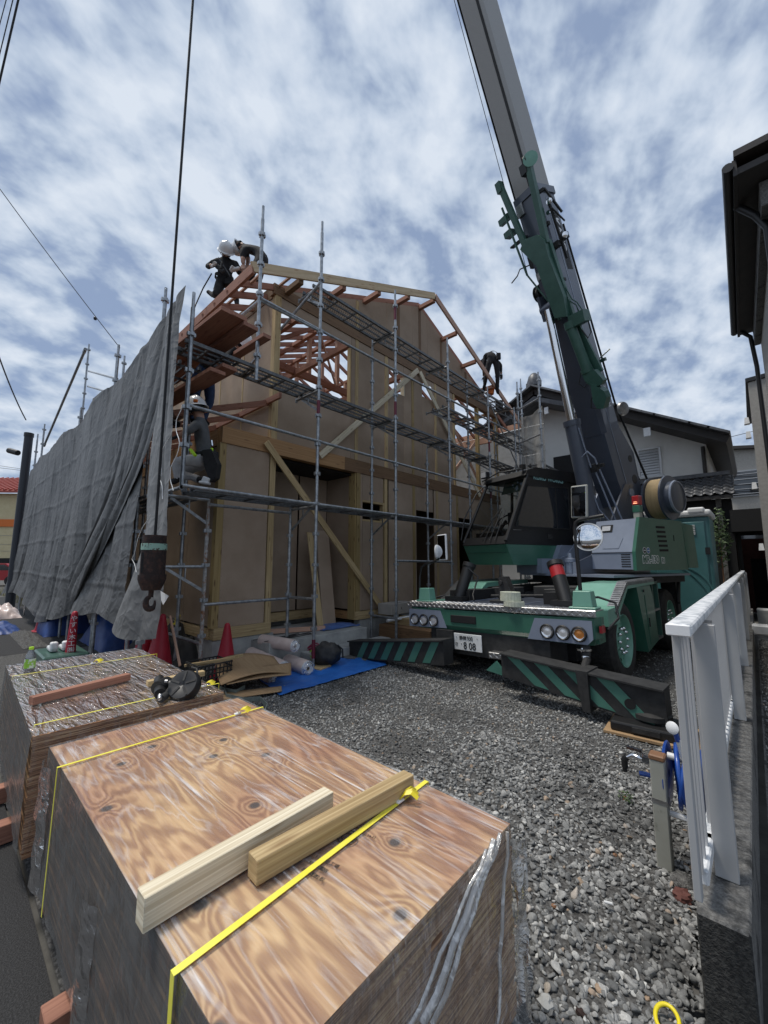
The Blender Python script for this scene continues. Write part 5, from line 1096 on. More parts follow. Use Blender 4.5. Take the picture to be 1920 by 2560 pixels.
for s,(a0,a1) in enumerate(((-1.28,-.70),(.66,1.30))):
    cp_('lamp_panel','bluegrey',lambda b:b.prism([(a0+.0,-.016,.85),(a1,-.016,.85),(a1 if s else a1+.10,-.016,.62),(a0+(.05 if s else .0),-.016,.60),(a0-.0,-.016,.66)] if not s else [(a0,-.016,.84),(a1-.02,-.016,.85),(a1-.02,-.016,.66),(a1-.08,-.016,.60),(a0-.10,-.016,.60)],(0,.006,0)),bevel=.004,parent=bm_)
for k,(u,mt) in enumerate(((-1.17,'lens'),(-1.0,'lens'),(-.82,'lens'),(.80,'lens'),(.975,'lens'),(1.145,'amber'))):
    h=cp_('headlamp',['chrome','black',mt],lambda b:b.lathe([(.080,-.0),(.082,.012),(.070,.020),(.064,.012),(.050,.006),(.028,.010),(0,.012)],(u,-.018,.705),(0,-1,0),n=24,mf=[1,1,1,0,2,2]),smooth=40,parent=bm_,label='amber tinted lamp' if mt=='amber' else None)
cp_('side_marker','redp',lambda b:b.bb(1.322,1.35,.06,.16,.72,.79),parent=bm_)
# tread plate with raised diamonds
tread=pm('tread_plate',(.46,.46,.46),.32,.9,col2=(.34,.34,.34),ns=9,rvar=.08)
def treadp(b,u0,u1,v0,v1,z,front=True):
    b.bb(u0,u1,v0,v1,z-.012,z)
    if front: b.bb(u0,u1,v0-.012,v0,z-.07,z)
tp=cp_('tread_plate',tread,lambda b:treadp(b,-1.31,1.33,-.012,.235,.955),bevel=.008)
def ribs(b,fn,nu,nv,L_=.055,w_=.012,h=.006):
    for i in range(nu):
        for j in range(nv):
            c,x,y,n_=fn((i+.5)/nu,(j+.5)/nv); d=(x+y if (i+j)%2 else x-y).normalized(); e_=d.cross(n_)
            p=[c+d*L_*.5,c+e_*w_*.5,c-d*L_*.5,c-e_*w_*.5]; t=c+n_*h
            for q in range(4): b.face([p[q],p[(q+1)%4],t])
cp_('tread_ribs',tread,lambda b:(ribs(b,lambda i,j:(Vector((-1.28+2.58*i,.0+.22*j,.956)),Vector((1,0,0)),Vector((0,1,0)),Vector((0,0,1))),64,6),ribs(b,lambda i,j:(Vector((-1.3+2.62*i,-.0245,.888+.064*j)),Vector((1,0,0)),Vector((0,0,1)),Vector((0,-1,0))),64,2,L_=.05)),parent=tp,kind='stuff')
# number plate
np2=cp_('number_plate','white',lambda b:b.bb(-.475,-.05,-.035,-.025,.365,.575),bevel=.004)
def ctext(s,size,mt,u,v,w,nm='lettering',sx=1,bold=0,fr=CF,xd=(1,0,0),yd=(0,0,1),parent=None,ext=.0012,**k):
    m_=mtx(fr.w(u,v,w),fr.M@Vector(xd),fr.M@Vector(yd)); return text(s,size,M[mt],parent or cr_,m_,name=nm,sx=sx,bold=bold,ext=ext,**k)
def nptext(*a,**k):
    o=ctext(*a,**k); o.matrix_parent_inverse=Matrix.Identity(4); o.parent=np2; return o
nptext('静岡',.056,'navy_print',-.385,-.038,.50,bold=.0008); nptext('930',.072,'navy_print',-.265,-.038,.497,sx=.8,bold=.001); nptext('さ',.05,'navy_print',-.455,-.038,.42); nptext('・',.06,'navy_print',-.385,-.038,.42); nptext('8 08',.125,'navy_print',-.325,-.038,.385,sx=.85,bold=.002)
for u in(-.43,-.11): cp_('plate_bolt','chrome',lambda b:b.tube((u,-.035,.53),(u,-.042,.53),.006),parent=np2)
# tow bracket / lower front
cp_('under_bumper','blackm',lambda b:(b.bb(-.9,.8,.02,.5,.30,.60),b.bb(-.75,-.48,-.06,.2,.35,.6)))
st_=cp_('step','steel' if False else tread,lambda b:b.bb(.08,.49,-.10,.06,.335,.405),bevel=.006)
cp_('tread_ribs',tread,lambda b:ribs(b,lambda i,j:(Vector((.09+.39*i,-.101,.34+.06*j)),Vector((1,0,0)),Vector((0,0,1)),Vector((0,-1,0))),9,2),parent=st_)
# corner posts (pale green caps) on the deck
for u,v in((-1.02,.08),(1.17,.12)):
    cp_('outrigger_cap','greenl',lambda b:(b.bb(u-.14,u+.14,v-.07,v+.11,.957,.98),b.box((u,v+.02,1.065),(.21,.15,.17),taper=.86)),bevel=.006)
# outrigger jacks leaning on deck, left all black, right with red band
def jack(b,u,v,top,r,m0=0,m1=1):
    b.tube((u,v,.93),top,r,n=24,m=m0)
def jk(base,top,red,lab=None):
    base=Vector(base);top=Vector(top); o=cp_('outrigger_jack','blackm' if False else 'black',lambda b:(b.tube(base,top,.085,n=24),b.tube(top,top+(top-base).normalized()*.06,.10,n=24),b.box(base+Vector((0,0,.03)),(.3,.24,.06))),smooth=40,label=lab)
    if red:
        d=(top-base).normalized(); cp_('red_band','redp',lambda b:b.tube(top-d*.15,top-d*.01,.0865,n=24),parent=o,smooth=40)
jk((-.72,.45,.96),(-.62,.62,1.44),False); jk((.87,.42,.96),(.70,.60,1.42),True,'black jack cylinder with a red band at the top')
cp_('hydraulic_hose','black',lambda b:(b.path([(-.55,.5,1.42),(-.42,.55,1.30),(-.46,.45,1.05),(-.35,.3,.98)],.012),b.path([(1.05,.4,1.05),(1.2,.5,1.06),(1.36,.55,1.0),(1.42,.4,.85),(1.36,.2,.74)],.014),b.path([(-1.0,.3,1.0),(-.9,.35,1.03),(-.8,.4,.99)],.014)),smooth=60)
# hook tie-down bracket in the middle of the deck
cp_('hook_bracket','blackm',lambda b:(b.bb(-.18,.16,.42,.72,.951,.985),b.prism([(-.08,.5,.985),(.14,.5,.985),(.02,.5,1.30),(-.06,.5,1.30)],(0,.03,0)),b.prism([(-.08,.62,.985),(.14,.62,.985),(.02,.62,1.30),(-.06,.62,1.30)],(0,.03,0)),b.tube((-.03,.47,1.22),(-.03,.68,1.22),.03)),bevel=.004)
cp_('valve_block','blackm',lambda b:(b.bb(-.6,-.2,1.2,1.5,.95,1.12),b.bb(-.05,.6,1.5,1.9,.95,1.13),b.bb(.2,.45,1.3,1.52,1.0,1.1),b.tube((-.5,1.0,1.0),(.6,1.2,1.02),.02)),bevel=.01)
cp_('timber_block','pine',lambda b:b.bb(.55,.85,2.2,2.4,.96,1.09))
# turntable
cp_('turntable','blackm',lambda b:(b.lathe([(0,.92),(.62,.92),(.62,1.1),(.56,1.12),(.56,1.26),(0,1.26)],(0,3.05,0),(0,0,1),n=36)),smooth=40)
# fenders
fp_=[(.30,.92),(.42,.70),(.47,.70)]
def fender(side):
    u0,u1=(.72,1.30) if side>0 else (-1.30,-.72)
    def f(b):
        prof=[(.45,.92),(.83,.94),(1.27,1.19),(2.70,1.20),(2.70,1.13),(1.30,1.12),(.90,.86),(.86,.74),(.45,.74)]
        b.prism([(u0,v,w_) for v,w_ in prof],(u1-u0,0,0))
    o=cp_('fender','greenl',f,bevel=.008)
    e=1 if side>0 else -1; ue=u1 if side>0 else u0
    def edge(b):
        for (a,c) in(((.70,.885),(1.27,1.205)),((1.27,1.205),(2.66,1.215))):
            d=Vector((0,c[0]-a[0],c[1]-a[1])); L_=d.length; d.normalize(); n_=Vector((0,-d.z,d.y))
            k=0
            b.beam((ue-e*.05,*a),(ue-e*.05,*c),.11,.012,up=tuple(n_)); 
            while k*.042<L_-.02:
                p=Vector((ue-e*.05,*a))+d*(.02+k*.042)+n_*.008; b.box(p,(.09,.016,.012),Matrix((Vector((1,0,0)),d,n_)).transposed()); b.box(Vector((ue+e*.007,p.y,p.z-.03)),(.010,.016,.045),Matrix((Vector((1,0,0)),d,n_)).transposed()); k+=1
    cp_('fender_tread',tread,edge,parent=o)
fender(1);fender(-1)
cp_('inner_arch','dark',lambda b:(b.bb(.55,.9,.5,1.85,.3,1.1),b.bb(.55,.9,3.0,4.4,.3,1.1),b.bb(-.9,-.55,.5,4.4,.3,1.1)))
# side cabinet behind the front wheel, open frame, steps
cab_=cp_('side_cabinet','green',lambda b:(b.prism([(1.30,1.72,1.12),(1.30,2.42,1.12),(1.30,2.52,.98),(1.30,2.60,.32),(1.30,1.98,.24)],(-.35,0,0))),bevel=.01)
cp_('cabinet_door','green',lambda b:b.prism([(1.306,2.06,1.0),(1.306,2.34,1.0),(1.306,2.44,.38),(1.306,2.12,.32)],(-.004,0,0)),parent=cab_,bevel=.002); cp_('door_handle','black',lambda b:(b.box((1.312,2.15,.62),(.012,.02,.12)),b.tube((1.305,2.02,1.06),(1.315,2.02,1.06),.02)),parent=cab_)
cp_('side_frame','greend',lambda b:(b.bb(1.18,1.26,2.72,2.76,.3,1.15),b.bb(1.18,1.26,3.05,3.09,.3,1.15),b.bb(1.1,1.26,2.62,3.1,1.12,1.16))); cp_('side_step','steel',lambda b:(b.bb(1.05,1.27,2.64,3.04,.72,.75),b.bb(1.05,1.27,2.64,3.04,.30,.33)))
cp_('fuel_tank','dark',lambda b:b.bb(.7,1.17,2.66,3.06,.35,1.1)); cp_('rear_deck','blackm',lambda b:b.bb(-1.25,1.25,3.1,5.1,1.13,1.18))
cp_('rear_outrigger','blackm',lambda b:(b.bb(1.05,1.28,4.35,4.6,.4,1.12),b.tube((1.33,4.1,.75),(1.33,4.35,1.12),.03)))
# wheels
wheel0=None
def wheel(u,v):
    s=1 if u>0 else -1; o=(u,v,.50); A=(s,0,0)
    t=cp_('wheel','rubber',lambda b:(b.lathe([(.30,-.02),(.36,.0),(.44,-.005),(.492,-.045),(.50,-.09),(.50,-.24),(.49,-.29),(.42,-.31),(.30,-.30)],(u,v,.50),A,n=48),[b.box((u-s*(.13 if q%2 else .21),v+math.cos(q*PI/24)*.502,.5+math.sin(q*PI/24)*.502),(.10,.035,.012),Matrix((Vector((1,0,0)),Vector((0,-math.sin(q*PI/24),math.cos(q*PI/24))),Vector((0,math.cos(q*PI/24),math.sin(q*PI/24))))).transposed()) for q in range(48)]),smooth=30)
    r_=cp_('rim','greenl',lambda b:b.lathe([(.325,-.03),(.315,-.005),(.30,-.02),(.285,-.09),(.23,-.10),(.17,-.055),(.12,-.05),(.10,-.02),(0,-.02)],(u,v,.50),A,n=40),parent=t,smooth=35)
    for q in range(8):
        a=q*2*PI/8+.2; cp_('rim_hole','dark',lambda b:b.tube((u-s*.085,v+math.cos(a)*.255,.5+math.sin(a)*.255),(u-s*.093,v+math.cos(a)*.255,.5+math.sin(a)*.255),.032,n=14),parent=r_) if False else None
    cp_('rim_hole','dark',lambda b:[b.lathe([(0,0),(.033,0),(.03,.006),(0,.006)],(u-s*.098,v+math.cos(q*2*PI/8+.2)*.262,.5+math.sin(q*2*PI/8+.2)*.262),A,n=14) for q in range(8)],parent=t)
    for q in range(10):
        a=q*2*PI/10; cp_('wheel_nut','chrome',lambda b:b.lathe([(.020,0),(.021,.03),(.017,.045),(.008,.056),(0,.058)],(u-s*.06,v+math.cos(a)*.148,.5+math.sin(a)*.148),A,n=10),parent=t,smooth=40)
for u in(1.27,-1.27):
    for v in(1.12,3.80): wheel(u,v)
# striped front outrigger beams
def stripes(nm,P0,P1,h0,h1,n,slant,rev,v0,label):
    # P0->P1 top edge in the (u,w) plane, heights h0,h1
    P0=Vector(P0);P1=Vector(P1)
    body=cp_('outrigger_beam','blackm',lambda b:b.prism([(P0.x,v0,P0.y),(P1.x,v0,P1.y),(P1.x+(.0),v0,P1.y-h1),(P0.x,v0,P0.y-h0)],(0,.20,0)),bevel=.008,label=label)
    cp_('top_flange','blackm',lambda b:b.beam((P0.x,v0+.09,P0.y+.008),(P1.x,v0+.09,P1.y+.008),.26,.016),parent=body)
    L_=abs(P1.x-P0.x)
    for k in range(n):
        t0=(k+.25)/n; t1=t0+.48/n; 
        def at(t,s): 
            x=P0.x+(P1.x-P0.x)*t; top=P0.y+(P1.y-P0.y)*t; hh=h0+(h1-h0)*t; return (x,v0-.004,top-.012-(hh-.03)*s)
        sl=slant/L_
        if t0+sl<0 or t1+sl>1.02: continue
        cp_('green_stripe','stripe',lambda b:b.prism([at(t0,0),at(t1,0),at(min(t1+sl,1),1),at(min(t0+sl,1),1)],(0,.003,0)),parent=body)
    return body
ol=stripes('l',(-.42,.51),(-2.30,.305),.30,.25,7,.16,0,-.34,'left outrigger beam with slanting green stripes')
orr=stripes('r',(.40,.46),(1.93,.345),.24,.32,5,.30,0,-.36,'right outrigger beam with slanting green stripes')
cp_('pivot_plate','stripe',lambda b:b.prism([(.16,-.30,.24),(.30,-.30,.36),(.45,-.30,.20)],(0,.02,0)))
cp_('outrigger_clamp','blackm',lambda b:(b.prism([(1.22,-.41,.42),(1.33,-.41,.42),(1.33,-.41,.05),(1.26,-.41,.05)],(0,.30,0)),b.path([(1.18,.05,.45),(1.2,-.1,.40),(1.26,-.3,.36)],.04),b.tube((1.16,.08,.60),(1.17,.04,.47),.05)),bevel=.006)
cp_('shock_absorber','chrome',lambda b:(b.tube((1.15,.06,.55),(1.17,.04,.44),.045,n=16),b.lathe([(0,0),(.08,0),(.08,.02),(0,.02)],(1.15,.06,.53),(0,0,1),n=16)),smooth=40)
cp_('beam_hole','dark',lambda b:(b.tube((1.66,-.365,.19),(1.66,-.372,.19),.045,n=16)),parent=orr)
cp_('outrigger_foot','blackm',lambda b:(b.lathe([(0,.02),(.15,.02),(.15,.06),(.05,.10),(.05,.25),(0,.25)],(1.80,-.26,.06),(0,0,1),n=20),b.lathe([(0,0),(.13,0),(.13,.04),(.05,.08),(0,.08)],(-2.12,-.24,.03),(0,0,1),n=20)),smooth=40)
# mirrors
ml=cp_('mirror_arm','black',lambda b:b.path([(-1.22,.16,.98),(-1.22,.18,1.30),(-1.20,.20,1.45),(-1.12,.20,1.50),(-.92,.2,1.54),(-.84,.2,1.58)],.016),smooth=60)
def rmir(c,w_,h_,tilt=0,parent=None,yaw=0):
    Rm=Matrix.Rotation(yaw,3,'Z')@Matrix.Rotation(tilt,3,'Y')
    o=cp_('mirror','white' if parent is ml else 'cream',lambda b:b.box(c,(w_,.03,h_),Rm),parent=parent,bevel=.014,seg=3)
    cp_('mirror_glass','mirror',lambda b:b.box(Vector(c)+Rm@Vector((0,-.017,0)),(w_*.86,.003,h_*.92),Rm),parent=parent,bevel=.001); return o
rmir((-.78,.2,1.74),.20,.38,0,ml,R(-12)); cp_('round_mirror','white',lambda b:b.lathe([(0,0),(.10,.0),(.11,.02),(.09,.04),(0,.06)],(-.92,.22,1.68),(.90,.43,0),n=24),parent=ml,smooth=50)
mr=cp_('mirror_arm','black',lambda b:b.path([(1.10,.25,.97),(1.10,.25,1.85),(1.115,.25,1.92),(1.16,.25,1.95),(1.42,.25,1.97)],.022),smooth=60)
rmir((1.175,.26,2.16),.21,.38,R(5),mr,R(-16)); cp_('mirror_rim','white',lambda b:b.lathe([(.152,0),(.16,.01),(.158,.02),(.145,.022)],(1.235,.26,1.745),(0,-1,.05),n=40),parent=mr,smooth=50)
cp_('round_mirror','mirror',lambda b:b.lathe([(.15,0.012),(.12,.022),(.08,.030),(.04,.034),(0,.035)],(1.235,.26,1.745),(0,-1,.05),n=40),parent=mr,smooth=89)
# --- superstructure
def qp(nm,mt,fn,**k): return cp_(nm,mt,fn,fr=QF,**k)
qp('base_plate','bluegrey',lambda b:b.bb(-.55,1.15,-.75,1.6,1.27,1.305)); qp('underside','blackm',lambda b:b.bb(-.5,1.1,-.5,1.5,1.16,1.269))
# cab
cb=qp('cab_body','green',lambda b:b.prism([(-1.12,-1.60,1.79),(-1.12,-1.43,1.45),(-1.12,.1,1.45),(-1.12,.35,1.79)],(1.02,0,0),m=0),bevel=.025,seg=2)
qp('cab_crease','greend',lambda b:b.bb(-1.08,-.14,-1.545,-1.53,1.655,1.662),parent=cb)
qp('cab_belt','black',lambda b:(b.prism([(-.108,-1.62,1.795),(-.108,.62,1.795),(-.108,.62,2.06),(-.108,-1.52,2.03)],(.010,0,0)),b.prism([(-1.12,-1.625,1.80),(-.10,-1.625,1.80),(-.10,-1.57,1.93),(-1.12,-1.57,1.93)],(0,.03,0))),parent=cb)
qp('door_handle','blackm',lambda b:b.bb(-.096,-.085,-.55,-.42,1.90,1.99),parent=cb)
M['cabglass']=bpy.data.materials.new('cab_glass'); M['cabglass'].use_nodes=True
t_=M['cabglass'].node_tree; t_.nodes.clear(); a1=t_.nodes.new('ShaderNodeBsdfTransparent'); a1.inputs[0].default_value=(.42,.45,.45,1); a2=t_.nodes.new('ShaderNodeBsdfGlossy'); a2.inputs['Roughness'].default_value=.03; a3=t_.nodes.new('ShaderNodeFresnel'); a3.inputs[0].default_value=1.45; a4=t_.nodes.new('ShaderNodeMixShader'); a5=t_.nodes.new('ShaderNodeOutputMaterial')
t_.links.new(a3.outputs[0],a4.inputs[0]); t_.links.new(a1.outputs[0],a4.inputs[1]); t_.links.new(a2.outputs[0],a4.inputs[2]); t_.links.new(a4.outputs[0],a5.inputs[0])
S0=Vector((-.10,-1.60,1.84)); S1=Vector((-.10,-1.0,3.02)); S2=Vector((-1.12,-1.60,1.84)); S3=Vector((-1.06,-1.0,3.0))
qp('windscreen','cabglass',lambda b:b.face([S2,S0,S1,S3]),fixn=False); 
qp('cab_frame','black',lambda b:(b.beam(S0,S1,.055,.06,up=(1,0,0)),b.beam(S2,S3,.045,.05,up=(1,0,0)),b.beam(S3,S1,.05,.05),b.beam((-.10,.60,1.8),(-.10,.52,3.06),.08,.12,up=(1,0,0)),b.beam((-1.1,.55,1.8),(-1.06,.5,3.06),.06,.06,up=(1,0,0)),b.beam((-1.10,-.35,1.8),(-1.07,-.3,3.05),.05,.05,up=(1,0,0)),b.beam((-1.11,-1.5,1.83),(-1.11,.55,1.83),.05,.06)),bevel=.01)
qp('cab_pillar_trim','steel',lambda b:b.beam(S0+Vector((.03,.03,.02)),S1+Vector((.03,.03,-.02)),.006,.02,up=(1,0,0)),parent=cb) if False else None
qp('side_window','glass',lambda b:b.prism([(-.098,-1.36,2.10),(-.098,.10,2.10),(-.098,.10,2.88),(-.098,-1.02,2.82)],(.004,0,0)))
qp('side_panel','black',lambda b:(b.prism([(-.110,-1.48,2.04),(-.110,.62,2.04),(-.110,.56,3.05),(-.110,-.98,3.0)],(.008,0,0))))
def sf_(b):
    P=[(-1.36,2.10),(.10,2.10),(.10,2.88),(-1.02,2.82)]
    for i in range(4): a=P[i];c=P[(i+1)%4]; b.beam((-.094,*a),(-.094,*c),.016,.02,up=(1,0,0))
    b.bb(-.1,-.09,-.28,-.26,2.1,2.86)
qp('window_frame','blackm',sf_)
qp('cab_roof','black',lambda b:b.prism([(-1.1,-1.08,3.0),(-1.1,-1.02,3.10),(-1.1,-.8,3.17),(-1.1,.5,3.20),(-1.1,.62,3.1),(-1.1,.62,3.0)],(1.02,0,0)),bevel=.03,seg=2)
qp('rear_window','glass',lambda b:b.bb(-1.05,-.15,.56,.57,1.9,3.0)); qp('cab_floor','blackm',lambda b:b.bb(-1.1,-.12,-1.5,.55,1.80,1.83))
qp('seat','blackm',lambda b:(b.bb(-.85,-.4,-.35,.15,2.05,2.2),b.box((-.62,.18,2.5),(.44,.12,.62),Matrix.Rotation(R(-10),3,'X')),b.box((-.62,.24,2.9),(.24,.08,.18))),bevel=.03,seg=2)
qp('console','blackm',lambda b:(b.bb(-.98,-.25,-1.42,-1.28,1.83,2.02),b.tube((-.62,-1.30,1.95),(-.62,-1.0,2.25),.03),b.bb(-.32,-.2,-1.3,-.8,2.1,2.35)),bevel=.01)
qp('steering_wheel','black',lambda b:b.path([Vector((-.62,-1.0,2.27))+Vector((math.cos(a*PI/12)*.17,math.sin(a*PI/12)*.13,math.sin(a*PI/12)*.11)) for a in range(24)],.014,closed=True),smooth=60)
def wip(b):
    for k in range(3):
        p=S2.lerp(S0,.55+.12*k)+Vector((0,-.03,.02)); q=S3.lerp(S1,.75+.05*k)*.45+p*.55+Vector((0,-.03,.0)); b.tube(p,q,.008)
    b.beam(S2.lerp(S0,.45)+Vector((0,-.02,.1)),S2.lerp(S0,.93)+Vector((0,-.0,.55)),.012,.02)
qp('wiper','blackm',wip)
qp('visor','greend',lambda b:b.face([S3.lerp(S1,.42)+Vector((0,.04,-.05)),S3.lerp(S1,.93)+Vector((0,.04,-.05)),S3.lerp(S1,.93)+Vector((0,-.06,-.28)),S3.lerp(S1,.42)+Vector((0,-.06,-.28))]),solid=.004)
ctext('KURO WORKS',.125,'teal_text',-.094,-.86,2.955,fr=QF,xd=(0,1,-.0),yd=(0,0,1),bold=.003,sx=1.0)
wl=qp('work_lamp','black',lambda b:(b.box((-1.0,-1.12,3.16),(.16,.09,.12)),b.tube((-1.0,-1.09,3.02),(-1.0,-1.09,3.12),.015)),bevel=.01); qp('lamp_glass','lens',lambda b:b.bb(-1.06,-.94,-1.172,-1.166,3.11,3.21),parent=wl)
qp('roof_rail','black',lambda b:(b.path([(-1.05,-1.15,3.04),(-.6,-1.2,3.12),(-.15,-1.1,3.12),(-.12,-1.0,3.05)],.012),b.box((-.16,-1.05,3.16),(.08,.08,.08))),smooth=60)
qp('grab_rail','black',lambda b:b.path([(-1.16,-1.62,1.9),(-1.2,-1.5,2.3),(-1.18,-1.2,2.8),(-1.12,-1.05,2.95)],.013),smooth=60)
# superstructure side plates carrying the boom foot
for x in(.0,.47):
    qp('boom_support','bluegrey' if x<.3 else 'navy',lambda b:b.prism([(x,-.62,1.306),(x,-.62,1.50),(x,-.20,1.62),(x,.30,2.05),(x,.95,2.95),(x,1.35,2.95),(x,1.6,2.2),(x,1.6,1.306)],(.03,0,0)),bevel=.004)
qp('step_box','bluegrey',lambda b:(b.prism([(-.12,-.85,1.306),(-.12,-.85,1.56),(-.12,-.45,1.56),(-.12,-.3,1.8),(-.12,.3,1.8),(-.12,.3,1.306)],(.115,0,0)),b.bb(-.62,-.13,-.78,-.3,1.306,1.56)),bevel=.006)
qp('motor','bluegrey',lambda b:(b.lathe([(0,0),(.075,0),(.075,.18),(.09,.19),(.09,.24),(.04,.26),(.03,.34),(0,.34)],(.25,-.45,1.31),(0,0,1),n=18),b.bb(.1,.18,-.5,-.4,1.306,1.45),b.bb(.34,.42,-.52,-.38,1.306,1.5)),smooth=40)
# engine housing: slate front part, green side part
eh=qp('engine_housing','bluegrey',lambda b:b.prism([(.50,-.22,1.385),(.50,-.22,1.66),(.50,-.03,2.185),(.50,.6,2.185),(.50,.6,1.385)],(.66,0,0)),bevel=.008)
nn_=Vector((0,-.5225,.185)); 
def onsl(x,t,o=0): p=Vector((x,-.22,1.66)).lerp(Vector((x,-.03,2.185)),t); n_=Vector((0,-.940,.340)); return p+n_*o
qp('front_hatch','bluegrey',lambda b:b.prism([onsl(.68,.1,.003),onsl(.94,.1,.003),onsl(.99,.42,.003),onsl(.97,.5,.003)],tuple(Vector((0,-.94,.34))*.004)),parent=eh,bevel=.002)
qp('side_lamp_recess','dark',lambda b:b.prism([onsl(.60,.62,.002),onsl(.80,.62,.002),onsl(.80,.85,.002),onsl(.60,.85,.002)],tuple(Vector((0,-.94,.34))*.006)),parent=eh,bevel=.003); qp('side_lamp','lens',lambda b:b.prism([onsl(.63,.66,.012),onsl(.77,.66,.012),onsl(.77,.81,.012),onsl(.63,.81,.012)],tuple(Vector((0,-.94,.34))*.006)),parent=eh)
qp('seam','dark',lambda b:b.bb(.5,1.155,-.227,-.221,1.640,1.650),parent=eh)
qp('louvre','dark',lambda b:[b.bb(.98,1.12,-.2235,-.2215,1.42+.037*k,1.437+.037*k) for k in range(6)],parent=eh)
eg=qp('engine_cover','green',lambda b:b.prism([(1.162,-.24,1.37),(1.162,-.24,1.66),(1.162,-.05,2.20),(1.162,1.30,2.20),(1.162,1.40,1.37)],(.05,0,0)),bevel=.018,seg=2)
qp('engine_cover','green',lambda b:(b.prism([(.5,1.31,2.17),(1.212,1.31,2.17),(1.212,1.72,2.15),(1.212,1.78,1.38),(1.212,1.41,1.38),(.5,1.41,1.38)],(0,0,0.001)) if False else b.prism([(.50,1.31,2.17),(.50,1.70,2.15),(.50,1.78,1.40),(.50,1.41,1.40)],(.712,0,0))),bevel=.012); qp('housing_core','blackm',lambda b:(b.bb(.5,1.16,.602,1.30,1.39,2.185)))
for k in range(6): qp('louvre','dark',lambda b:b.prism([(1.2125,.42+.012*k,2.08-.075*k),(1.2125,.70+.012*k,2.085-.075*k),(1.2125,.70+.012*k,2.048-.075*k),(1.2125,.42+.012*k,2.043-.075*k)],(.003,0,0)),parent=eg)
qp('catch','dark',lambda b:b.box((1.2135,.98,1.90),(.003,.022,.10)),parent=eg)
for k,mt in enumerate(('navy_print','sticker')):
    y=.02+.11*k; qp('round_sticker',['white',mt],lambda b:(b.tube((1.212,y,1.68),(1.214,y,1.68),.05,n=24),b.tube((1.214,y,1.68),(1.2155,y,1.68),.041,n=24,m=1)),parent=eg); qp('sticker_bar','white',lambda b:b.box((1.2165,y,1.68),(.001,.06,.014)),parent=eg)
def outl(s,size,y,z,bold):
    for mt,bd,ex in(('white',bold+.012,.0012),('navy_print' if False else 'green',bold,.0022)):
        ctext(s,size,mt,1.2125,y,z,fr=QF,xd=(0,1,0),yd=(0,0,1),bold=bd,ext=ex,nm='lettering')
outl('MR-130',.15,-.05,1.49,.004); outl('Ri',.11,.52,1.49,.003)
# status lamp stack
lt=qp('signal_lamp','cream',lambda b:b.bb(1.10,1.19,.0,.09,2.186,2.28)); qp('lamp_lens','redp',lambda b:b.bb(1.09,1.20,-.01,.10,2.40,2.55),parent=lt,bevel=.01); qp('lamp_lens','green',lambda b:b.bb(1.09,1.20,-.01,.10,2.282,2.398),parent=lt,bevel=.01)
em=bpy.data.materials.new('lit_lamp'); em.use_nodes=True; em.node_tree.nodes['Principled BSDF'].inputs['Emission Color'].default_value=(1,.25,.03,1); em.node_tree.nodes['Principled BSDF'].inputs['Emission Strength'].default_value=1.6
M['lit']=em; qp('lit_bar','lit',lambda b:(b.bb(1.115,1.175,-.0125,-.011,2.42,2.432),b.bb(1.12,1.17,-.0125,-.011,2.445,2.453)),parent=lt)
# winch drum beside the boom foot
dr_=qp('winch','navy',lambda b:(b.lathe([(0,0),(.40,0),(.42,.02),(.42,.05),(.33,.06),(.33,.30),(.42,.31),(.42,.34),(.30,.35),(.30,.44),(.27,.46),(0,.46)],(.55,1.75,2.70),(1,0,-.0),n=44)),smooth=35)
qp('wire_layer','pine',lambda b:b.lathe([(.335,.07),(.38,.07),(.38,.29),(.335,.29)],(.55,1.75,2.70),(1,0,0),n=44),parent=dr_,smooth=40); qp('winch_rim','bluegrey',lambda b:b.lathe([(.302,.43),(.31,.44),(.30,.463),(.272,.465)],(.55,1.75,2.70),(1,0,0),n=44),parent=dr_,smooth=40)
# --- boom
def bp_(nm,mt,fn,**k): return cp_(nm,mt,fn,fr=BF,**k)
def sect(b,y0,y1,w_,h_,c=.07):
    P=[(-w_/2,-h_/2+c*.3),(-w_/2,h_/2-c),(-w_/2+c*.6,h_/2),(w_/2-c*.6,h_/2),(w_/2,h_/2-c),(w_/2,-h_/2+c*.3),(w_/2-c*.3,-h_/2),(-w_/2+c*.3,-h_/2)]
    b.prism([(x,y0,z) for x,z in P],(0,y1-y0,0))
def butt(b):
    w_=.46
    b.prism([(-w_/2,-.15,.22),(-w_/2,.35,.28),(-w_/2,1.25,.28),(-w_/2,1.25,-.28),(-w_/2,.7,-.52),(-w_/2,-.15,-.42)],(w_,0,0))
bs=bp_('boom_base','navy',lambda b:(butt(b),sect(b,1.252,5.75,.47,.57,.09)),bevel=.006)
bp_('boom_collar','navy',lambda b:sect(b,5.70,5.82,.52,.62,.09)); bp_('boom_seam','bluegrey',lambda b:(b.bb(.2355,.239,-.2,5.6,.02,.035)),parent=bs); bp_('edge_highlight_strip','bluegrey',lambda b:b.bb(.2355,.2385,.2,1.6,-.19,-.18),parent=bs) if False else None
bp_('boom_section','boom_tip',lambda b:sect(b,5.6,19.5,.42,.51,.06)); 
bp_('boom_section','boom_tip',lambda b:sect(b,19.4,21.5,.34,.42,.05)); bp_('boom_head','navy',lambda b:b.bb(-.2,.2,21.3,21.8,-.2,.5))
bp_('corner_shade_strip','blackm',lambda b:b.bb(.12,.165,5.85,19.4,.2555,.262)) ; bp_('lower_flange','blackm',lambda b:(b.bb(-.212,-.203,5.85,19.4,.20,.25)))  # black strip paints the shadow line along the boom's lower corner
bp_('wear_pad','steel',lambda b:(b.bb(-.18,.20,4.32,4.45,.286,.30),b.bb(-.2,-.05,5.5,5.7,.286,.32)))
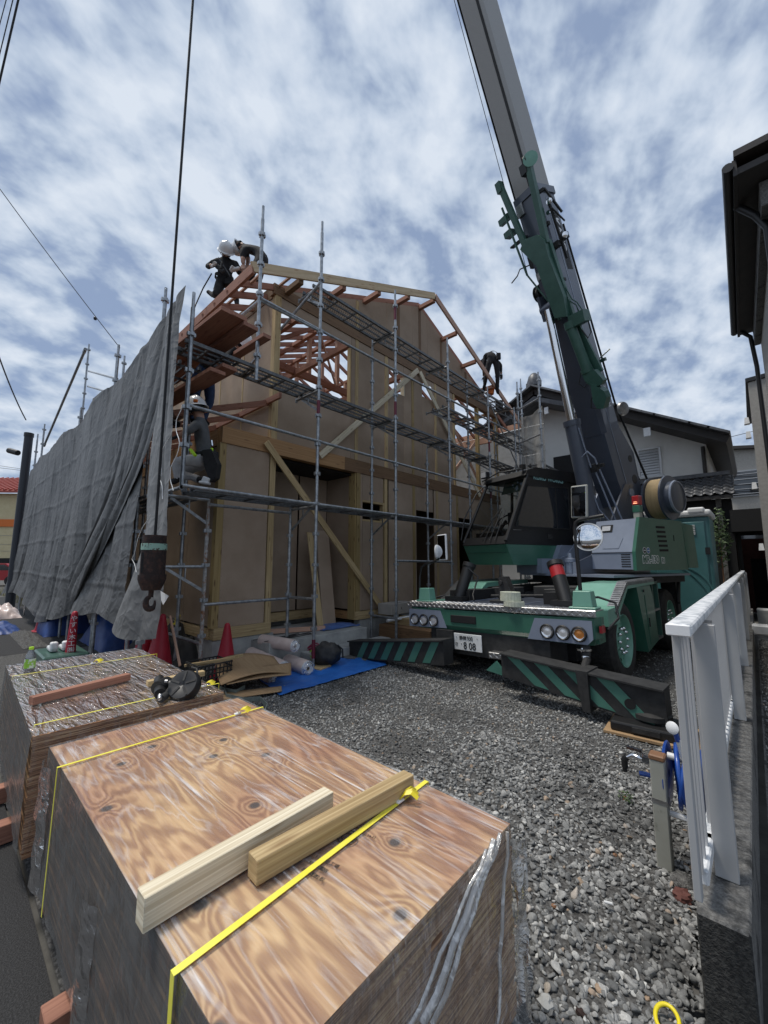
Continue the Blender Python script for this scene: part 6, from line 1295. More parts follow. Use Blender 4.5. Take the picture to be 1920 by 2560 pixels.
# lift cylinder
lc=bp_('lift_cylinder','navy',lambda b:(b.tube((-.04,-.55,1.0),(-.04,1.62,.72),.135,n=28),b.tube((-.04,1.56,.727),(-.04,1.66,.715),.15,n=28)),smooth=40)
bp_('piston_rod','chrome',lambda b:b.tube((-.04,1.6,.72),(-.04,3.70,.46),.075,n=24),parent=lc,smooth=40); bp_('rod_eye','navy',lambda b:(b.tube((-.18,3.75,.42),(.12,3.75,.42),.09,n=18),b.bb(-.17,-.12,3.55,4.0,.28,.5),b.bb(.05,.10,3.55,4.0,.28,.5)),parent=lc,smooth=40)
bp_('valve','blackm',lambda b:(b.box((.12,.72,.72),(.16,.14,.12)),b.box((.24,.74,.70),(.12,.06,.06)),b.tube((.0,.7,.78),(.06,.7,.74),.03)),parent=lc)
bp_('hydraulic_pipe','bluegrey',lambda b:(b.tube((.10,1.5,.80),(.12,.75,.80),.013),b.tube((.14,.68,.74),(.28,-.55,.74),.015),b.tube((.20,.68,.70),(.36,-.55,.66),.015),b.path([(.02,.72,.86),(.05,.98,.88),(.16,1.05,.84),(.22,.9,.78),(.22,.78,.76)],.015),b.path([(.05,.5,.87),(.12,.0,.92),(.32,-.5,.82),(.42,-.8,.7)],.012)),parent=lc,smooth=60)
# lettering
def btext(s,size,mt,y,z,bold=.004,x=.2370,bg=None,par=None):
    if bg: bp_('name_plate',bg[0],lambda b:b.bb(x-.002,x,y-.05,y+bg[1],z-.03,z+size*.95),parent=bs)
    m_=mtx(BF.w(x+.0005,y,z),BF.M@Vector((0,-1,0)),BF.M@Vector((0,0,-1)) ); return m_
m_=mtx(BF.w(.2385,2.35,-.10),BF.M@Vector((0,-1,0)),BF.M@Vector((0,0,-1)))
text('SUPERBOOM',.115,M['letter'],cr_,m_,bold=.004,ext=.001)
bp_('name_plate','blackm',lambda b:b.bb(.2355,.2365,4.30,5.35,-.20,-.03),parent=bs)
text('KATO',.17,M['white'],cr_,mtx(BF.w(.2375,5.25,-.055),BF.M@Vector((0,-1,0)),BF.M@Vector((0,0,-1))),bold=.006,ext=.001,sx=1.35)
bp_('lightening_hole','black',lambda b:(b.tube((.231,.62,-.34),(.2335,.62,-.34),.07,n=20),b.tube((.231,.22,-.30),(.2335,.22,-.30),.09,n=20)),parent=bs)
bp_('pivot_pin','bluegrey',lambda b:(b.tube((.231,.02,-.02),(.262,.02,-.02),.08,n=20),b.beam((.245,-.1,.2),(.245,.18,-.05),.01,.03)),parent=bs,smooth=40)
# --- stowed jib (green) under the boom
def B2(x,y,zz): return BF.at(x,y,2,zz)
J=.47
jb=bp_('jib','jibg',lambda b:(
    b.beam(B2(1321,408,J),B2(1366,610,J),.095,.10,up=(0,0,1)),
    b.beam(B2(1252,468,J),B2(1312,610,J),.09,.09,up=(0,0,1)),
    b.prism([tuple(B2(*q,J-.05)) for q in((1312,625),(1322,600),(1355,588),(1372,600),(1382,640),(1420,740),(1428,790),(1398,795),(1378,740),(1352,665))],(0,0,.14))),bevel=.006)
bp_('jib_cylinder','jibg',lambda b:(b.tube(B2(1428,820,J+.02),B2(1468,925,J+.02),.085,n=20),b.tube(B2(1424,805,J+.02),B2(1428,822,J+.02),.10,n=20),b.tube(B2(1466,922,J+.02),B2(1469,932,J+.02),.10,n=20)),parent=jb,smooth=40)
bp_('jib_rail','jibg',lambda b:(b.beam(B2(1372,600,J-.06),B2(1434,790,J-.06),.05,.08),b.beam(B2(1442,815,J-.1),B2(1500,930,J-.1),.12,.05)),parent=jb)
bp_('jib_end','jibg',lambda b:(b.prism([tuple(B2(*q,J-.04)) for q in((1462,930),(1495,922),(1518,948),(1512,960),(1490,965),(1475,955))],(0,0,.13)),b.prism([tuple(B2(*q,J-.06)) for q in((1475,950),(1488,960),(1494,1000),(1504,1018),(1520,1018),(1528,990),(1522,975),(1508,965))],(0,0,.16)),b.prism([tuple(B2(*q,J-.12)) for q in((1435,790),(1472,772),(1478,800),(1450,815),(1437,810))],(0,0,.2))),parent=jb,bevel=.01)
bp_('jib_head','greenl',lambda b:b.lathe([(0,0),(.10,0),(.12,.01),(.12,.02),(0,.03)],B2(1326,398,J+.02),(.6,0,.8),n=18),parent=jb,smooth=40); bp_('jib_sheave','black',lambda b:(b.lathe([(0,0),(.09,0),(.09,.06),(0,.06)],B2(1314,405,J),(1,0,0),n=18),b.box(B2(1312,425,J),(.12,.16,.12))),parent=jb)
bp_('jib_fork_tip','jibg',lambda b:(b.box(B2(1250,470,J),(.10,.18,.12)),b.box(B2(1262,550,J-.05),(.22,.10,.10)),b.box(B2(1275,585,J-.1),(.16,.10,.16))),parent=jb)
bp_('stay_rod','jibg',lambda b:(b.tube(B2(1255,520,J+.02),B2(1318,688,J-.02),.02,n=8),b.tube(B2(1318,688,J-.02),B2(1380,765,J-.04),.016,n=8),b.beam(B2(1380,765,J-.04),B2(1400,800,J-.04),.04,.05)),parent=jb)
bp_('jib_bracket','blackm',lambda b:(b.beam(B2(1332,492,.40),B2(1360,472,.30),.05,.05),b.beam(B2(1280,620,.30),B2(1315,590,.33),.03,.10),b.beam(B2(1360,470,.3),B2(1405,530,.1),.03,.04),b.beam(B2(1372,505,.26),B2(1418,645,.1),.035,.04),b.beam(B2(1380,520,.26),B2(1412,552,.1),.02,.03),b.box(B2(1412,590,.1),(.10,.1,.1)),b.box(B2(1392,612,.2),(.12,.09,.12)),b.box(B2(1408,700,.35),(.08,.05,.06)),b.box(B2(1368,560,.3),(.08,.06,.06))),parent=jb)
bp_('pin','chrome',lambda b:(b.lathe([(0,0),(.05,0),(.05,.03),(.02,.04),(0,.04)],B2(1374,503,.27),(0,0,1),n=14),b.lathe([(0,0),(.05,0),(.05,.03),(.02,.04),(0,.04)],B2(1412,588,.18),(1,0,1),n=14),b.lathe([(0,0),(.035,0),(.035,.03),(0,.03)],B2(1372,532,.30),(0,0,1),n=12)),parent=jb,smooth=40)
bp_('oil_pipe','jibg',lambda b:(b.path([B2(1358,520,.42),B2(1366,570,.42),B2(1382,640,.40),B2(1412,715,.42),B2(1430,748,.42),B2(1442,755,.40),B2(1456,775,.36)],.010),b.path([B2(1352,510,.42),B2(1360,570,.42),B2(1376,640,.40),B2(1406,715,.42),B2(1424,752,.42),B2(1440,762,.40),B2(1448,780,.36)],.010)),parent=jb,smooth=60)
bp_('hydraulic_hose','black',lambda b:(b.path([B2(1470,800,.3),B2(1478,830,.45),B2(1470,845,.5),B2(1455,825,.45)],.012),b.path([B2(1452,932,.45),B2(1448,960,.5),B2(1462,970,.5),B2(1470,955,.45)],.010),b.path([B2(1484,985,.5),B2(1478,1000,.5),B2(1478,1020,.45),B2(1502,1022,.45)],.010)),parent=jb,smooth=60)
# reel on the left flank of the boom (cable drum) and rope guides
bp_('cable_reel','blackm',lambda b:(b.lathe([(0,0),(.17,0),(.17,.03),(.12,.05),(.12,.09),(.17,.1),(.15,.12),(0,.13)],(-.245,4.15,.12),(-1,0,0),n=26),b.box((-.27,4.75,.15),(.08,.22,.10)),b.path([(-.3,4.72,.16),(-.45,4.72,.3),(-.5,4.62,.36),(-.62,4.55,.42)],.012),b.lathe([(0,0),(.09,0),(.09,.05),(0,.05)],(-.24,3.65,.12),(-1,0,0),n=18)),smooth=40)
bp_('rope_guide','greend',lambda b:(b.box((.30,2.55,-.22),(.10,.06,.06)),b.tube((.26,2.6,-.2),(.40,2.7,-.35),.012)))
sh_=bp_('rope_sheave','steel',lambda b:b.lathe([(0,0),(.05,0),(.05,.02),(.11,.025),(.13,.0),(.14,.01),(.12,.05),(.05,.06),(0,.06)],B2(1555,1022,-.48),(.9,0,.2),n=26),smooth=40)
# ropes
cable=bp_('hoist_rope','cable',lambda b:(b.tube(B2(1408,560,-.3),B2(1538,1010,-.50),.018,n=6),b.tube(B2(1538,1010,-.50),B2(1625,1215,-.60),.020,n=6),b.tube(B2(1487,945,-.4),B2(1600,1200,-.5),.008,n=5),b.tube(B2(1130,-20,0.45),B2(1262,470,.42),.006,n=5),b.tube(B2(1302,620,.42),B2(1320,690,.42),.006,n=5)),smooth=60)
# --- hanging hook block
hkp=Vector((QF.w(.25,-6.60,0))); hx_=hkp.x; hy_=hkp.y
hb=thing('hook_block','rusty cylindrical crane hook block with pale green band hanging on a wire rope','crane hook',(hx_,hy_,.9))
topz=aY(388,1342,hy_).z
hb_w=.098
def hp_(nm,mt,fn,**k):
    b=MB(); fn(b); return b.build(nm,[M[x] for x in mt] if isinstance(mt,list) else M[mt],hb,**k)
z1=1.745; 
hp_('rope','cable',lambda b:b.tube((hx_,hy_,z1),(hx_,hy_,22.7),.013,n=8),smooth=60)
hp_('weight',['rust'],lambda b:(b.lathe([(0,0),(hb_w,0),(hb_w,-.07),(hb_w+.006,-.07),(hb_w+.006,-.36),(hb_w+.018,-.36),(hb_w+.018,-.40),(hb_w+.006,-.44),(hb_w-.02,-.50),(0,-.50)],(hx_,hy_,z1),(0,0,1),n=30)),smooth=30)
band=pm('chipped_mint_band',(.22,.36,.30),.6,col2=(.05,.04,.035),ns=34,nc=(.56,.62)); M['band']=band
hp_('painted_band','band',lambda b:b.lathe([(hb_w+.002,-.075),(hb_w+.009,-.078),(hb_w+.009,-.135),(hb_w+.002,-.138)],(hx_,hy_,z1),(0,0,1),n=30),smooth=30)
tv=Vector((hx_,hy_,0)); cdv=(Vector((0,0,0))-tv).normalized(); sd_=Vector((-cdv.y,cdv.x,0)); 
for i,ch in enumerate('3t'):
    p=tv+(cdv+(-sd_)*-(.45+.22*i)).normalized()*(hb_w+.011); o=text(ch,.05,M['rust'],hb,mtx(Vector((p.x,p.y,z1-.125)),sd_,(0,0,1)),ext=.001,bold=.001) if False else None
hk=[]
c0=Vector((hx_,hy_,z1-.50)); 
for t in range(17):
    a=PI/2+t/16*1.62*PI; hk.append(c0+Vector((0,0,-.115))+sd_*math.cos(a)*.036+Vector((0,0,math.sin(a)*.055)))
hp_('hook','rust',lambda b:(b.tube(c0,c0+Vector((0,0,-.065)),.022,n=10),b.path(hk,.02,n=10,rad=[.018+.010*math.sin(k/16*PI) if k<13 else .016-.003*(k-13) for k in range(17)])),smooth=60)
hp_('safety_latch','steel',lambda b:b.beam(c0+Vector((0,0,-.065))-sd_*.025,c0+Vector((0,0,-.14))-sd_*.032,.012,.004))
hp_('side_port','dark',lambda b:b.prism([c0+cdv*.108*0+sd_*.0+Vector((0,0,.16)),c0+Vector((0,0,.16)),c0+Vector((0,0,.16))],(0,0,.1)) if False else b.box(tv+(cdv*.55+sd_*-.84).normalized()*(hb_w+.003)+Vector((0,0,z1-.25)),(.02,.03,.18),Matrix.Rotation(math.atan2(-sd_.y,-sd_.x),3,'Z')))
# coil of pale webbing sling lying on the bumper
wc=CF.w(.36,.03,.955); ws=thing('webbing_sling','pale green webbing sling rolled in two coils on the crane bumper','sling',(wc.x,wc.y,wc.z))
def coil(b,c,r0,r1,turns,z0,h_,wob=.0):
    n=int(turns*22); 
    for layer in(0,):
        P=[]
        for i in range(n+1):
            a=i/22*2*PI; r=r0+(r1-r0)*i/n; P.append(c+Vector((math.cos(a)*r*1.12,math.sin(a)*r*.95,z0)))
        for i in range(n):
            p,q=P[i],P[i+1]; t=(p-c); t.z=0; t.normalize(); o=t*.0055
            b.face([p-o,q-o,q-o+Vector((0,0,h_)),p-o+Vector((0,0,h_))]); b.face([p+o,p+o+Vector((0,0,h_)),q+o+Vector((0,0,h_)),q+o]); b.face([p-o+Vector((0,0,h_)),q-o+Vector((0,0,h_)),q+o+Vector((0,0,h_)),p+o+Vector((0,0,h_))])
b=MB(); coil(b,wc+Vector((.03,.0,0)),.03,.115,6,.002,.06); coil(b,wc+Vector((-.02,.02,0)),.02,.115,7,.064,.055); coil(b,wc+Vector((-.02,.02,0)),.02,.112,7,.119,.05); b.build('webbing',M['webbing'],ws,fixn=False)
# pads under the outriggers
p=CF.w(1.80,-.26,0); pd=thing('outrigger_pad','black outrigger pad block on a plywood sheet beside the hose reel','outrigger pad',(p.x,p.y,0),0,'outrigger pads')
wpart('board','carton',lambda b:b.box((p.x,p.y,.022),(.70,.55,.02),Matrix.Rotation(.06,3,'Z')),pd); 
wpart('pad','black',lambda b:b.box((p.x,p.y-.02,.072),(.60,.42,.08),Matrix.Rotation(.06,3,'Z')),pd,bevel=.015,seg=2); wpart('pad_handle','blackm',lambda b:b.box((p.x-.02,p.y-.235,.075),(.2,.02,.04),Matrix.Rotation(.06,3,'Z')),pd)
p=CF.w(-2.18,-.22,0); pd=thing('outrigger_pad','worn grey board pad under the left outrigger on the blue tarp','outrigger pad',(p.x,p.y,0),0,'outrigger pads')
wpart('board','conc_dark',lambda b:b.box((p.x-.05,p.y-.05,.024),(.62,.45,.018),Matrix.Rotation(.25,3,'Z')),pd); wpart('board','beam',lambda b:b.box((p.x+.03,p.y+.08,.045),(.45,.3,.02),Matrix.Rotation(.1,3,'Z')),pd)
# ================= PEOPLE =================
import bmesh
def person(label,J,mats,helmet=None,grp='building workers on the scaffold and roof',base=None,face=None,fwd=(0,0,0),extra=None):
    # J: joint -> (px,py,depth) seen from the survey point, radii for an adult
    P={k:aD(*v) for k,v in J.items()}
    b0=base or min(P.values(),key=lambda p:p.z); t=thing('person',label,'person',(P['pelvis'].x,P['pelvis'].y,b0.z),0,grp)
    rad={'pelvis':.145,'waist':.125,'chest':.155,'neck':.058,'head':.085,'top':.07}
    for s in 'LR': rad.update({'sh'+s:.072,'el'+s:.048,'wr'+s:.032,'hip'+s:.105,'kn'+s:.068,'an'+s:.048,'toe'+s:.036})
    bones=[('pelvis','waist'),('waist','chest'),('chest','neck'),('neck','head'),('head','top')]
    for s in 'LR':
        if 'sh'+s in P: bones+=[('chest','sh'+s),('sh'+s,'el'+s),('el'+s,'wr'+s)]
        if 'hip'+s in P: bones+=[('pelvis','hip'+s),('hip'+s,'kn'+s),('kn'+s,'an'+s),('an'+s,'toe'+s)]
    bones=[x for x in bones if x[0] in P and x[1] in P]
    names=[]; 
    for a,b_ in bones:
        for n_ in(a,b_):
            if n_ not in names: names.append(n_)
    me=bpy.data.meshes.new('body'); me.from_pydata([tuple(P[n_]) for n_ in names],[(names.index(a),names.index(b_)) for a,b_ in bones],[])
    o=bpy.data.objects.new('tmpbody',me); COL.objects.link(o); me.update()
    sk=o.modifiers.new('s','SKIN'); sk.use_smooth_shade=True; sk.branch_smoothing=.6; ss=o.modifiers.new('u','SUBSURF'); ss.levels=2; ss.render_levels=2
    for i,n_ in enumerate(names):
        v=me.skin_vertices[0].data[i]; r=rad[n_]; v.radius=(r,r*(.8 if n_ in('chest','pelvis','waist') else 1)); v.use_root=(n_=='pelvis')
    dg=bpy.context.evaluated_depsgraph_get(); dg.update(); m2=bpy.data.meshes.new_from_object(o.evaluated_get(dg)); bpy.data.objects.remove(o)
    m2.name='body'; m2.materials.clear()
    for k in ('shirt','trousers','skin','shoe'): m2.materials.append(M[mats[k]])
    def region(p):
        best=None
        for a,b_ in bones:
            A,B_=P[a],P[b_]; d=B_-A; tt=max(0,min(1,(p-A).dot(d)/max(d.length_squared,1e-6))); q=(p-(A+d*tt)).length-.5*(rad[a]+(rad[b_]-rad[a])*tt)
            if best is None or q<best[0]: best=(q,a,b_,tt)
        _,a,b_,tt=best
        if a[:2]=='hi' or (a=='pelvis' and b_[:3]=='hip') or (a=='pelvis' and tt<.45): return 1
        if a[:2]=='kn': return 1 if tt<.9 else 3
        if a[:2]=='an': return 3
        if a[:2]=='el': return 2 if not mats.get('long') else (0 if tt<.85 else 2)
        if a[:2]=='sh': return 0
        if a in('neck','head') : return 2
        return 0
    vs=m2.vertices
    for f in m2.polygons: f.material_index=region(f.center); f.use_smooth=True
    # cloth creases
    for v in vs: v.co+=v.normal*(.010*noise.noise(v.co*14)+.006*noise.noise(v.co*34))
    bo=bpy.data.objects.new('body',m2); COL.objects.link(bo); bo.parent=t; bo.matrix_parent_inverse=Matrix([t['_inv'][i*4:i*4+4] for i in range(4)])
    hd=P['head']; upv=(P['top']-P['head']).normalized(); fv=Vector(face) if face else Vector((-.74,-.67,0)); fv=(fv-upv*fv.dot(upv)).normalized(); sv_=upv.cross(fv)
    def pp(nm,mt,fn,**k):
        b=MB(); fn(b); return b.build(nm,M[mt],t,**k)
    # face, ears, hair
    pp('ear','skin',lambda b:[b.box(hd+sv_*s*.082,(.02,.035,.055),Matrix((sv_,fv,upv)).transposed()) for s in(1,-1)],bevel=.006)
    pp('nose','skin',lambda b:b.prism([hd+fv*.08+upv*.03,hd+fv*.115-upv*.015+sv_*.014,hd+fv*.115-upv*.015-sv_*.014],tuple(-fv*.03))); pp('eye','navy_print',lambda b:[b.box(hd+fv*.083+upv*.025+sv_*s*.032,(.022,.008,.01),Matrix((sv_,fv,upv)).transposed()) for s in(1,-1)])
    pp('mouth','clothk',lambda b:b.box(hd+fv*.085-upv*.045,(.04,.006,.006),Matrix((sv_,fv,upv)).transposed())); pp('hair','clothk',lambda b:b.lathe([(.0,.115),(.05,.105),(.085,.07),(.096,.02),(.092,-.02),(.08,-.06)],hd-fv*.015,upv,n=18),smooth=60)
    if helmet:
        h=pp('helmet',helmet,lambda b:b.lathe([(0,.155),(.05,.148),(.09,.122),(.118,.075),(.128,.025),(.132,.0),(.150,-.012),(.150,-.018),(.128,-.008)],hd+upv*.018,(upv+fv*.12).normalized(),n=28),smooth=40)
        pp('helmet_peak',helmet,lambda b:b.prism([hd+fv*.12+sv_*.10+upv*.012,hd+fv*.165+sv_*.05+upv*.002,hd+fv*.165-sv_*.05+upv*.002,hd+fv*.12-sv_*.10+upv*.012],tuple(upv*.008)),bevel=.003)
        pp('helmet_ridge',helmet,lambda b:b.path([hd+upv*(.02+.155*math.cos(a))+fv*.128*math.sin(a) for a in [-1.2+.2*i for i in range(13)]],.009,n=6),smooth=60)
        pp('chin_strap','clothk',lambda b:b.path([hd+sv_*.1+upv*.0,hd+sv_*.08-upv*.07+fv*.03,hd-upv*.10+fv*.05,hd-sv_*.08-upv*.07+fv*.03,hd-sv_*.1],.006,n=5))
    # hands: palm, four bent fingers of unequal length and a side thumb
    for s in 'LR':
        if 'wr'+s not in P: continue
        w_=P['wr'+s]; d=(w_-P['el'+s]).normalized(); a=d.orthogonal().normalized(); c=d.cross(a); gm=mats.get('glove','skin')
        def hand(b):
            b.box(w_+d*.05,(.085,.075,.03),Matrix((d,a,c)).transposed())
            for i,(o_,L_) in enumerate(((.029,.068),(.010,.078),(-.010,.073),(-.029,.058))):
                q0=w_+d*.088+a*o_; q1=q0+d*L_*.45+c*.006; q2=q1+(d*.6+c*.8).normalized()*L_*.35; q3=q2+(d*.1+c).normalized()*L_*.28; b.path([q0,q1,q2,q3],.009,n=6,rad=[.0095,.0095,.0088,.007])
            q0=w_+d*.03+a*.036; b.path([q0,q0+a*.022+d*.025,q0+a*.028+d*.05+c*.012,q0+a*.022+d*.066+c*.022],.011,n=6,rad=[.012,.011,.010,.008])
        pp('hand',gm,hand,smooth=60,bevel=0)
    if extra: extra(t,P,pp)
    return t,P
def belt(t,P,pp):
    p=P['pelvis']; u=(P['chest']-p).normalized(); pp('tool_belt','clothk',lambda b:b.lathe([(.158,-.03),(.165,-.03),(.165,.03),(.158,.03)],p+u*.05,u,n=22),smooth=40)
    pp('tool_pouch','clothk',lambda b:b.box(p+u*-.03+_r*.12-_f*.08,(.12,.08,.2),Matrix.Rotation(YAW,3,'Z')),bevel=.02,seg=2)
# kneeling worker at the corner walkway, facing left
def ex3(t,P,pp):
    belt(t,P,pp)
    pp('tape_measure','hivis',lambda b:b.beam(aD(475,1123,5.0),aD(489,1140,4.98),.05,.035),bevel=.01,seg=2); pp('safety_hook','hivis',lambda b:b.beam(aD(529,1120,5.1),aD(529,1150,5.1),.045,.03),bevel=.01,seg=2); pp('hook_end','chrome',lambda b:b.beam(aD(528,1100,5.1),aD(530,1115,5.1),.035,.025),bevel=.005)
    pp('tool_bag','clothk',lambda b:b.prism([aD(505,1125,5.05),aD(527,1122,5.05),aD(543,1160,5.05),aD(538,1195,5.05),aD(525,1205,5.05),aD(510,1165,5.05)],tuple(_f*.14)),bevel=.02,seg=2)
    pp('head_lamp','orange',lambda b:b.box(aD(489,1002,4.97),(.05,.03,.04),Matrix.Rotation(YAW,3,'Z')),bevel=.006)
    pp('trainer','white',lambda b:(b.beam(aD(508,1197,5.05),aD(524,1203,5.05),.09,.07),b.beam(aD(500,1206,5.04),aD(524,1209,5.04),.10,.035)),bevel=.015,seg=2)
person('kneeling worker in charcoal shirt and light grey trousers with white helmet at the sheeting corner',
 dict(pelvis=(514,1148,5.25),waist=(512,1115,5.25),chest=(506,1078,5.25),neck=(499,1046,5.25),head=(492,1022,5.22),top=(490,1008,5.22),
  shR=(494,1058,5.08),elR=(470,1080,5.0),wrR=(446,1090,5.05),shL=(505,1058,5.42),elL=(478,1070,5.45),wrL=(452,1062,5.4),
  hipR=(505,1155,5.13),knR=(440,1150,5.05),anR=(446,1200,5.08),toeR=(425,1206,5.08),hipL=(510,1158,5.35),knL=(438,1182,5.3),anL=(505,1200,5.2),toeL=(520,1204,5.15)),
 dict(shirt='clothg',trousers='clothl',skin='skin',shoe='clothk',glove='clothk'),helmet='helmet',face=(-.8,.1,0),extra=ex3)
person('worker in loose navy trousers bending under the red timbers above the kneeling worker',
 dict(pelvis=(503,925,5.8),waist=(522,905,5.8),chest=(560,885,5.85),neck=(588,872,5.9),head=(604,860,5.9),top=(612,852,5.9),
  shR=(560,895,5.7),elR=(575,925,5.65),wrR=(548,915,5.6),shL=(562,880,6.0),elL=(590,900,6.0),wrL=(600,890,5.9),
  hipR=(490,940,5.72),knR=(487,1000,5.7),anR=(483,1052,5.75),toeR=(500,1060,5.6),hipL=(520,940,5.9),knL=(526,998,5.85),anL=(508,1050,5.9),toeL=(520,1062,5.8)),
 dict(shirt='clothk',trousers='denim',skin='skin',shoe='clothk',long=1),helmet='helmet',face=(.6,.2,-.6))
def ex1(t,P,pp):
    belt(t,P,pp); pp('harness_strap','clothg',lambda b:b.beam(aD(547,645,7.2),aD(575,690,7.2),.05,.012)); pp('nail_gun','blackm',lambda b:(b.beam(aD(540,664,7.15),aD(560,680,7.15),.06,.07),b.beam(aD(552,672,7.12),aD(556,655,7.12),.04,.04)),bevel=.01)
    pp('wrist_glove','white',lambda b:b.beam(aD(574,676,7.2),aD(600,670,7.2),.06,.05),bevel=.015)
person('worker in black with white helmet crouching on the roof edge, holding a tool',
 dict(pelvis=(560,702,7.4),waist=(561,685,7.4),chest=(563,662,7.38),neck=(564,642,7.35),head=(565,628,7.3),top=(566,617,7.25),
  shL=(543,652,7.35),elL=(517,668,7.3),wrL=(530,664,7.15),shR=(587,656,7.4),elR=(602,684,7.35),wrR=(590,676,7.25),
  hipL=(550,708,7.4),knL=(541,738,7.2),anL=(530,736,7.6),toeL=(517,728,7.65),hipR=(574,708,7.45),knR=(588,728,7.3),anR=(592,756,7.4),toeR=(593,764,7.3)),
 dict(shirt='clothk',trousers='clothk',skin='skin',shoe='clothk',long=1,glove='white'),helmet='helmet',face=(.6,-.6,-.6),extra=ex1)
person('worker in black bent double over the ridge end, right of the crouching helmeted worker',
 dict(pelvis=(660,638,7.3),waist=(646,626,7.3),chest=(625,618,7.3),neck=(608,616,7.35),head=(600,618,7.4),top=(593,622,7.42),
  shR=(610,624,7.2),elR=(607,645,7.18),wrR=(608,662,7.15),shL=(612,622,7.5),elL=(620,648,7.5),wrL=(618,664,7.4),
  hipR=(656,646,7.2),knR=(636,668,7.1),anR=(622,712,7.3),toeR=(618,717,7.2),hipL=(664,644,7.45),knL=(652,674,7.4),anL=(650,700,7.6),toeL=(640,706,7.5)),
 dict(shirt='clothk',trousers='clothk',skin='skin',shoe='clothk'),helmet='helmet',face=(-.6,-.3,-.8))
person('worker in black bending over on the far roof edge, seen from behind',
 dict(pelvis=(1233,893,11.6),waist=(1229,884,11.7),chest=(1219,886,11.95),neck=(1212,896,12.1),head=(1209,905,12.15),top=(1206,914,12.15),
  shR=(1226,888,11.9),elR=(1252,912,11.7),wrR=(1253,936,11.65),shL=(1212,892,11.95),elL=(1208,918,11.9),wrL=(1210,942,11.9),
  hipR=(1241,902,11.6),knR=(1244,940,11.6),anR=(1243,978,11.65),toeR=(1246,984,11.8),hipL=(1224,902,11.6),knL=(1216,938,11.6),anL=(1210,972,11.65),toeL=(1208,978,11.8)),
 dict(shirt='clothk',trousers='clothk',skin='skin',shoe='clothk',long=1,glove='clothk'),helmet='clothk',face=(-.5,.3,-.8),extra=lambda t,P,pp:belt(t,P,pp))
m=MB(); p=aD(1226,986,11.8); m.lathe([(0,0),(.10,0),(.13,.2),(.12,.2),(0,.19)],p,n=16); tag(m.build('bucket',M['orange'],smooth=40),'small orange-yellow bucket hanging under the far walkway below the bending worker','bucket')
m=MB(); p=aD(1248,1013,12); m.box(p,(.22,.2,.28),Matrix.Rotation(.5,3,'Z')); tag(m.build('tool_bag',M['clothk'],bevel=.06,seg=3),'black bag tied below the far roof corner beside the pale rafter end','bag')
m=MB(); m.path([aD(529,684,7.2),aD(508,720,7.1),aD(490,760,6.9),aD(478,790,6.6)],.012,n=6); tag(m.build('safety_rope',M['cable'],smooth=60),'dark rope slanting from the crouching worker down to the scaffold corner','rope')
# ================= LOOSE THINGS ON THE GROUND =================
def g_thing(name,label,cat,loc,grp=None): return thing(name,label,cat,loc,0,grp)
# concrete steps
st=thing('concrete_steps','two low grey concrete entrance steps in front of the open doorway','steps',(-5.2,3.2,0))
wpart('upper_step','conc',lambda b:b.bb(-6.35,-5.12,3.21,5.16,0,.36),st,bevel=.008); wpart('lower_step','conc',lambda b:b.bb(-5.5,-4.98,4.05,5.5,0,.17),st,bevel=.008) if False else wpart('lower_step','conc',lambda b:b.bb(-5.118,-4.86,3.75,5.5,0,.165),st,bevel=.008)
# cones
def cone(x,y,h,lab,tilt=(0,0),k=1.0,txt=None,wide=.19):
    t=g_thing('traffic_cone',lab,'traffic cone',(x,y,0),'red traffic cones'); ax=Vector((tilt[0],tilt[1],1)).normalized()
    wpart('cone','cone',lambda b:b.lathe([(wide*.74*k,.02),(wide*.70*k,.04),(.040,h-.05),(.032,h-.015),(.015,h),(0,h)],(x,y,0),ax,n=30),t,smooth=50)
    wpart('base','cone',lambda b:b.lathe([(0,.0),(wide*1.05*k,.0),(wide*1.08*k,.012),(wide*1.0*k,.028),(wide*.75*k,.032)],(x,y,0),ax,n=8),t,smooth=30)
    if txt:
        p=Vector((x,y,0)); c=(CP-p); c.z=0; c.normalize(); s_=Vector((-c.y,c.x,0))
        for i,ch in enumerate(txt):
            hh=h*.85-.085*i; rr=.035+(wide*.7*k-.035)*(1-hh/h); text(ch,.08,M['white'],t,mtx(p+ax*hh+c*(rr+.012)-s_*.04,s_,(0,0,1)),ext=.001)
    return t
pc_=aZ(566,1692,.0); cone(-5.20,2.62,.70,'red plastic traffic cone standing at the house corner left of the wrapped rolls',wide=.21)
cone(-5.85,2.02,.82,'red plastic cone mostly hidden under the narrow pale sheet',wide=.27,tilt=(.04,.02)); cone(-6.35,2.0,.70,'darker red cone tucked in the shadow behind the hidden large cone',wide=.24)
cone(-7.15,1.32,.82,'narrow dark red cone with white vertical lettering under the big sheeting',wide=.10,txt='やすい木工㈱',tilt=(.10,0)); cone(-11.6,1.62,.80,'dark red cone far left under the end of the sheeting',wide=.2)
# red and orange boards leaning beside the cones
for k,(a,b_,mt,lab) in enumerate((((345,1638),(395,1605),'redp','red painted board leaning between the cones behind the rear plywood stack'),((325,1625),(352,1600),'blackm','black toolbox lid leaning behind the rear plywood stack'),((450,1665),(425,1540),'cedar_l','thin pale stick standing beside the hidden red cone'))):
    m=MB(); m.beam(aY(*a,2.05),aY(*b_,2.05),.03 if k==2 else .14,.02,up=(0,1,0)); tag(m.build('leaning_board',M[mt]),lab,'board')
m=MB(); p=aD(437,1565,6.0); m.lathe([(.03,0),(.05,0),(.05,.03),(.03,.03),(.03,0)],p,(.5,-.8,0),n=16); m.beam(p+Vector((0,.02,.06)),p+Vector((.06,.02,.16)),.05,.03); tag(m.build('tape_tool',M['yellowp']),'small yellow and red tape tool hanging beside the pale stick','tool')
